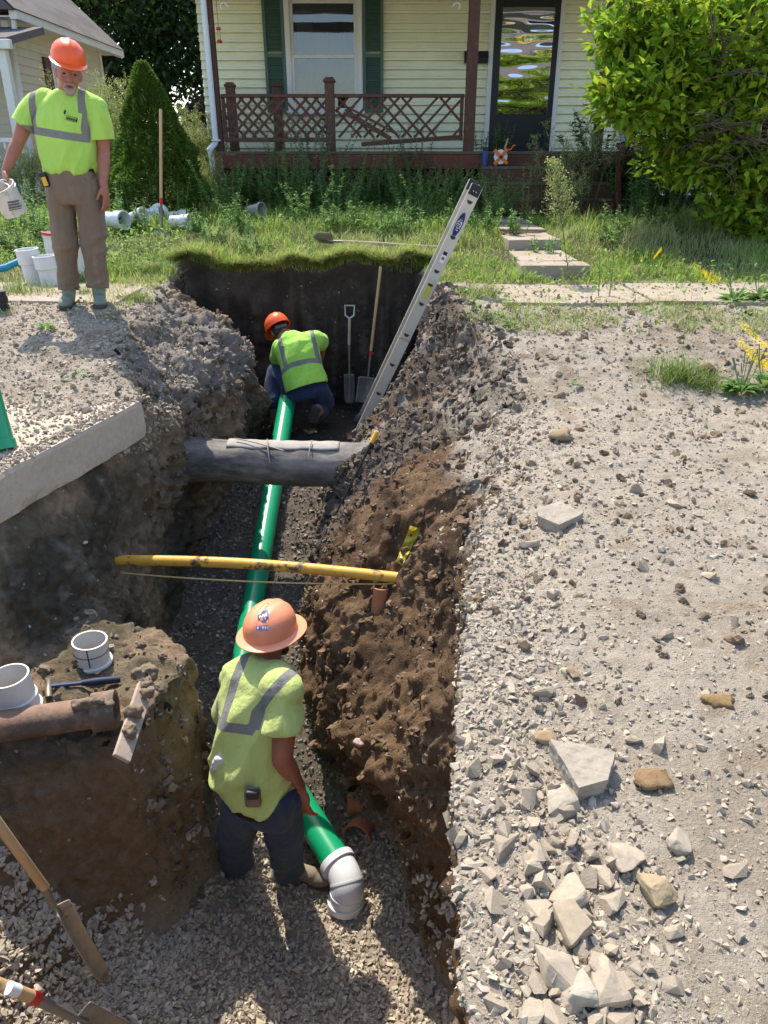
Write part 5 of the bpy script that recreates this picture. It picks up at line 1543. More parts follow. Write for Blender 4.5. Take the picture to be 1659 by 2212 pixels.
hand(B, wrL, Vector((.2, .5, -1)), Vector((.8, .2, 0)), 1, curl=50); hand(B, wrR, Vector((-.2, .5, -1)), Vector((-.8, .2, 0)), -1, curl=50)
me, co = B.mesh('body', .0085, 3); add_part('body', me, M['skin2'], rt)
S = Blob()
S.loft([(Q(622, 721, 7.21), .075, .07, tx, ty), (Q(627, 731, 7.18), .13, .09, tx, ty), (Q(640, 746, 7.13), .195, .12, tx, ty), (Q(646, 775, 7.08), .2, .145, tx, ty), (Q(653, 805, 7.02), .2, .16, tx, ty2), (Q(661, 828, 6.98), .208, .17, tx, ty2), (Q(663, 840, 6.96), .205, .165, tx, ty2)])
slv = [[(shL, .085), (Q(602, 775, 7.24), .082)], [(shR, .09), (Q(692, 739, 7.27), .085)]]; S.cap(shL, .085, shR, .085)
me, co = S.mesh('shirt', .009, 2, fold(63, (.3, 0, 1), .014, 7))
trim(me, Q(663, 837, 6.96), Q(663, 840, 6.96) - Q(653, 805, 7.02), .4)
wf = fold(64, (.3, 0, 1), .01, 8); me, co = merge(me, sleeve(slv[0], slv[0][1][0], wf), sleeve(slv[1], slv[1][1][0], wf))
oB = np.array(Q(652, 780, 6.85)); txn = np.array(tx); uz = np.array((Q(634, 735, 7.15) - Q(662, 835, 6.9)).normalized())
def bands2(c):
    q = c - oB; a = q @ txn; b = q @ uz + .05 * a
    h = np.where(np.abs(a) < .3, .024 - np.abs(b - .015 + .25 * np.clip(-a - .1, 0, 1)), -1)
    v1 = np.where(b > 0, .02 - np.abs(a - .15), -1); v2 = np.where(b > 0, .022 - np.abs(a + .165), -1)
    return np.maximum(h, np.maximum(v1, v2))
band_float(me, co, bands2); cloth(add_part('shirt', me, M['shirt_b'], rt))
Tq = Blob()
Tq.loft([(Q(661, 828, 7.0), .16, .13, tx, ty2), (Q(662, 846, 6.98), .19, .15, tx, ty2), (Q(662, 862, 6.98), .18, .14, tx, ty2)])
Tq.chain([(hipL, .1), (Q(594, 804, 7.2), .09), (Q(590, 840, 7.1), .085), (Q(591, 868, 7.02), .078)]); Tq.chain([(hipR, .1), (Q(700, 868, 7.1), .098), (Q(694, 884, 7.22), .088)]); Tq.chain([(Q(694, 884, 7.22), .088), (Q(690, 888, 6.98), .078)])
me, co = Tq.mesh('trousers', .009, 2, fold(67, (.6, .6, .3), .007, 9)); add_part('trousers', me, M['denim2'], rt)
an = Q(688, 885, 6.92)
boot(Q(683, 880, 6.8), Q(675, 912, 6.84), Q(690, 888, 6.97), M['boot'], rt)
hz_ = gz(Q(590, 880, 7.0).x, 7.0)
boot(Vector((Q(590, 880, 7.0).x, 6.96, hz_ + .01)), Vector((Q(590, 880, 7.0).x - .03, 7.24, hz_ + .01)), Q(591, 868, 7.02), M['boot'], rt)
add_hat(at(0, .0, .045), hf, hu, M['hat'], rt, s=1.07)
Bb = Blob(); Bb.ell(at(0, -.012, .0), .08, .09, .09); me, co = Bb.mesh('hair', .006, 2); add_part('hair', me, M['hair'], rt)
p_ = at(.01, -.1, -.0)
m = MB(); m.bar(at(-.06, -.085, .0), at(.06, -.085, .0), .03, .03, hu); m.build('hat_strap', M['strap'], rt, bevel=.006)
# ------------------------------------------------------------------ pipes, fittings, ladder and tools
def hollow(path, ro, ri, n=28):
    """open thick tube along a path"""
    m = MB(); k = len(path)
    a = MB(); a.tube(path, ro, n=n, caps=False); b = MB(); b.tube(path, ri, n=n, caps=False)
    m.add(a.v, a.f); m.add(b.v, [f[::-1] for f in b.f])
    L = k * n
    for base in (0, (k - 1) * n):
        m.add([m.v[base + j] for j in range(n)] + [m.v[L + base + j] for j in range(n)], [(j, (j + 1) % n, n + (j + 1) % n, n + j) for j in range(n)])
    return m
E_ = P(738, 1878, y=2.76); Bp = P(512, 1512, y=3.86)
pa = P(622, 858, y=7.02); pb = P(512, 1512, y=3.86)
gp = thing('sewer_pipe', 'long green plastic sewer pipe running down the trench under the crouching man', 'pipe', pa)
mid = [pa.lerp(pb, t) for t in (0, .2, .4, .6, .8, 1)]
ob = hollow(mid, .08, .073).build('pipe', M['green_pvc'], gp, smooth=True)
d_ = (pb - pa).normalized()
g2 = thing('sewer_pipe', 'short green plastic pipe length behind the man ending in a white elbow', 'pipe', E_)
hollow([Bp, Bp.lerp(E_, .5), E_], .08, .073).build('pipe', M['green_pvc'], g2, smooth=True)
m = MB(); m.tube([Bp + d_ * -.12, Bp, Bp.lerp(E_, .12)], .096, n=24); m.build('bend', M['white_pvc_clean'], g2, smooth=True)
el = thing('pipe_elbow', 'white plastic elbow fitting on the lower end of the green pipe', 'pipe fitting', E_)
dE = (E_ - Bp).normalized(); e2 = P(748, 1950, y=2.67); dn = Vector((.02, -.1, -1)).normalized()
c0, c3 = E_ - dE * .05, e2
c1, c2 = E_ + dE * .12, e2 - dn * .1
bez = [c0 * (1 - t) ** 3 + c1 * 3 * t * (1 - t) ** 2 + c2 * 3 * t * t * (1 - t) + c3 * t ** 3 for t in [i / 14 for i in range(15)]]
hollow(bez, .089, .082).build('bend', M['white_pvc_clean'], el, smooth=True)
m = MB(); m.tube([c0 - dE * .012, c0 + dE * .03], .1, n=32); m.build('rim', M['white_pvc_clean'], el, smooth=True, bevel=.004)
m = MB(); m.tube([c3 - dn * .03, c3 + dn * .012], .1, n=32); m.build('rim', M['white_pvc_clean'], el, smooth=True, bevel=.004)
for i in (5, 10):
    dd = (bez[i + 1] - bez[i]).normalized()
    m = MB(); m.tube([bez[i] - dd * .005, bez[i] + dd * .005], .092, n=32); m.build('ridge', M['white_pvc_clean'], el, smooth=True)
# grey conduit crossing the trench
M['duct'] = mk('dusty_black_wrap', (0.085, 0.082, 0.08, 1), rough=0.75, var=0.4, vscale=9, bump=0.6, bscale=30, spots=((0.27, 0.235, 0.195, 1), 4, 0.38, 0.22), stretch=(.6, 1, 1.6))
M['dust'] = mk('pale_dust', (0.34, 0.31, 0.27, 1), rough=1, var=0.2, vscale=14, bump=0.3, bscale=60)
ga_, gb_ = P(375, 990, y=5.26), P(850, 1003, y=5.12)
dk = thing('wrapped_conduit', 'thick dusty black wrapped conduit spanning the trench between its banks', 'conduit', ga_.lerp(gb_, .5))
n = 48
vs = []; fs = []
ax = (gb_ - ga_).normalized(); ux, uy, _ = frame(ax)
for i in range(n + 1):
    t = i / n; c = ga_.lerp(gb_, t) + Vector((0, 0, -.018 * math.sin(math.pi * t)))
    for j in range(32):
        q = 2 * math.pi * j / 32
        r_ = .165 * (1 + .02 * math.sin(9 * t + q * 2) + .012 * math.sin(23 * t + q * 3)) * (1.0 + .14 * max(0, abs(t - .5) - .34) / .16)
        vs.append(c + (ux * math.cos(q) + uy * math.sin(q)) * r_)
for i in range(n):
    for j in range(32): fs.append((i * 32 + j, i * 32 + (j + 1) % 32, (i + 1) * 32 + (j + 1) % 32, (i + 1) * 32 + j))
m = MB(); m.add(vs, fs); cdu = m.build('casing', M['duct'], dk, smooth=True, sharp=80)
m = MB(); vs = []; fs = []                                   # dust and a torn flap lying along its top
for i in range(41):
    t = .26 + .5 * i / 40; c = ga_.lerp(gb_, t) + Vector((0, 0, -.018 * math.sin(math.pi * t)))
    for j in range(9):
        q = R(92 + (j - 4) * 8 + 2 * math.sin(i * .5)); r_ = .173 + .002 * math.sin(i * .9 + j)
        vs.append(c + (Vector((0, -1, 0)) * math.cos(q) + Vector((0, 0, 1)) * math.sin(q)) * r_)
for i in range(40):
    for j in range(8): fs.append((i * 9 + j, (i + 1) * 9 + j, (i + 1) * 9 + j + 1, i * 9 + j + 1))
m.add(vs, fs); q = m.build('dust_flap', M['dust'], dk, smooth=True); q.modifiers.new('s', 'SOLIDIFY').thickness = .006
for t0, t1, w in ((.3, .52, .5), (.44, .46, .9), (.64, .63, .7)):
    pts = []
    for i in range(12):
        t = t0 + (t1 - t0) * i / 11; q = R(85 - 75 * w * i / 11)
        c = ga_.lerp(gb_, t); pts.append(c + (Vector((0, -1, 0)) * math.cos(q) + Vector((0, 0, 1)) * math.sin(q)) * .178)
    m = MB(); m.tube(pts, .005, n=5); m.build('tie_wire', M['dust'], dk)
# yellow gas line with its tracer wire
ya, yb = P(208, 1210, y=3.86), P(868, 1249, y=3.56)
yg = thing('gas_line', 'muddy yellow gas pipe crossing the trench above the green pipe', 'pipe', ya.lerp(yb, .5))
pts = [ya + (ya - yb).normalized() * .4] + [ya.lerp(yb, t) + Vector((0, 0, .035 * math.sin(math.pi * t) - .0)) for t in [i / 16 for i in range(17)]]
m = MB(); m.tube(pts, .031, n=20); m.build('pipe', M['yellow_pipe'], yg, smooth=True)
wa_, wb_ = P(240, 1232, y=3.82), P(858, 1258, y=3.56)
m = MB(); m.tube([wa_.lerp(wb_, t) + Vector((0, -.01, -.03 * math.sin(math.pi * t) ** .7)) for t in [i / 20 for i in range(21)]], .0045, n=6); m.build('tracer_wire', mk('tracer_wire', (.55, .42, .16, 1), rough=.5, var=.2, vscale=20), yg, smooth=True)
# aluminium ladder
LB, LT = P(776, 938, y=6.78), P(1031, 402, y=6.62)
M['alu'] = mk('worn_aluminium', (0.56, 0.53, 0.47, 1), rough=0.5, var=0.14, vscale=8, metal=0.35, spots=((0.34, 0.28, 0.2, 1), 5, 0.58, 0.15))
lad = thing('ladder', 'aluminium extension ladder section leaning on the right bank', 'ladder', LB)
ld = (LT - LB); LL = ld.length; ld = ld / LL
dp = Vector((0.02, 1, 0.0)); dp = (dp - ld * dp.dot(ld)).normalized(); wd = dp.cross(ld)   # rail depth direction (rungs) and rail width
def rail(off):
    o_ = LB + dp * off; w, t = .1, .03; s = 1 if off == 0 else -1
    prof = [(-w / 2, 0), (w / 2, 0), (w / 2, t), (w / 2 - .007, t), (w / 2 - .007, .004), (-w / 2 + .007, .004), (-w / 2 + .007, t), (-w / 2, t)]
    return MB().prism([o_ + wd * a + dp * b * s for a, b in prof], ld * LL).build('rail', M['alu'], lad)
r1, r2 = rail(0), rail(.4)
for i in range(8):
    c = LB + ld * (.15 + .305 * i); 
    if .15 + .305 * i > LL - .1: break
    prof = []
    for k in range(13):
        a = math.pi * k / 12; prof.append((.019 * math.cos(a), -.022 * math.sin(a) + .008))
    e_ = [c + wd * a + ld * b for a, b in prof]
    MB().prism([p + dp * .03 for p in e_], dp * .34).build('rung', M['alu'], lad)
    MB().prism([p - dp * .004 for p in e_], dp * .006).build('rung_end', M['dark_metal'], r1)
    MB().prism([c + (wd * a + ld * b) * 1.35 - dp * .002 for a, b in prof], dp * .003).build('rung_collar', M['steel'], r1)
for off, s in ((0, 1), (.4, -1)):
    c = LB + dp * off + ld * (LL - .035) + dp * .008 * s
    MB().box(c, (.09, .035, .09), Matrix((wd, dp, ld)).transposed()).build('end_cap', M['black_rubber'], r1 if s == 1 else r2, bevel=.005)
    c = LB + dp * off + ld * -.02
    MB().prism([c + wd * a + Vector((0, 0, 1)) * b - dp * .012 for a, b in ((-.075, -.03), (.075, -.03), (.06, .03), (.02, .06), (-.03, .055), (-.07, .01))], dp * .04).build('foot', M['steel'], r1 if s == 1 else r2, bevel=.005)
for k in (-.012, .012): MB().lathe([(.005, 0), (.005, .006), (.001, .007)], LB + ld * (LL - .045) + wd * k - dp * .012, -dp, 10).build('rivet', M['bright_steel'], r1)
def onrail(s0, s1, hw, m, name, off=.003, shape='rect', par=None, n=20):
    c = LB + ld * (s0 + s1) / 2 - dp * off; h = (s1 - s0) / 2
    if shape == 'rect': poly = [c + wd * a * hw + ld * b * h for a, b in ((-1, -1), (1, -1), (1, 1), (-1, 1))]
    else: poly = [c + wd * hw * math.sin(2 * math.pi * k / n) * abs(math.sin(2 * math.pi * k / n)) ** .15 + ld * h * math.cos(2 * math.pi * k / n) for k in range(n)]
    return MB().prism(poly, dp * .0015).build(name, m, par or r1)
def svat(v): return ((1106 - v), )
def s_at(u, v):
    p = P(u, v, y=6.7); return (p - LB).dot(ld)
s_lo, s_hi = s_at(983, 512), s_at(1010, 460)
stk = onrail(s_lo, s_hi, .03, mk('blue_print', (.035, .05, .32, 1), rough=.5, var=.1), 'sticker', shape='oval')
onrail(s_lo + .05, s_hi - .05, .021, M['white_paint'], 'sticker_panel', .0045, 'oval', stk)
def text_mesh(txt, size, origin, xdir, ydir, mat, parent, name='lettering', off=None, bold=.0):
    cu = bpy.data.curves.new('t', 'FONT'); cu.body = txt; cu.size = size; cu.align_x = 'CENTER'; cu.align_y = 'CENTER'; cu.extrude = .0008; cu.offset = bold
    to = bpy.data.objects.new('t', cu); COL.objects.link(to)
    bpy.context.view_layer.update(); dg = bpy.context.evaluated_depsgraph_get()
    me = bpy.data.meshes.new_from_object(to.evaluated_get(dg)); bpy.data.objects.remove(to)
    x, y = Vector(xdir).normalized(), Vector(ydir).normalized(); z = x.cross(y)
    Mx = Matrix((x, y, z)).transposed().to_4x4(); Mx.translation = Vector(origin)
    me.transform(Mx); bpy.context.view_layer.update(); me.transform(mw(parent).inverted()); me.materials.clear()
    return link(name, me, mat, parent)
text_mesh('WERNER', .046, LB + ld * (s_lo + s_hi) / 2 - dp * .0065, ld, wd * -1 if (ld.cross(wd * -1)).dot(-dp) > 0 else wd, M['black_rubber'], stk, bold=.0012)
o1 = onrail(s_at(945, 562), s_at(957, 538), .02, M['white_paint'], 'warning_label')
onrail(s_at(953, 546), s_at(957, 539), .018, M['black_rubber'], 'label_print', .0045, par=o1); onrail(s_at(948, 556), s_at(951, 550), .012, M['steel'], 'label_print', .0045, par=o1)
o2 = onrail(s_at(911, 640), s_at(925, 608), .022, mk('yellow_label', (.55, .5, .05, 1), rough=.6, var=.15, vscale=40), 'caution_label')
onrail(s_at(923, 614), s_at(925, 609), .021, M['black_rubber'], 'label_print', .0045, par=o2)
tp_ = LB + ld * s_at(872, 733)
MB().tube([tp_ + wd * -.06 - dp * .02, tp_ - dp * .008, tp_ + wd * .05 - dp * .01, tp_ + wd * .055 + dp * .03], .006, n=6).build('rope_tie', M['wood_grey'], lad, smooth=True)

def shovel(name, top, base, tip, label, kind='round', handle='wood_handle', collar='red_paint', rh=.016, face=(0, -1, 0), blade_w=.11, group=None, collar_len=.06, dgrip=False, socket=.22, blade_mat='steel'):
    """top of the handle, base = where the handle meets the socket, tip = point of the blade"""
    top, base, tip = Vector(top), Vector(base), Vector(tip)
    root = thing(name, label, 'shovel', tip, group=group)
    m = MB(); d = (base - top).normalized()
    m.tube([top - d * .012, top, top.lerp(base, .5), base], [rh * .55, rh, rh * 1.02, rh * 1.05], n=14); hd = m.build('handle', M[handle], root, smooth=True)
    if collar: MB().tube([base - d * collar_len, base + d * .003], rh * 1.12, n=14).build('band', M[collar], hd, smooth=True)
    bd = (tip - base); L = bd.length; bd = bd / L
    nrm_ = Vector(face); nrm_ = (nrm_ - bd * nrm_.dot(bd)).normalized(); x = bd.cross(nrm_)
    bl = L - socket; s0 = base + bd * socket
    MB().tube([base - d * .02, base + bd * socket * .5 - nrm_ * .008, s0 - nrm_ * .012, s0 + bd * .06], [rh * 1.02, rh * .85, rh * .8, rh * .5], n=12).build('socket', M['steel'], root, smooth=True)
    nu, nv = 12, 14; vs = []; fs = []
    for i in range(nv + 1):
        t = i / nv
        if kind == 'round': w = blade_w * (1 - max(0, (t - .45) / .55) ** 2.2 * .93)
        elif kind == 'square': w = blade_w * (.94 + .06 * t)
        else: w = blade_w * (1 - max(0, (t - .8) / .2) ** 2 * .5)
        for j in range(nu + 1):
            a = (j / nu - .5) * 2
            cup = .03 * (a * a) * (1 - .5 * t) + .03 * (t - .3) ** 2
            vs.append(s0 + bd * bl * t + x * a * w + nrm_ * (cup - .012 * math.exp(-(a / .25) ** 2) * (1 - t)))
    for i in range(nv):
        for j in range(nu): fs.append((i * 13 + j, i * 13 + j + 1, (i + 1) * 13 + j + 1, (i + 1) * 13 + j))
    m = MB(); m.add(vs, fs); b = m.build('blade', M[blade_mat], root, smooth=True, sharp=70); b.modifiers.new('s', 'SOLIDIFY').thickness = .004
    if kind != 'drain':
        MB().bar(s0 + x * -blade_w * .85 + nrm_ * .02, s0 + x * blade_w * .85 + nrm_ * .02, .014, .008, nrm_).build('footrest', M['steel'], b)
    if dgrip:
        g = top - d * .13; MB().tube([top, top - d * .03 + x * .045, g + x * .05, g - x * .05, top - d * .03 - x * .045, top], .011, n=8).build('grip', M['bright_steel'], root, smooth=True)
    return root
gt = P(352, 528, y=9.0)
shovel('shovel', P(347, 238, y=9.05), P(348, 440, y=9.0), Vector((gt.x, gt.y, gz(gt.x, gt.y) + .03)), 'long handled shovel standing upright in the grass before the spruce', 'round', socket=.27, blade_w=.115)
shovel('shovel', P(822, 578, y=7.86), P(800, 770, y=7.72), P(789, 872, y=7.62), 'long handled square shovel leaning on the back wall of the trench', 'square', handle='wood_handle', socket=.22, blade_w=.11)
shovel('shovel', P(755, 688, y=7.84), P(754, 745, y=7.78), P(755, 872, y=7.7), 'short grip drain spade leaning upright on the dark back wall', 'drain', handle='wood_grey', collar=None, dgrip=True, blade_w=.055, socket=.3)
a = P(700, 560, y=8.1); b = P(890, 556, y=8.35)
za = gz(a.x, a.y); tp2 = P(678, 536, y=8.7); 
shovel('shovel', Vector((1.3 * .55 + .0, 8.42, gz(.6, 8.42) + .06)), Vector((-.45, 8.5, gz(-.45, 8.5) + .10)), Vector((-.78, 8.6, gz(-.78, 8.6) + .10)), 'shovel lying in the grass above the back wall of the trench', 'round', handle='wood_grey', collar=None, face=(.2, .75, .6), socket=.12, blade_w=.08)
shovel('shovel', P(-30, 1745, y=1.62), P(97, 1918, y=1.88), P(217, 2112, y=1.98), 'muddy spade with a green banded handle stuck in the trench gravel', 'drain', handle='wood_handle', collar=None, rh=.0165, face=(.8, -.3, .5), blade_w=.036, socket=.13, blade_mat='muddy_blade')
MB().tube([P(-30, 1745, y=1.62), P(14, 1808, y=1.716)], .0185, n=14).build('band', M['green_paint'], bpy.data.objects['shovel.004'], smooth=True)
shovel('shovel', P(-40, 2112, y=1.42), P(80, 2158, y=1.5), P(330, 2275, y=1.72), 'spade with orange handle and red band lying on gravel under the green banded spade', 'drain', handle='wood_handle', collar='red_paint', rh=.019, face=(.3, -.3, .9), collar_len=.035, blade_w=.05, socket=.24)
MB().tube([P(18, 2134, y=1.435), P(38, 2141, y=1.445)], .0196, n=14).build('handle_sticker', M['white_paint'], bpy.data.objects['shovel.005'], smooth=True)

# probe rod with a yellow handle on the right bank
tc_ = lambda u, v, o_: gpix(u, v)[0] + (Vector((0, 0, CAM_Z)) - gpix(u, v)[0]).normalized() * o_
pr0, pr1 = tc_(807, 948, .10), tc_(682, 1196, .015)
for u_, v_ in ((780, 1000), (755, 1050), (730, 1100), (705, 1150)):      # keep the whole rod clear of the bank
    t_ = (v_ - 948) / 248; q_ = tc_(u_, v_, .02); pr0 = pr0 if (pr0.lerp(pr1, t_) - Vector((0, 0, CAM_Z))).length < (q_ - Vector((0, 0, CAM_Z))).length else tc_(807, 948, (pr0 - gpix(807, 948)[0]).length + .12)
pb_ = thing('probe_rod', 'thin black steel probe rod with a yellow grip on the right bank', 'probe', pr1)
MB().tube([pr0, pr1], .0075, n=8).build('rod', M['dark_metal'], pb_, smooth=True)
dd = (pr1 - pr0).normalized(); MB().tube([pr0 - dd * .06, pr0 - dd * .055, pr0 + dd * .03, pr0 + dd * .035], [.012, .019, .017, .01], n=12).build('grip', M['yellow_plastic'], pb_, smooth=True)
MB().tube([pr0 + dd * .03, pr0 + dd * .14], .012, n=10).build('sleeve', M['black_rubber'], pb_, smooth=True)

# yellow caution tape scrap on the right wall
c = P(872, 1172, y=3.42); vs = []; fs = []
for i in range(15):
    for j in range(5):
        h_, n_ = gpix(886 - i * 2.2 + j * 6 * (1 - .03 * i), 1135 + i * 5.6 + j * 2)
        dv = (Vector((0, 0, CAM_Z)) - h_).normalized(); vs.append(h_ + dv * (.012 + .010 * math.sin(i * 1.1 + j)))
for i in range(14):
    for j in range(4): fs.append((i * 5 + j, i * 5 + j + 1, (i + 1) * 5 + j + 1, (i + 1) * 5 + j))
m = MB(); m.add(vs, fs); o = m.build('caution_tape', mk('yellow_tape', (.6, .5, .05, 1), rough=.35, var=.25, vscale=30, transl=.3), None, smooth=True, origin=c)
tag(o, 'crumpled scrap of yellow caution tape hanging from the right trench wall', 'tape')

# ---- white fittings, clay pipe and hammer on the ledge
def snap(u, v, dz=0.0):
    h_, n_ = gpix(u, v); return h_ + Vector((0, 0, dz))
b = snap(200, 1428, -.005)
cp = thing('pipe_fitting', 'low white pipe coupling standing flange down beside the hammer handle', 'pipe fitting', b)
MB().lathe([(.092, 0), (.092, .012), (.081, .016), (.081, .128), (.073, .128), (.073, .0)], b, (.05, .0, 1), 40, closed=True).build('body', M['white_pvc'], cp, smooth=True)
MB().lathe([(.0815, .07), (.083, .072), (.083, .076), (.0815, .078)], b, (.05, 0, 1), 40).build('seam', M['steel'], cp)
for a in (-78, 95):
    q = Vector((math.cos(R(a)), math.sin(R(a)), 0)); MB().box(b + q * .079 + Vector((.003, 0, .075)), (.004, .012, .1), Matrix.Rotation(R(a + 90), 3, 'Z')).build('slit', M['dark_metal'], cp)
b = snap(46, 1546, -.02); axw = Vector((-.03, -.02, 1))
cp = thing('pipe_fitting', 'tall white plastic pipe hub standing in soil behind the clay pipe', 'pipe fitting', b)
MB().lathe([(.105, 0), (.105, .012), (.094, .02), (.094, .06), (.1, .062), (.1, .07), (.091, .076), (.088, .12), (.092, .122), (.092, .13), (.084, .135), (.083, .24), (.075, .24), (.075, .01)], b, axw, 40, closed=True).build('body', M['white_pvc'], cp, smooth=True)
ca, cb = P(-60, 1578, z=-1.06), P(212, 1538, z=-1.05)
cl = thing('clay_pipe', 'dirty old clay pipe with a socket end lying along the ledge', 'pipe', ca.lerp(cb, .5))
dc = (cb - ca).normalized()
hollow([ca, ca.lerp(cb, .5), cb], .066, .052).build('barrel', M['clay'], cl, smooth=True)
hollow([cb - dc * .02, cb + dc * .0, cb + dc * .075], .083, .066).build('socket', M['clay'], cl, smooth=True)
for k in range(7):                                    # lumps of soil stuck to the socket
    a = random.uniform(0, 6.28); p = cb + dc * random.uniform(-.04, .06) + Vector((math.sin(a) * .04, -.03, .075 + .01 * math.cos(a)))
    B_ = Blob(); B_.ell(p, .028, .022, .018); me, co = B_.mesh('mud', .006, 0, lambda c: .008 * vnoise(c * 60, 4)); add_part('mud', me, M['dirt_lump'] if 'dirt_lump' in M else M['sole'], cl)
ha, hb_ = snap(108, 1494, .03), snap(262, 1478, .03)
hm = thing('hammer', 'blue handled hammer lying on the ledge behind the clay pipe', 'hammer', ha)
MB().tube([hb_, hb_.lerp(ha, .35), hb_.lerp(ha, .55)], [.017, .019, .014], n=10).build('grip', mk('navy_grip', (.010, .018, .045, 1), rough=.6, var=.2, vscale=20), hm, smooth=True)
MB().tube([hb_.lerp(ha, .5), ha], .010, n=8).build('shaft', mk('blue_steel', (.06, .085, .15, 1), rough=.4, var=.15, metal=.4), hm, smooth=True)
hv = (hb_ - ha).normalized(); hx = Vector((0, 0, 1)).cross(hv).normalized()
MB().tube([ha - hx * .07 + Vector((0, 0, -.01)), ha - hx * .045, ha, ha + hx * .04, ha + hx * .085 - hv * .02 + Vector((0, 0, -.02))], [.016, .015, .013, .012, .004], n=10).build('head', M['steel'], hm, smooth=True)
# soil-covered board on the ledge edge
bA_, bB_ = P(318, 1470, z=-1.0), P(262, 1640, z=-1.08)
bd = thing('board', 'soil covered splintered board hanging over the ledge edge', 'board', bB_)
MB().bar(bA_, bB_, .075, .02, (.6, -.6, .5)).build('plank', mk('pale_wood', (.42, .33, .25, 1), rough=.85, var=.25, vscale=12, bump=.4, bscale=40), bd, bevel=.004)
for k in range(9):
    p = bA_.lerp(bB_, random.uniform(-.1, .9)) + Vector((random.uniform(-.05, .03), random.uniform(-.02, .03), random.uniform(.01, .035)))
    B_ = Blob(); B_.ell(p, random.uniform(.02, .04), random.uniform(.02, .035), random.uniform(.018, .03)); me, co = B_.mesh('mud', .007, 0, lambda c: .012 * vnoise(c * 45, 4) + .006 * vnoise(c * 110, 5)); add_part('mud', me, M['mud'] if 'mud' in M else M['sole'], bd)
# broken terracotta pieces in the right wall
def shard(u, v, label, r0, arc, L, ax, up, th=.012, mat='terracotta', name='pipe_shard', off=.01):
    h_, n_ = gpix(u, v); c = h_ + (Vector((0, 0, CAM_Z)) - h_).normalized() * off
    x, y, d = frame(ax, up); m = MB(); vs = []; fs = []; k = 14
    for t in (0, 1):
        for rr_ in (r0, r0 - th):
            for i in range(k + 1):
                a = R(90 - arc / 2 + arc * i / k) ; vs.append(c + d * L * (t - .5) + (x * math.cos(a) + y * math.sin(a)) * rr_ - y * r0 * .6)
    q = k + 1
    for i in range(k):
        fs += [(i, i + 1, 2 * q + i + 1, 2 * q + i), (q + i, 3 * q + i, 3 * q + i + 1, q + i + 1), (i, q + i, q + i + 1, i + 1), (2 * q + i, 2 * q + i + 1, 3 * q + i + 1, 3 * q + i)]
    fs += [(0, 2 * q, 3 * q, q), (k, q + k, 3 * q + k, 2 * q + k)]
    m.add(vs, fs); o = m.build(name, M[mat], None, smooth=True, origin=c, bevel=.002)
    tag(o, label, 'pipe shard'); return o
shard(820, 1300, 'narrow upright terracotta shard stuck in the right wall under the gas line', .05, 120, .16, (.1, .15, 1), (0, -1, 0))
shard(766, 1738, 'ribbed terracotta shard sticking out of the brown wall above the arched one', .06, 150, .09, (1, .2, -.15), (0, -.8, .6))
shard(782, 1785, 'arched piece of broken clay pipe above the cave in the right wall', .085, 190, .1, (.35, 1, -.25), (.2, -.2, 1))
# ---- things on the lawn and sidewalk
def ring_fit(u, v, y, ax, L, label, r=.084, mat='white_pvc_clean', flange=True, dz=0.0, sink=.0):
    c = P(u, v, y=y); c.z = gz(c.x, c.y) + dz
    o = thing('pipe_fitting', label, 'pipe fitting', c, group=None)
    a = Vector(ax).normalized()
    prof = [(r, 0), (r, L * .55), (r + .014, L * .6), (r + .014, L - .012), (r + .02, L - .01), (r + .02, L), (r + .005, L), (r + .004, L * .62), (r - .008, L * .56), (r - .008, 0)] if flange else [(r, 0), (r, L), (r - .008, L), (r - .008, 0)]
    MB().lathe(prof, c, a, 32, closed=True).build('body', M[mat], o, smooth=True)
    return o
o = ring_fit(76, 604, 7.05, (-.06, -.06, 1), .3, 'white pipe hub standing upright on the sidewalk left of its twin', .083)
o = ring_fit(110, 610, 6.95, (-.05, -.03, 1), .27, 'white pipe hub on the sidewalk half hidden behind the man\'s leg', .083)
o = ring_fit(232, 497, 9.3, (1, -.55, .02), .30, 'white pipe coupling lying open end forward in the grass beside the upright shovel', .085, dz=.13)
o = ring_fit(282, 500, 9.5, (.8, -.3, .25), .24, 'white pipe bend lying in the grass between two couplings', .078, dz=.1)
o = ring_fit(303, 478, 9.9, (1, .1, .12), .26, 'white trap fitting with a curved neck in the grass', .07, dz=.12)
MB().tube([o.location + Vector((.22, 0, .0)) + Vector((.09 * math.cos(R(a)) + .03, 0, .09 * math.sin(R(a)) + .03)) for a in range(200, -30, -20)], .028, n=12).build('neck', M['white_pvc_clean'], o, smooth=True)
o = ring_fit(362, 476, 9.95, (1, .15, .05), .24, 'white pipe coupling in the grass just behind the shovel handle', .07, dz=.1)
o = ring_fit(372, 492, 9.4, (1, -.25, .03), .24, 'white pipe coupling in the grass between shovel and blue lid', .072, dz=.1)
o = ring_fit(538, 490, 9.1, (.3, -1, .15), .10, 'green pipe cap half sunk in the grass before the weeds', .06, 'green_pvc', False, dz=.04)
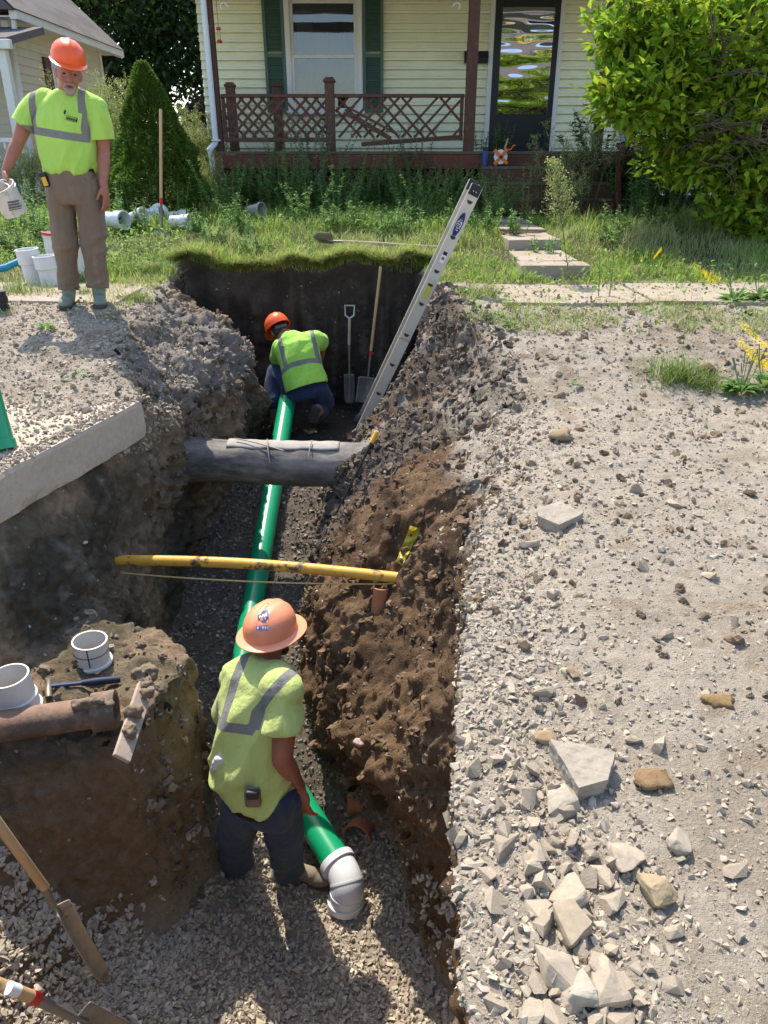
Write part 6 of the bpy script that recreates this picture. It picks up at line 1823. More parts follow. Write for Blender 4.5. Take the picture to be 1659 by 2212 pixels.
# blue-white lid and grey tile
c = P(432, 458, y=10.6); c.z = gz(c.x, c.y) + .12
o = MB().lathe([(.001, .03), (.05, .026), (.1, .012), (.115, 0), (.108, 0), (.05, .018), (.001, .022)], c, (.1, -.7, .7), 28).build('lid', mk('pale_blue_plastic', (.45, .56, .72, 1), rough=.4, var=.1), None, smooth=True, origin=c); tag(o, 'pale blue round lid lying in the shaded weeds', 'lid')
c = P(540, 446, y=10.6); c.z = gz(c.x, c.y) + .12
o = thing('flower_pot', 'grey tipped over flower pot lying among the weeds', 'flower pot', c)
MB().lathe([(.001, 0), (.075, 0), (.1, .17), (.108, .17), (.108, .2), (.098, .2), (.07, .01), (.001, .01)], c, (.9, -.5, .1), 24).build('shell', mk('grey_clay', (.42, .38, .34, 1), rough=.85, var=.2), o, smooth=True)
# white buckets on the sidewalk behind the man
bq = P(135, 572, y=7.6); bq.z = gz(bq.x, bq.y)
bucket(bq, (.06, 0, 1), .15, .13, .36, 'large white bucket with a red rim standing behind the man')
o = bpy.data.objects['bucket.001'] if 'bucket.001' in bpy.data.objects else None
MB().lathe([(.152, .335), (.160, .338), (.160, .362), (.148, .364)], bq, (.06, 0, 1), 36).build('rim', M['red_paint'], o, smooth=True)
bq = P(165, 585, y=7.3); bq.z = gz(bq.x, bq.y)
bucket(bq, (-.05, .02, 1), .14, .125, .34, 'plain white bucket standing close behind the man\'s legs')
# teal strap bundle and dark post at the left edge
c = P(20, 575, y=7.3); c.z = gz(c.x, c.y) + .05
o = MB().tube([P(-30, 588, y=7.2) , P(15, 577, y=7.25), P(48, 561, y=7.35), P(75, 556, y=7.4)], [.03, .032, .028, .02], n=10).build('rolled_strap', M['teal_plastic'], None, smooth=True, origin=c); tag(o, 'teal blue rolled strap lying by the white pipe hubs', 'strap')
c = P(5, 660, y=5.9); c.z = gz(c.x, c.y)
o = MB().lathe([(.001, 0), (.05, 0), (.05, .03), (.044, .035), (.044, .06), (.05, .065), (.05, .1), (.044, .105), (.044, .13), (.05, .14), (.001, .14)], c, (0, 0, 1), 20).build('corrugated_pipe_end', M['black_rubber'], None, smooth=True, origin=c); tag(o, 'black corrugated pipe end on the dirt near the man\'s feet', 'pipe')
# green pipe length standing on the left slab
ga2, gb2 = P(-14, 870, y=3.72), P(8, 962, y=3.62)
gb2 = Vector((P(4, 952, y=3.62).x, 3.62, zt(0, 3.62) + .0)); ga2 = gb2 + Vector((-.07, .1, .34))
o = thing('pipe_offcut', 'short green pipe offcut standing on the cut road slab', 'pipe', gb2)
hollow([gb2, ga2], .06, .053).build('pipe', M['green_pvc'], o, smooth=True); MB().tube([gb2 - Vector((0, 0, .002)), gb2 + (ga2 - gb2) * .13], .067, n=28).build('hub', M['green_pvc'], o, smooth=True, bevel=.003)
# marker flag
f0 = snap(1412, 582); fl = thing('marker_flag', 'small yellow marker flag on a wire in the lawn', 'flag', f0)
ft = P(1418, 532, y=f0.y); MB().tube([f0, ft], .0022, n=5).build('wire', M['steel'], fl)
m = MB(); vs = []; fs = []
for i in range(8):
    for j in range(4):
        a = i / 7; b = j / 3; p = P(1430 - 19 * a * (1) + 0 * b, 533 + 21 * a - (1 - b) * -9 * (1 - .2 * a), y=f0.y); vs.append(p + Vector((0, .012 * math.sin(a * 4 + b), 0)))
for i in range(7):
    for j in range(3): fs.append((i * 4 + j, i * 4 + j + 1, i * 4 + j + 5, i * 4 + j + 4))
m.add(vs, fs); m.build('flag', mk('yellow_flag', (.8, .55, .02, 1), rough=.6, var=.1, transl=.4), fl, smooth=True)
# measuring reel and thermos on the porch step
rp = P(1081, 341, y=YP - .12); rz0 = FZ - .2
rl = thing('measuring_reel', 'orange and white open reel measuring tape leaning on the porch step', 'measuring reel', (rp.x, rp.y, rz0))
rc_ = Vector((rp.x, rp.y - .02, rz0 + .125))
MB().lathe([(.001, -.012), (.095, -.012), (.1, 0), (.095, .012), (.001, .012)], rc_, (0, -1, .15), 32).build('tape_drum', M['white_paint'], rl, smooth=True)
for a in (48, -42):
    dv = Vector((math.cos(R(a)), 0, math.sin(R(a)))); MB().bar(rc_ - dv * .135 + Vector((0, -.02, 0)), rc_ + dv * .135 + Vector((0, -.02, 0)), .05, .016, (0, 1, 0)).build('frame_arm', M['orange_plastic'], rl, bevel=.005)
MB().lathe([(.001, 0), (.022, 0), (.022, .02), (.001, .02)], rc_ + Vector((0, -.025, 0)), (0, -1, .1), 20).build('hub', M['dark_metal'], rl, smooth=True)
MB().tube([rc_ + Vector((.07, -.03, .08)), rc_ + Vector((.14, -.04, .1)), rc_ + Vector((.17, -.04, .15)), rc_ + Vector((.2, -.04, .15))], .01, n=8).build('crank', M['orange_plastic'], rl, smooth=True)
MB().tube([rc_ + Vector((.05, .0, .1)), rc_ + Vector((.09, .0, .24))], .012, n=8).build('handle', M['wood_handle'], rl, smooth=True)
tp3 = P(1047, 352, y=YP - .14); th = thing('thermos', 'dark blue steel thermos standing on the porch step by the reel', 'thermos', (tp3.x, tp3.y, rz0))
MB().lathe([(.001, 0), (.042, 0), (.044, .01), (.044, .19), (.036, .205), (.001, .205)], (tp3.x, tp3.y, rz0), (0, 0, 1), 24).build('flask', M['blue_plastic'], th, smooth=True)
MB().lathe([(.034, .2), (.036, .205), (.036, .25), (.03, .258), (.001, .258)], (tp3.x, tp3.y, rz0), (0, 0, 1), 24).build('cup', M['dark_metal'], th, smooth=True)

# ------------------------------------------------------------------ single rocks and chunks
def rock(name, u, v, s, variant, col, label, cat='rock', group=None, base=ICO3, var=None, smooth=False, sink=.25, mat='stone', rz=0, flat=1.0, asp=1.0):
    h_, n_ = gpix(u, v)
    if h_ is None: return None
    var = SV3 if var is None else var
    item = var[variant % len(var)]
    vv, fc_ = (item[0].copy() * s, item[1]) if isinstance(item, tuple) else (item.copy() * s, base[1])
    vv[:, 2] *= flat; vv[:, 0] *= asp
    me = mesh_np(name, vv, fc_, smooth); c = np.array(col) * (1 + .0 * s); set_col(me, np.tile(c, (len(vv), 1)))
    o = link(name, me, M[mat]); zmin = vv[:, 2].min()
    o.location = h_ + Vector((0, 0, -zmin * (1 - sink * 2) if True else 0)); o.rotation_euler = (0, 0, rz)
    tag(o, label, cat, group); return o
G1 = (.35, .29, .215); G2 = (.33, .275, .205); BR = (.22, .155, .09)
rock('rock', 1145, 1182, .05, 0, G1, 'pale angular rock at the slab edge just below the flat concrete chunk', rz=.4)
rock('rock', 1372, 1062, .042, 1, G2, 'tan rounded rock alone on the far sandy part of the road', rz=1, smooth=True)
rock('rock', 1195, 1288, .032, 2, G1, 'small pale rock below the leaning rock at the slab edge', rz=1)
rock('rock', 1176, 1595, .037, 3, (.30, .21, .125), 'rounded tan stone resting above the broken concrete plate', rz=.3, smooth=True)
rock('rock', 1218, 1735, .06, 4, (.37, .315, .24), 'crumbly white lump just below the broken concrete plate', rz=.3)
rock('rock', 1350, 1856, .05, 5, G1, 'blocky grey rock beside the top of the rubble heap', rz=.8)
rock('rock', 1228, 1952, .065, 6, G1, 'large pointed pale rock in the middle of the rubble heap', rz=1.2)
rock('rock', 1232, 2010, .07, 7, (.31, .255, .18), 'brownish long rock leaning below the pointed pale rock', rz=.5, asp=.75)
rock('rock', 1198, 2110, .068, 8, (.34, .285, .215), 'big wedge shaped rock at the foot of the rubble heap', rz=2.2)
rock('rock', 1408, 1935, .052, 9, (.31, .24, .145), 'ochre angular rock on the right flank of the rubble heap', rz=.2)
rock('rock', 1262, 2150, .05, 10, (.36, .32, .25), 'dark shadowed rock beside the big wedge shaped rock', rz=.2)
rock('rock', 1310, 2140, .06, 11, G1, 'upright slab-like rock next to the shadowed rock', rz=1.4)
rock('rock', 1468, 1830, .05, 12, (.32, .27, .21), 'grey pyramid rock on a low mound right of the heap', rz=.8)
rock('dirt_clod', 1552, 1520, .035, 1, (.25, .165, .08), 'brown crumbly dirt clod lying alone on pale gravel', 'clod', base=ICO2, var=CV2, smooth=True, mat='clod')
rock('dirt_clod', 1418, 1690, .04, 2, (.24, .16, .085), 'low brown clod right of the broken concrete plate', 'clod', base=ICO2, var=CV2, smooth=True, mat='clod', flat=.6)
rock('dirt_clod', 1217, 948, .05, 3, (.28, .21, .13), 'round crumbly clod near the far end of the slab edge', 'clod', base=ICO2, var=CV2, smooth=True, mat='clod')
rock('dirt_clod', 1528, 805, .06, 4, (.13, .085, .05), 'dark clod behind the big grass tuft', 'clod', base=ICO2, var=CV2, smooth=True, mat='clod')
rock('dirt_clod', 888, 680, .065, 5, (.11, .085, .065), 'dark clod topping the right bank under the ladder', 'clod', base=ICO2, var=CV2, smooth=True, mat='clod')
rock('rock', 185, 895, .05, 9, (.16, .14, .11), 'dark pointed stone standing on the cut road slab', rz=.6)
rock('rock', 235, 770, .05, 2, (.26, .22, .18), 'square gray stone at the far edge of the left road', rz=.6)
rock('rock', 778, 1605, .035, 3, (.4, .31, .25), 'smooth pinkish stone lodged in the brown wall', smooth=True)
rock('rock', 500, 1955, .045, 7, (.2, .165, .13), 'flat dark stone by the boots in the trench', flat=.6)
rock('rock', 380, 700, .06, 4, (.2, .17, .14), 'grey stone on the shoulder of the left bank', rz=.6)
# chunk of concrete and broken plate
def chunk(outline_px, th, label, mat='concrete', name='concrete_chunk', lift=.0, tilt=(0, 0), seed=1):
    pts = [gpix(u, v)[0] for u, v in outline_px]
    c = sum(pts, Vector()) / len(pts); z0 = min(p.z for p in pts) + lift
    top = []
    for p in pts: top.append(Vector((p.x, p.y, z0 + th + (p.x - c.x) * tilt[0] + (p.y - c.y) * tilt[1])))
    m = MB(); n = len(top); r_ = random.Random(seed)
    bot = [Vector((c.x + (p.x - c.x) * .96 + r_.uniform(-.006, .006), c.y + (p.y - c.y) * .96, p.z - th - .02)) for p in top]
    m.add(top + bot, [tuple(range(n)), tuple(range(n, 2 * n))[::-1]] + [(i, n + i, n + (i + 1) % n, (i + 1) % n) for i in range(n)])
    o = m.build(name, M[mat], None, origin=c)
    s = o.modifiers.new('sub', 'SUBSURF'); s.subdivision_type = 'SIMPLE'; s.levels = s.render_levels = 4
    tx = bpy.data.textures.new('chunk', 'CLOUDS'); tx.noise_scale = .03; dmod = o.modifiers.new('d', 'DISPLACE'); dmod.texture = tx; dmod.strength = .014; dmod.mid_level = .5; dmod.texture_coords = 'LOCAL'
    tag(o, label, 'concrete'); return o
chunk([(1158, 1122), (1206, 1103), (1258, 1122), (1250, 1130), (1205, 1152), (1160, 1138)], .055, 'flat broken chunk of concrete lying near the slab edge')
chunk([(1185, 1625), (1325, 1660), (1305, 1720), (1245, 1735)], .05, 'large triangular plate of broken concrete tilted in the gravel', tilt=(.12, .0), lift=.01, seed=3)
# countable loose rocks: heap along the edge of the road
rng = np.random.default_rng(77)
shared = [mesh_np('rock', SV2[i][0], SV2[i][1]) for i in range(12)]
M['rock'] = mk('limestone_rock', (0.35, 0.29, 0.215, 1), rough=0.92, var=0.16, vscale=3, bump=0.35, bscale=9, spec=0.1, objvar=0.16, bdist=.05)
for i, me in enumerate(shared): me.materials.append(M['rock'])
cnt = 0
while cnt < 240:
    if cnt < 165:
        t = rng.random() ** .8
        v = 1500 + 720 * t; u = 1060 + 130 * t + rng.normal() * (70 + 60 * t) + 60
    elif cnt < 215: u, v = rng.uniform(1080, 1650), 1000 + 1200 * rng.random()
    else: u, v = rng.uniform(560, 980), rng.uniform(1980, 2200)
    if v < 1500 and u < 1110: continue
    h_, n_ = gpix(u, v)
    if h_ is None or n_.z < .4: continue
    o = bpy.data.objects.new('rock', shared[int(rng.integers(12))]); COL.objects.link(o)
    s = (.011 + .034 * rng.random() ** 2.2) if cnt < 215 else .014 + .018 * rng.random()
    o.scale = (s, s, s); o.location = h_ + Vector((0, 0, s * .25)); o.rotation_euler = (rng.normal() * .5, rng.normal() * .5, rng.random() * 6.28)
    if cnt >= 215: tag(o, 'pale stone on the sunlit trench floor gravel', 'rock', 'larger stones on the trench floor')
    elif v > 2050: tag(o, 'loose limestone rock around the big wedge shaped rock', 'rock', 'rocks at the foot of the rubble heap')
    elif v > 1780: tag(o, 'loose limestone rock in the heap below the broken concrete plate', 'rock', 'rocks in the middle of the rubble heap')
    elif v > 1480: tag(o, 'loose limestone rock beside the broken triangular concrete plate', 'rock', 'rocks around the broken plate')
    else: tag(o, 'small loose rock on the flat road near the concrete chunk', 'rock', 'rocks scattered over the flat road')
    cnt += 1
# ------------------------------------------------------------------ plants
def leaf_mesh(name, pos, d, n, L, W, cols, mat, fold_=.25, parent=None, bend=0.0):
    """diamond leaves: base, two sides, tip, with a fold along the rib; arrays (k,3)"""
    d = d / np.maximum(np.linalg.norm(d, axis=1, keepdims=True), 1e-9)
    s = np.cross(d, n); s /= np.maximum(np.linalg.norm(s, axis=1, keepdims=True), 1e-9)
    nn = np.cross(s, d)
    L = L[:, None]; W = W[:, None]
    a = pos; b = pos + d * L * .45 + s * W + nn * W * fold_; c = pos + d * L - nn * L * bend; e = pos + d * L * .45 - s * W + nn * W * fold_; m = pos + d * L * .5
    k = len(pos)
    V = np.stack([a, b, c, e, m], 1).reshape(-1, 3)
    q = (np.arange(k) * 5)[:, None]
    F1 = np.concatenate([q + np.array([[0, 1, 4]]), q + np.array([[1, 2, 4]]), q + np.array([[4, 2, 3]]), q + np.array([[0, 4, 3]])])
    me = mesh_np(name, V, F1, smooth=False); set_col(me, np.repeat(cols, 5, 0))
    if parent is not None: me.transform(mw(parent).inverted())
    o = link(name, me, mat, parent)
    if parent is not None: o['kind'] = 'stuff'
    return o
def unit(n, rng):
    v = rng.normal(size=(n, 3)); return v / np.linalg.norm(v, axis=1, keepdims=True)
def lcols(n, rng, base, alt=None, p=.3, sp=.18):
    c = np.tile(np.array(base), (n, 1))
    if alt is not None:
        k = rng.random(n) < p; c[k] = np.array(alt)
    c *= (1 + sp * rng.normal(size=(n, 1))); c *= (1 + .05 * rng.normal(size=(n, 3)))
    return np.clip(c, .004, .8)
def blades(name, base, h, w, lean, cols, mat, rng, parent=None, segs=3, heading=None):
    """curved grass blades from base points"""
    n = len(base); a = rng.random(n) * 6.283 if heading is None else heading
    dirh = np.stack([np.cos(a), np.sin(a), np.zeros(n)], 1); side = np.stack([-np.sin(a), np.cos(a), np.zeros(n)], 1)
    rows_ = []
    for k in range(segs):
        t = k / segs
        p = base + np.array([0, 0, 1.0]) * (h * (t - .28 * lean * t * t))[:, None] + dirh * (h * lean * t * t)[:, None]
        ww = (w * (1 - t * .75))[:, None]
        rows_ += [p - side * ww, p + side * ww]
    t = 1.0
    tip = base + np.array([0, 0, 1.0]) * (h * (1 - .28 * lean))[:, None] + dirh * (h * lean)[:, None]
    rows_.append(tip); k = 2 * segs + 1
    V = np.stack(rows_, 1).reshape(-1, 3); q = (np.arange(n) * k)[:, None]
    quads = np.concatenate([q + np.array([[2 * i, 2 * i + 1, 2 * i + 3, 2 * i + 2]]) for i in range(segs - 1)])
    tris = q + np.array([[2 * segs - 2, 2 * segs - 1, 2 * segs]])
    me = mesh_np(name, V, [quads, tris]); set_col(me, np.repeat(cols, k, 0))
    if parent is not None: me.transform(mw(parent).inverted())
    o = link(name, me, mat, parent)
    if parent is not None: o['kind'] = 'stuff'
    return o
def ground_pts(x, y):
    """snap xy arrays to the terrain"""
    z = np.array([gz(a, b) for a, b in zip(x, y)]); return np.stack([x, y, z], 1)
rng = np.random.default_rng(101)
# ---- lawn
def w_lawn(x, y, z, c, nn):
    inx = (x > -7.5) & (x < 7.0) & (y > 7.05) & (y < 12.3) & (nn[..., 2] > .75) & ~((c > 4) & (c < 14) & (y < 8.02))
    walk = (x > 1.2) & (x < 2.1) & (y > 7.2) & (y < 11.3)
    house_ = (y > 11.0) & (x > 1.3) & (x < 3.9)
    return inx * (~walk | (np.abs(x - 1.62) > .27)) * ~house_ * (1.0 / (1 + .12 * (y - 7)))
p, nn = scatter(w_lawn, 105000, rng)
pn = fbm(p, 1.1, 3, 5)
cl_ = np.clip(.75 + 1.5 * fbm(p, 3.2, 3, 6), .35, 2.0)
h = (.05 + .12 * rng.random(len(p)) ** 1.5) * (1 + .7 * np.clip(pn, -.6, 1)) * cl_ * np.where(p[:, 1] < 8.6, .8, 1.2)
cg = lcols(len(p), rng, (.27, .40, .075), (.44, .42, .17), .2)
dry = np.clip(fbm(p, .9, 3, 15) * 2 - .1, 0, 1)[:, None] * (p[:, 1:2] < 9.3); cg = cg * (1 - dry * .7) + np.array([.5, .46, .27]) * dry * .7
yel = ((np.abs(p[:, 0] - (2.95 + (7.9 - p[:, 1]) * .12)) < .05 + .05 * rng.random(len(p))) & (p[:, 1] > 7.0) & (p[:, 1] < 8.1) & (p[:, 0] > 2.0))
yu = P(1490, 575, y=7.6).x
yel = (np.abs(p[:, 0] - yu - (p[:, 1] - 7.6) * -.18 - .06 * np.sin(p[:, 1] * 6)) < .07 * rng.random(len(p)) + .02) & (p[:, 1] < 8.2)
cg[yel] = np.array([.78, .62, .03]) * (1 + .1 * rng.normal(size=(yel.sum(), 1)))
g_ = blades('lawn_grass', p, h, .003 + .0035 * rng.random(len(p)), .25 + .75 * rng.random(len(p)), cg, M['grass'], rng, segs=2)
tag(g_, 'short sunlit lawn grass around the trench and walk', kind='stuff')
# overhanging turf fringe at the back lip and dry straw roots
n = 6500
x = rng.uniform(-2.2, .6, n); y = 8.0 + .28 * rng.random(n) ** 1.4 + .12 * fbm(np.stack([x, 0 * x, 0 * x], 1), 2.4, 4, 77); bp_ = ground_pts(x, y); ok_ = bp_[:, 2] > -.03; bp_ = bp_[ok_]; n = len(bp_); bp_[:, 2] -= .01
hd = np.where(rng.random(n) < .6, -1.57 + .7 * rng.normal(size=n), rng.random(n) * 6.28)
tf = blades('turf_fringe', bp_, .06 + .2 * rng.random(n) ** 1.6, .0025 + .003 * rng.random(n), .5 + 1.0 * rng.random(n), lcols(n, rng, (.27, .38, .07), (.48, .43, .22), .3), M['grass'], rng, segs=3, heading=hd)
tag(tf, 'long grass overhanging the back lip of the trench', kind='stuff')
# clumps hanging down over the lip
nc_ = 46; cx_ = rng.uniform(-2.1, .5, nc_); n = 3600; ci = rng.integers(0, nc_, n)
x = cx_[ci] + .035 * rng.normal(size=n); y = 8.02 + .05 * rng.random(n); bp_ = ground_pts(x, y + .05); bp_[:, 1] -= .05; ok_ = bp_[:, 2] > -.12; bp_ = bp_[ok_]; ci = ci[ok_]; n = len(bp_)
ln_ = (.10 + .14 * rng.random(nc_))[ci] * (.6 + .6 * rng.random(n))
tag(blades('hanging_turf', bp_, ln_, .0025 + .003 * rng.random(n), 1.1 + .9 * rng.random(n), lcols(n, rng, (.25, .36, .07), (.46, .40, .2), .35), M['grass'], rng, segs=4, heading=-1.57 + .6 * rng.normal(size=n)), 'clumps of turf hanging over the back wall of the trench', kind='stuff')
# weedy grass on the strip by the sidewalk, right and left
def w_strip(x, y, z, c, nn):
    r_ = (x > .62) & (x < 5.5) & (y > 5.45) & (y < 6.15) & (c > 14.05)
    r2 = (x > .5) & (x < 1.0) & (y > 5.9) & (y < 7.8) & (c > 14.1)
    l_ = (x < -2.0) & (x > -6) & (y > 5.75) & (y < 6.3) & (c < 3.95)
    l2 = (x < -2.0) & (x > -3.2) & (y > 6.3) & (y < 7.3) & (c < 3.9)
    return (r_ * .9 + r2 * 1.6 + l_ * .7 + l2 * .9) * (1 + 0 * z)
p, nn = scatter(w_strip, 14000, rng)
keep = fbm(p, 2.6, 3, 44) > -.06; p = p[keep]
tag(blades('strip_grass', p, .03 + .08 * rng.random(len(p)) ** 1.6, .002 + .0025 * rng.random(len(p)), .3 + .8 * rng.random(len(p)), lcols(len(p), rng, (.27, .37, .07), (.46, .43, .2), .35), M['grass'], rng, segs=2), 'patchy weeds and grass along the edges of the sidewalk', kind='stuff')
# small broad-leaf weeds through the grass
def w_weed(x, y, z, c, nn):
    l_ = (x < -2.2) & (x > -6.5) & (y > 7.4) & (y < 11.5)
    r_ = (x > .6) & (x < 5.5) & (y > 5.5) & (y < 8)
    m_ = (x > -2.2) & (x < 3) & (y > 9.2) & (y < 12)
    return l_ * 2.0 + r_ * .4 + m_ * 1.2 * (x < 1.3)
p, nn = scatter(w_weed, 15000, rng)
n = len(p); up = np.tile([0, 0, 1.0], (n, 1)); dd = unit(n, rng); dd[:, 2] = np.abs(dd[:, 2]) * .6 + .1
q = p + up * (.02 + .14 * rng.random((n, 1)) ** 1.3)
tag(leaf_mesh('broadleaf_weeds', q, dd, up + .3 * unit(n, rng), .025 + .04 * rng.random(n), .008 + .01 * rng.random(n), lcols(n, rng, (.18, .32, .06), (.28, .42, .09), .3), M['leaf'], bend=.15), 'low broadleaf weeds mixed through the grass', kind='stuff')

# ---- weed plants: stems with leaves all along
def weed_data(base, H, ns, rng, L=.07, W=.012, spread=.35, dens=55, top=None, arch=.12, taper=.65, droop=0.0, start=.12):
    """returns stems (list of paths) and leaf arrays"""
    stems, LP, LD, LL, LW = [], [], [], [], []
    for i in range(ns):
        a = rng.random() * 6.283; s = spread * rng.random()
        h = H * rng.uniform(.65, 1.0); b = Vector(base) + Vector((math.cos(a), math.sin(a), 0)) * .06 * ns ** .5 * rng.random()
        b.z = base[2]
        dv = Vector((math.cos(a) * s, math.sin(a) * s, 1))
        c = rng.normal(size=2) * arch
        pts = [b + dv * h * t + Vector((c[0], c[1], 0)) * h * t * t for t in (0, .25, .5, .75, 1)]
        stems.append(pts)
        k = max(1, int(dens * h)); PT = np.array([q[:] for q in pts])
        t = start + (1 - start) * rng.random(k); ff = t * 4; ii = np.minimum(3, ff.astype(int)); w_ = (ff - ii)[:, None]
        q = rng.random(k) * 6.283; sc = (1 - taper * t) * rng.uniform(.7, 1.2, k)
        LP.append(PT[ii] * (1 - w_) + PT[ii + 1] * w_); LD.append(np.stack([np.cos(q), np.sin(q), .55 - .25 * t - droop + .25 * rng.normal(size=k)], 1)); LL.append(L * sc); LW.append(W * sc)
    return stems, np.concatenate(LP), np.concatenate(LD), np.concatenate(LL), np.concatenate(LW)
def make_weed(name, label, cat, base, H, ns, base_col, alt_col, rng, p=.3, stem_col=(.12, .16, .05, 1), group=None, plume=None, **kw):
    root = thing(name, label, cat, base, group=group)
    st, LP, LD, LL, LW = weed_data(base, H, ns, rng, **kw)
    m = MB()
    for pts in st: m.tube(pts, [.0045, .004, .0035, .0028, .0018], n=4, caps=False)
    m.build('stem', M['stem'], root, smooth=True)['kind'] = 'stuff'
    n = len(LP); up = np.tile([0, 0, 1.0], (n, 1))
    leaf_mesh('leaves', LP, LD, up + .4 * unit(n, rng), LL, LW, lcols(n, rng, base_col, alt_col, p), M['leaf'], parent=root, bend=.1)
    if plume:                                         # feathery flower heads on side twigs
        PP, PD = [], []; m = MB()
        for pts in st:
            for j in range(plume):
                t = .45 + .55 * rng.random(); f = t * 4; ii = min(3, int(f)); p0 = pts[ii].lerp(pts[ii + 1], f - ii); a = rng.random() * 6.283
                ln = H * .28 * (1.15 - t) + .03; p1 = p0 + Vector((math.cos(a) * ln * .75, math.sin(a) * ln * .75, ln * .8)); m.tube([p0, p1], [.002, .001], n=3, caps=False)
                s_ = .3 + .7 * rng.random((14, 1)); PP.append(np.array(p0) * (1 - s_) + np.array(p1) * s_ + rng.normal(size=(14, 3)) * .012); PD.append(rng.normal(size=(14, 3)) + np.array([0, 0, .8]))
        PP = np.concatenate(PP); PD = np.concatenate(PD); n = len(PP); m.build('twigs', M['stem'], root)['kind'] = 'stuff'
        leaf_mesh('flower_heads', PP, PD, unit(n, rng), .012 + .014 * rng.random(n), .0035 + .003 * rng.random(n), lcols(n, rng, (.34, .40, .13), (.46, .46, .2), .4), M['leaf'], parent=root)
    return root
M['stem'] = mk('green_stem', (.13, .17, .06, 1), rough=.7, var=.2)
def gp_(u, v, y=None):
    if y is None:
        h_, n_ = gpix(u, v); return h_
    p = P(u, v, y=y); return Vector((p.x, p.y, gz(p.x, p.y)))
GR, GR2 = (.10, .20, .045), (.17, .28, .06)
make_weed('horseweed', 'tall leaning weed with feathery seed heads growing by the concrete step', 'weed', gp_(1238, 608), 1.05, 1, GR, GR2, rng, L=.08, W=.007, dens=110, spread=0, arch=.0, plume=110)
o = bpy.data.objects['horseweed']; o.rotation_euler = (.0, R(-14), 0)
make_weed('horseweed', 'slender upright weed in front of the porch steps', 'weed', gp_(1128, 480, 10.2), .72, 2, GR2, (.26, .38, .1), rng, L=.11, W=.011, dens=130, spread=.1, arch=.03)
make_weed('horseweed', 'short thin weed between step and sidewalk', 'weed', gp_(1308, 648), .55, 2, GR, GR2, rng, L=.05, W=.006, dens=80, spread=.12)
make_weed('shrub', 'variegated pale leaved bush in front of the porch lattice', 'shrub', gp_(690, 410, 11.9), 1.4, 18, (.20, .27, .15), (.40, .44, .27), rng, p=.35, L=.055, W=.02, dens=100, spread=.35, taper=.3)
make_weed('shrub', 'yellow green rounded shrub against the porch fascia', 'shrub', gp_(945, 430, 11.7), .62, 26, (.12, .18, .03), (.22, .26, .05), rng, p=.3, L=.04, W=.016, dens=120, spread=.85, taper=.2)
make_weed('shrub', 'leafy dark weed clump at the right end of the lattice railing', 'shrub', gp_(905, 400, 12.05), 1.25, 10, GR, (.13, .23, .07), rng, L=.09, W=.016, dens=120, spread=.22)
make_weed('shrub', 'low leafy weed clump beside the front door sill', 'shrub', (P(1080, 310, y=12.9).x, 12.9, FZ), .45, 9, GR, GR2, rng, L=.09, W=.015, dens=130, spread=.4)
make_weed('shrub', 'small leafy weed growing behind the right porch post', 'shrub', (P(1035, 310, y=12.9).x, 12.9, FZ), .34, 5, GR, GR2, rng, L=.08, W=.014, dens=130, spread=.3)
for i, (u, y, H) in enumerate(((590, 11.9, 1.4), (835, 11.8, 1.5), (845, 11.95, 1.2), (602, 11.85, 1.2))):
    make_weed('goldenrod', ('tall droopy goldenrod stalks left of the variegated bush', 'bending goldenrod stalk before the broken lattice', 'thin goldenrod stalk between bush and broken lattice', 'short goldenrod stalks against the red fascia')[i], 'weed', gp_(u, 400, y), H, 5 if i in (0, 3) else 3, (.15, .21, .05), (.25, .28, .09), rng, L=.06, W=.006, dens=170, spread=.06, arch=.12, taper=.3)
for i, (u, y, H, ns) in enumerate(((1170, 11.4, 1.0, 5), (1225, 11.2, 1.3, 6), (1275, 11.3, 1.35, 7), (1240, 10.6, .7, 5))):
    make_weed('goldenrod', ('goldenrod clump growing through the left side of the steps', 'goldenrod clump in front of the step treads', 'tall goldenrod clump beside the grey handrail', 'low goldenrod clump at the foot of the steps')[i], 'weed', gp_(u, 430, y), H, ns, (.11, .18, .05), (.24, .27, .1), rng, L=.06, W=.006, dens=130, spread=.12, plume=14)
# tall weeds at the left behind the man and beside the spruce
spots = [(218, 12.6, 1.9), (240, 12.0, 1.75), (258, 12.8, 1.85), (205, 11.5, 1.2), (275, 13.0, 1.7), (412, 12.9, 1.5), (436, 12.6, 1.4), (450, 13.0, 1.3), (60, 12.0, .9), (425, 11.8, .85)]
for i, (u, y, H) in enumerate(spots):
    lab = ('tallest goldenrod clump behind the man\'s shoulder', 'goldenrod clump left of the spruce', 'goldenrod clump touching the spruce', 'leafy weed clump at the man\'s elbow', 'goldenrod clump peeking over the spruce shoulder', 'goldenrod clump right of the spruce', 'goldenrod clump beside the downspout', 'goldenrod clump behind the downspout', 'leafy weed clump before the neighbour\'s porch rail', 'low weed clump between spruce and downspout')[i]
    make_weed('goldenrod', lab, 'weed', gp_(u, 400, y), H, 18, (.34, .45, .10), (.48, .52, .18), rng, L=.10, W=.012, dens=130, spread=.28, plume=24)
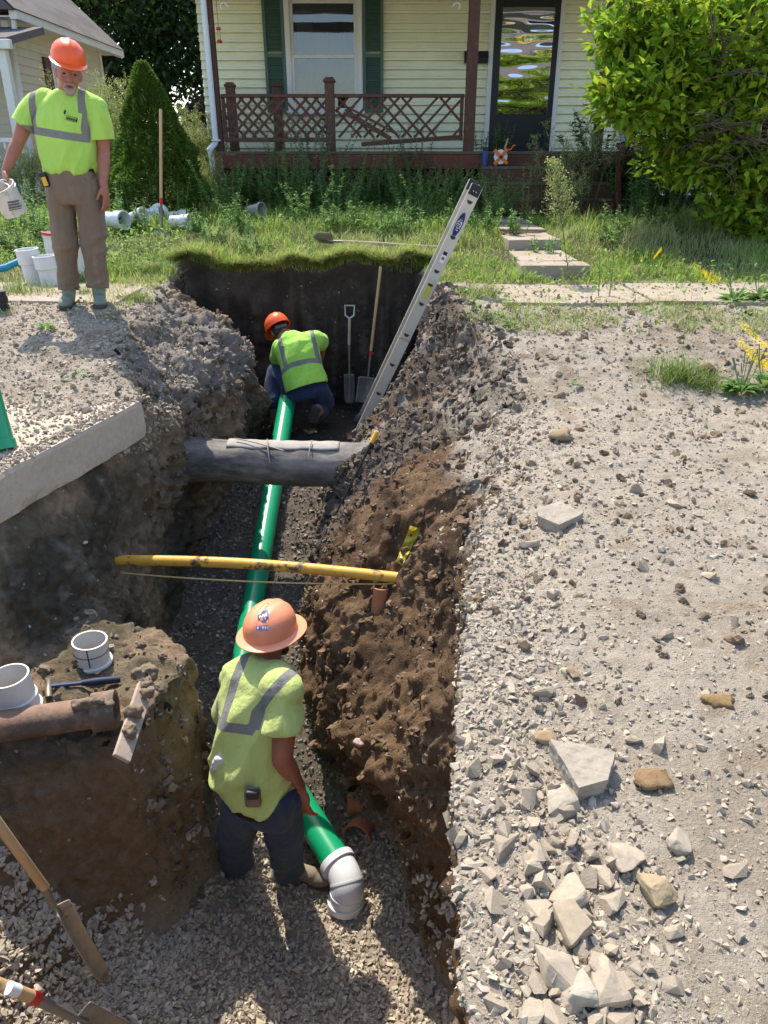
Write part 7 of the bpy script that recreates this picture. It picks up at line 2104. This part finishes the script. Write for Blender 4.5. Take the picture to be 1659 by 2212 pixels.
# leafy weeds in the lawn (countable clumps)
k = 0
lw_spots = [(520, 470, .45), (495, 455, .5), (460, 500, .3), (430, 480, .35), (560, 520, .22), (885, 480, .42), (985, 478, .42), (780, 470, .4), (830, 480, .3), (730, 455, .45), (650, 440, .5), (600, 430, .5), (1050, 470, .35), (940, 450, .45), (700, 430, .45), (870, 440, .5), (800, 430, .55), (1010, 430, .5), (500, 420, .5), (540, 400, .5), (300, 470, .4), (265, 460, .4), (90, 500, .5), (30, 520, .4), (40, 470, .6), (240, 430, .5), (400, 455, .4), (1180, 520, .2), (1115, 480, .3), (1340, 480, .4), (1400, 470, .4), (1450, 475, .4), (1300, 500, .3), (1380, 445, .6), (1460, 440, .6), (590, 400, .6), (480, 400, .45), (640, 395, .6), (760, 395, .6), (830, 390, .6), (980, 395, .5), (1060, 420, .5), (1090, 445, .45), (1350, 420, .7), (1420, 420, .7), (720, 470, .35), (660, 465, .35), (900, 455, .45), (1070, 455, .4)]
for u, v, H in lw_spots:
    b = gp_(u, v + 30)
    if b.y > 11.9: b = gp_(u, 400, 11.3 + .5 * rng.random())
    if u < 260: lab, grp = 'leafy weed among the white pipe hubs and buckets', 'weeds beside the standing man'
    elif u < 470: lab, grp = 'leafy weed among the white couplings under the spruce', 'weeds under the spruce'
    elif u > 1280: lab, grp = 'leafy weed in the shade of the big leafy tree', 'weeds under the leafy tree'
    elif u > 1000: lab, grp = 'leafy weed near the front walk and porch steps', 'weeds beside the front walk'
    elif v < 425: lab, grp = 'leafy weed close against the porch fascia and lattice skirt', 'weeds against the porch'
    else: lab, grp = 'leafy weed in the open lawn between trench and porch', 'weeds in the open lawn'
    make_weed('leafy_weed', lab, 'weed', b, H * (1.55 if v < 470 else 1.0), 9, (.15, .28, .075), (.24, .38, .10), rng, group=grp, L=.1, W=.018, dens=95, spread=.42)
for i_ in range(26):                                  # more along the porch front
    u = 480 + 21 * i_ + 8 * rng.normal(); lw_b = gp_(u, 400, 11.35 + .55 * rng.random())
    make_weed('leafy_weed', 'leafy weed close against the porch fascia and lattice skirt', 'weed', lw_b, .55 + .35 * rng.random(), 8, (.15, .28, .075), (.24, .38, .10), rng, group='weeds against the porch', L=.1, W=.018, dens=95, spread=.4)
# plantain / dock rosettes and grass tufts on the right
def rosette(u, v, label, L, n, rng, col=(.13, .24, .05), spikes=0):
    b = gp_(u, v); root = thing('rosette_weed', label, 'weed', b)
    a = rng.random(n) * 6.283; el_ = rng.uniform(.15, 1.0, n); d = np.stack([np.cos(a), np.sin(a), el_], 1)
    pos = np.tile(np.array(b), (n, 1)) + d * .02
    leaf_mesh('leaves', pos, d, np.tile([0, 0, 1.0], (n, 1)) + .2 * unit(n, rng), L * rng.uniform(.6, 1.1, n), L * .2 * rng.uniform(.7, 1.1, n), lcols(n, rng, col, (.2, .33, .09), .3), M['leaf'], parent=root, bend=.25, fold_=.35)
    if spikes:
        m = MB()
        for k in range(spikes):
            a = rng.random() * 6.28; m.tube([b, b + Vector((math.cos(a) * .05, math.sin(a) * .05, .12)), b + Vector((math.cos(a) * .09, math.sin(a) * .09, .2 + .08 * rng.random()))], [.002, .002, .004], n=4)
        m.build('seed_spikes', M['stem'], root)['kind'] = 'stuff'
rosette(1600, 850, 'broad leaved plantain at the edge of the dirt bank beside the tuft', .15, 34, rng, spikes=10)
rosette(1650, 840, 'second broad leaved plantain beside yellow painted stones', .15, 26, rng, spikes=8)
rosette(1585, 655, 'dock plant with a bright upright leaf at the sidewalk edge', .17, 24, rng, spikes=4)
rosette(1640, 650, 'leafy plantain with tall seed spikes at the sidewalk edge', .17, 26, rng, spikes=10)
rosette(1105, 708, 'small lime leaved weed on the trench side lawn corner', .09, 16, rng, (.24, .36, .05))
rosette(1242, 835, 'tiny pale rosette alone in the gravel', .05, 14, rng, (.22, .3, .14))
rosette(100, 712, 'torn leafy sprig lying on the left gravel', .09, 16, rng, (.2, .38, .06))
rosette(170, 810, 'small weed in the shadow on the left road', .05, 12, rng)
def tuft(u, v, label, n, H, sp, rng, lean=(.4, 1.1)):
    b = gp_(u, v); root = thing('grass_tuft', label, 'grass', b)
    x = b.x + sp * rng.normal(size=n); y = b.y + sp * .6 * rng.normal(size=n)
    q = ground_pts(x, y); q[:, 2] -= .01
    blades('blades', q, H * rng.uniform(.5, 1.1, n), .002 + .002 * rng.random(n), rng.uniform(lean[0], lean[1], n), lcols(n, rng, (.19, .28, .06), (.36, .36, .16), .25), M['grass'], rng, parent=root, segs=4)
tuft(1470, 818, 'big tuft of long grass on the edge of the right road', 420, .2, .11, rng)
tuft(340, 585, 'dry pale grass tuft at the left back corner of the trench', 500, .14, .12, rng, (.8, 1.4))
tuft(1525, 835, 'small grass tuft touching the big one by the dirt bank', 140, .12, .08, rng)
tuft(50, 640, 'wispy dry grass beside the man\'s feet', 260, .2, .14, rng, (.1, .6))
tuft(185, 640, 'little green tuft between the man\'s boots', 90, .14, .05, rng)
tuft(290, 650, 'grass tuft hanging over the left bank by the man', 200, .13, .08, rng)
tuft(1060, 690, 'green tuft on the lawn corner above the right bank', 300, .08, .12, rng)
tuft(960, 480, 'upright yellowing grass tuft in front of the shaded weeds', 60, .26, .06, rng, (.05, .35))
# yellow paint sprayed on the gravel at the far right
n = 1500
uu = 1596 + 75 * rng.random(n) ** .8 ; vv = 742 + (uu - 1596) * .8 + 9 * rng.normal(size=n)
pts = []
for a, b in zip(uu, vv):
    h_, n_ = gpix(a, b)
    if h_ is not None: pts.append(h_[:])
pts = np.array(pts)
scatter_rocks('painted_gravel', pts, np.tile([0, 0, 1.0], (len(pts), 1)), sizes(len(pts), rng, .003, .009, 2.5), rock_cols(len(pts), rng, (.70, .52, .03), .12), M['stone'], ICO1, SV1, rng, .5, label='stretch of gravel sprayed with yellow marking paint')

# ---- dwarf spruce
sb = gp_(352, 452, 10.6)
sp_ = thing('spruce_tree', 'cone shaped dwarf spruce beside the upright shovel', 'tree', sb)
MB().tube([sb - Vector((0, 0, .05)), sb + Vector((0, 0, .9)), sb + Vector((0, 0, 1.75))], [.06, .045, .01], n=8).build('trunk', M['bark'], sp_, smooth=True)
HS = P(335, 134, y=10.6).z - sb.z
n = 52000
t = rng.random(n) ** .75; t = 1 - t
a = rng.random(n) * 6.283
lump = 1 + .26 * fbm(np.stack([np.cos(a) * 2.2, np.sin(a) * 2.2, t * 6], 1), 1.2, 3, 9) + .20 * fbm(np.stack([np.cos(a) * 7, np.sin(a) * 7, t * 16], 1), 1.0, 2, 19)
rad = .68 * ((1 - t) ** .82) * np.where(t < .12, .8 + 1.6 * t, 1) * lump + .02
depth = 1 - .22 * rng.random(n) ** 2
px_ = np.stack([sb.x - .05 * t + np.cos(a) * rad * depth, sb.y + np.sin(a) * rad * depth, sb.z + .06 + t * (HS - .06)], 1)
out = np.stack([np.cos(a), np.sin(a), .45 + 0 * a], 1) + .55 * unit(n, rng)
leaf_mesh('crown', px_, out, unit(n, rng), .028 + .03 * rng.random(n), .007 + .005 * rng.random(n), lcols(n, rng, (.085, .16, .025), (.15, .23, .035), .3), M['leaf'], parent=sp_)
# ---- magnolia-like tree on the right: limbs and big leaves
tb = gp_(1640, 545, 9.6)
tr = thing('broadleaf_tree', 'big leafy broadleaf tree overhanging the right side of the porch', 'tree', tb)
rt_ = random.Random(12)
m = MB(); tips = []
def limb(p, d, r, L, lev):
    q = p; pts = [p]; rr_ = [r]
    for k in range(4):
        d = (d + Vector((rt_.gauss(0, .16), rt_.gauss(0, .16), rt_.gauss(0, .1)))).normalized(); q = q + d * L / 4; pts.append(q.copy()); rr_.append(r * (1 - .16 * (k + 1)))
        if lev < 3 and k > 0:
            for _ in range(2 if lev < 2 else 3):
                a = rt_.uniform(0, 6.28); nd = (d * .6 + Vector((math.cos(a), math.sin(a), rt_.uniform(-.45, .5)))).normalized(); limb(q, nd, r * .5, L * .62, lev + 1)
        if lev >= 2: tips.append((q.copy(), d.copy()))
    m.tube(pts, rr_, n=6 if lev else 10, caps=False)
for dx, dy in ((-.35, -.2), (.2, -.1), (-.05, .2), (.5, .3), (-.6, .15)): limb(tb + Vector((dx * .2, dy * .2, -.05)), Vector((dx, dy, 1)), .05, 1.6, 0)
m.build('trunk', M['bark'], tr, smooth=True)
# crown: leaf clusters in the volume the photo shows, tied to short twigs
ctr = []; rng2 = np.random.default_rng(3)
def blobc(u, v, y, rx, ry, rz, k):
    c = np.array(P(u, v, y=y)); q = unit(k, rng2) * (rng2.random((k, 1)) ** .38); ctr.append(c + q * np.array([rx, ry, rz]))
blobc(1560, 90, 9.4, 1.0, .9, .75, 150); blobc(1450, 190, 9.3, .85, .7, .45, 110); blobc(1390, 60, 9.5, .55, .6, .5, 60); blobc(1600, 300, 9.3, .8, .8, .6, 120); blobc(1380, 225, 9.1, .45, .4, .2, 34)
blobc(1640, 400, 9.2, .55, .6, .55, 80); blobc(1660, 200, 9.6, .9, .9, .9, 120); blobc(1500, 330, 9.5, .5, .6, .35, 60); blobc(1340, 110, 9.5, .32, .3, .2, 26); blobc(1620, 470, 9.1, .42, .45, .3, 40); blobc(1590, 20, 9.2, 1.1, .9, .6, 80); blobc(1345, 190, 9.1, .3, .3, .12, 18)
CTR = np.concatenate(ctr)
LP, LD, LN = [], [], []
for c in CTR:
    k = rng2.integers(12, 22); dirc = unit(1, rng2)[0] * np.array([1, 1, .5])
    for j in range(k):
        s = rng2.normal(size=3) * np.array([.085, .085, .06]); LP.append(c + s); dv = s / (np.linalg.norm(s) + 1e-6) + dirc * .6 + np.array([0, 0, .25]) + .3 * rng2.normal(size=3); LD.append(dv); LN.append(np.array([0, 0, 1.0]) + .5 * rng2.normal(size=3))
LP, LD, LN = np.array(LP), np.array(LD), np.array(LN); n = len(LP)
leaf_mesh('crown', LP, LD, LN, .10 + .06 * rng2.random(n), .027 + .015 * rng2.random(n), lcols(n, rng2, (.18, .31, .025), (.34, .45, .035), .4, .16), M['leaf'], parent=tr, bend=.12, fold_=.3)
m = MB()
for c in CTR[::2]:
    j = np.argmin([((Vector(c) - t_[0]).length) for t_ in tips[::3]]); p0 = tips[::3][j][0]
    mid_ = p0.lerp(Vector(c), .5) + Vector((0, 0, .05)); m.tube([p0, mid_, Vector(c)], [.008, .006, .003], n=4, caps=False)
m.build('twigs', M['bark'], tr)['kind'] = 'stuff'
# dark ivy-like shrub at the porch corner behind the tree
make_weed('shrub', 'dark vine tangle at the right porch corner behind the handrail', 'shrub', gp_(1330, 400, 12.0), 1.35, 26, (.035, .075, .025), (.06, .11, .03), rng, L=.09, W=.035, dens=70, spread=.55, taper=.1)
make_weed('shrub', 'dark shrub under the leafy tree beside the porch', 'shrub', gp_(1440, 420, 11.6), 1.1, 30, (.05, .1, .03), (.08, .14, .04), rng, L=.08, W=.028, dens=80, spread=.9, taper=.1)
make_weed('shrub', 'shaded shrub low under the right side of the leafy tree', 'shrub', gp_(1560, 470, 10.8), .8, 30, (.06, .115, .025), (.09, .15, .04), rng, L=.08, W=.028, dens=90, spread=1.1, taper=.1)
# ---- dark trees behind
def far_tree(x, y, H, rx, label, seed, col=(.035, .07, .018), nleaf=9000, zc=.62, L=.16):
    rg = np.random.default_rng(seed); root = thing('tree', label, 'tree', (x, y, .3)); r0 = random.Random(seed); m = MB()
    top = Vector((x + r0.uniform(-.5, .5), y, H * .75)); m.tube([(x, y, .2), Vector((x, y, .3)).lerp(top, .4) + Vector((.15, 0, 0)), top], [.36, .26, .1], n=10)
    for k in range(9):
        b = Vector((x, y, .3)).lerp(top, .3 + .07 * k); a = r0.uniform(0, 6.28); e = b + Vector((math.cos(a) * rx * .7, math.sin(a) * rx * .7, r0.uniform(.3, 1.6))); m.tube([b, b.lerp(e, .5) + Vector((0, 0, .25)), e], [.11, .07, .03], n=6)
    m.build('trunk', M['bark'], root, smooth=True)
    nc = 130; cc_ = unit(nc, rg) * rg.random((nc, 1)) ** .4 * np.array([rx, rx * .8, H * .42]) + np.array([x, y, H * zc])
    ci = rg.integers(0, nc, nleaf); pos = cc_[ci] + rg.normal(size=(nleaf, 3)) * np.array([.45, .45, .32])
    d = rg.normal(size=(nleaf, 3)) + np.array([0, 0, -.6]); leaf_mesh('crown', pos, d, unit(nleaf, rg), L * (.7 + .6 * rg.random(nleaf)), L * .36 * (.7 + .6 * rg.random(nleaf)), lcols(nleaf, rg, col, (col[0] * 2.2, col[1] * 2.0, col[2] * 1.6), .15, .25), M['leaf'], parent=root)
far_tree(-8.6, 25, 9, 3.2, 'dark leafy tree with a thick trunk behind the neighbouring house', 1, nleaf=14000)
far_tree(-5.6, 26, 8.5, 2.8, 'dark leafy tree above the little shed', 2, nleaf=13000)
far_tree(-13, 27, 10, 3.6, 'dark tree above the roof of the beige house', 3)
far_tree(-3.2, 31, 10, 3.4, 'dark tree seen past the porch downspout', 4)
far_tree(-9, 34, 12, 4.5, 'tallest dark tree far behind the picket fence', 5, nleaf=12000, L=.22)
far_tree(7.5, 22, 8.5, 3.0, 'dark tree behind the pale fence right of the house', 6)
far_tree(11, 27, 10, 4.0, 'far dark tree right of the house', 7)

for i, (x, y, r_) in enumerate(((-9.5, 22.6, 1.1), (-7.6, 22.8, 1.0), (-4.3, 24.6, 1.3), (-11.5, 23, 1.4))):
    far_tree(x, y, 2.6, r_ * 1.2, ('low dark bush before the picket fence under the trees', 'rounded dark bush against the picket fence', 'dark bush beside the far shed', 'dark bush behind the beige house corner')[i], 30 + i, nleaf=3500, zc=.45, L=.12)
# ------------------------------------------------------------------ across the street, seen only in the door glass
ah = thing('house', 'grey clapboard house across the street mirrored in the storm door', 'house', (8, -17, -.45))
m = MB(); m.box((8, -17, 2.6), (13, 6, 6.1)); m.build('wall', mk('grey_siding', (.42, .40, .36, 1), rough=.7, var=.08, vscale=3), ah)
m = MB(); m.prism([(1, -13.6, 5.6), (1, -17, 8.6), (1, -20.4, 5.6)], (14, 0, 0)); m.build('roof', M['roofing'], ah)
for x in (4, 8, 12):
    for z in (1.3, 4.0):
        m = MB(); m.box((x, -13.98, z), (1.1, .06, 1.5)); w_ = m.build('window', M['trim'], ah, bevel=.01); m = MB(); m.box((x, -13.94, z), (.9, .03, 1.3)); m.build('pane', M['pane'], w_)
far_tree(4.6, -9.5, 4.6, 1.3, 'small street tree across the road mirrored in the door', 60, (.07, .13, .03), 5000, .55, .14)
M['machine'] = mk('machine_yellow', (.72, .42, .03, 1), rough=.4, var=.08, vscale=3)
ex = thing('excavator', 'yellow mini excavator parked on the road behind the photographer', 'excavator', (4.6, -6.2, -.48))
for x in (3.95, 5.25):
    pts = []
    for k in range(20):
        a = 2 * math.pi * k / 20; pts.append(Vector((x - .18, -6.2 + (.75 if math.cos(a) > 0 else -.75) + .25 * math.cos(a), -.21 + .25 * math.sin(a))))
    MB().prism(pts, (.36, 0, 0)).build('track', M['black_rubber'], ex, bevel=.02)
m = MB(); m.box((4.6, -6.4, .45), (1.35, 1.7, .75)); m.build('body', M['machine'], ex, bevel=.08)
m = MB(); m.box((4.35, -6.2, 1.45), (.8, 1.0, 1.3)); m.build('cab', M['dark_metal'], ex, bevel=.06)
b0, b1, b2 = Vector((4.75, -5.6, .55)), Vector((4.85, -5.2, 3.3)), Vector((6.3, -5.0, 4.15))
MB().bar(b0, b1, .28, .34, (1, 0, 0)).build('boom', M['machine'], ex, bevel=.04)
bm_ = MB().bar(b1 - Vector((.25, 0, .1)), b2, .46, .28, (0, 1, 0)).build('arm', M['machine'], ex, bevel=.03)
MB().tube([b0 + Vector((.3, .3, .3)), b0.lerp(b1, .6) + Vector((.2, .15, 0))], .05, n=10).build('cylinder', M['bright_steel'], ex, smooth=True)
MB().bar(b2, b2 + Vector((.3, .3, -1.1)), .22, .24, (0, 1, 0)).build('stick', M['machine'], ex, bevel=.03)
c = b2 + Vector((.35, .35, -1.3)); MB().prism([c + Vector((-.25, -.2, .25)), c + Vector((-.25, .2, .25)), c + Vector((-.25, .3, -.1)), c + Vector((-.25, .05, -.3)), c + Vector((-.25, -.25, -.1))], (.5, 0, 0)).build('bucket', M['dark_metal'], ex, bevel=.02)
dx = (b2 - b1).normalized(); nf = Vector((0, 1, 0)); up_ = nf.cross(-dx) if (nf.cross(-dx)).z > 0 else nf.cross(dx)
text_mesh('YANMAR', .3, (b1 + b2) / 2 + Vector((0, .16, 0)), -dx, up_, M['black_rubber'], ex, bold=.008)
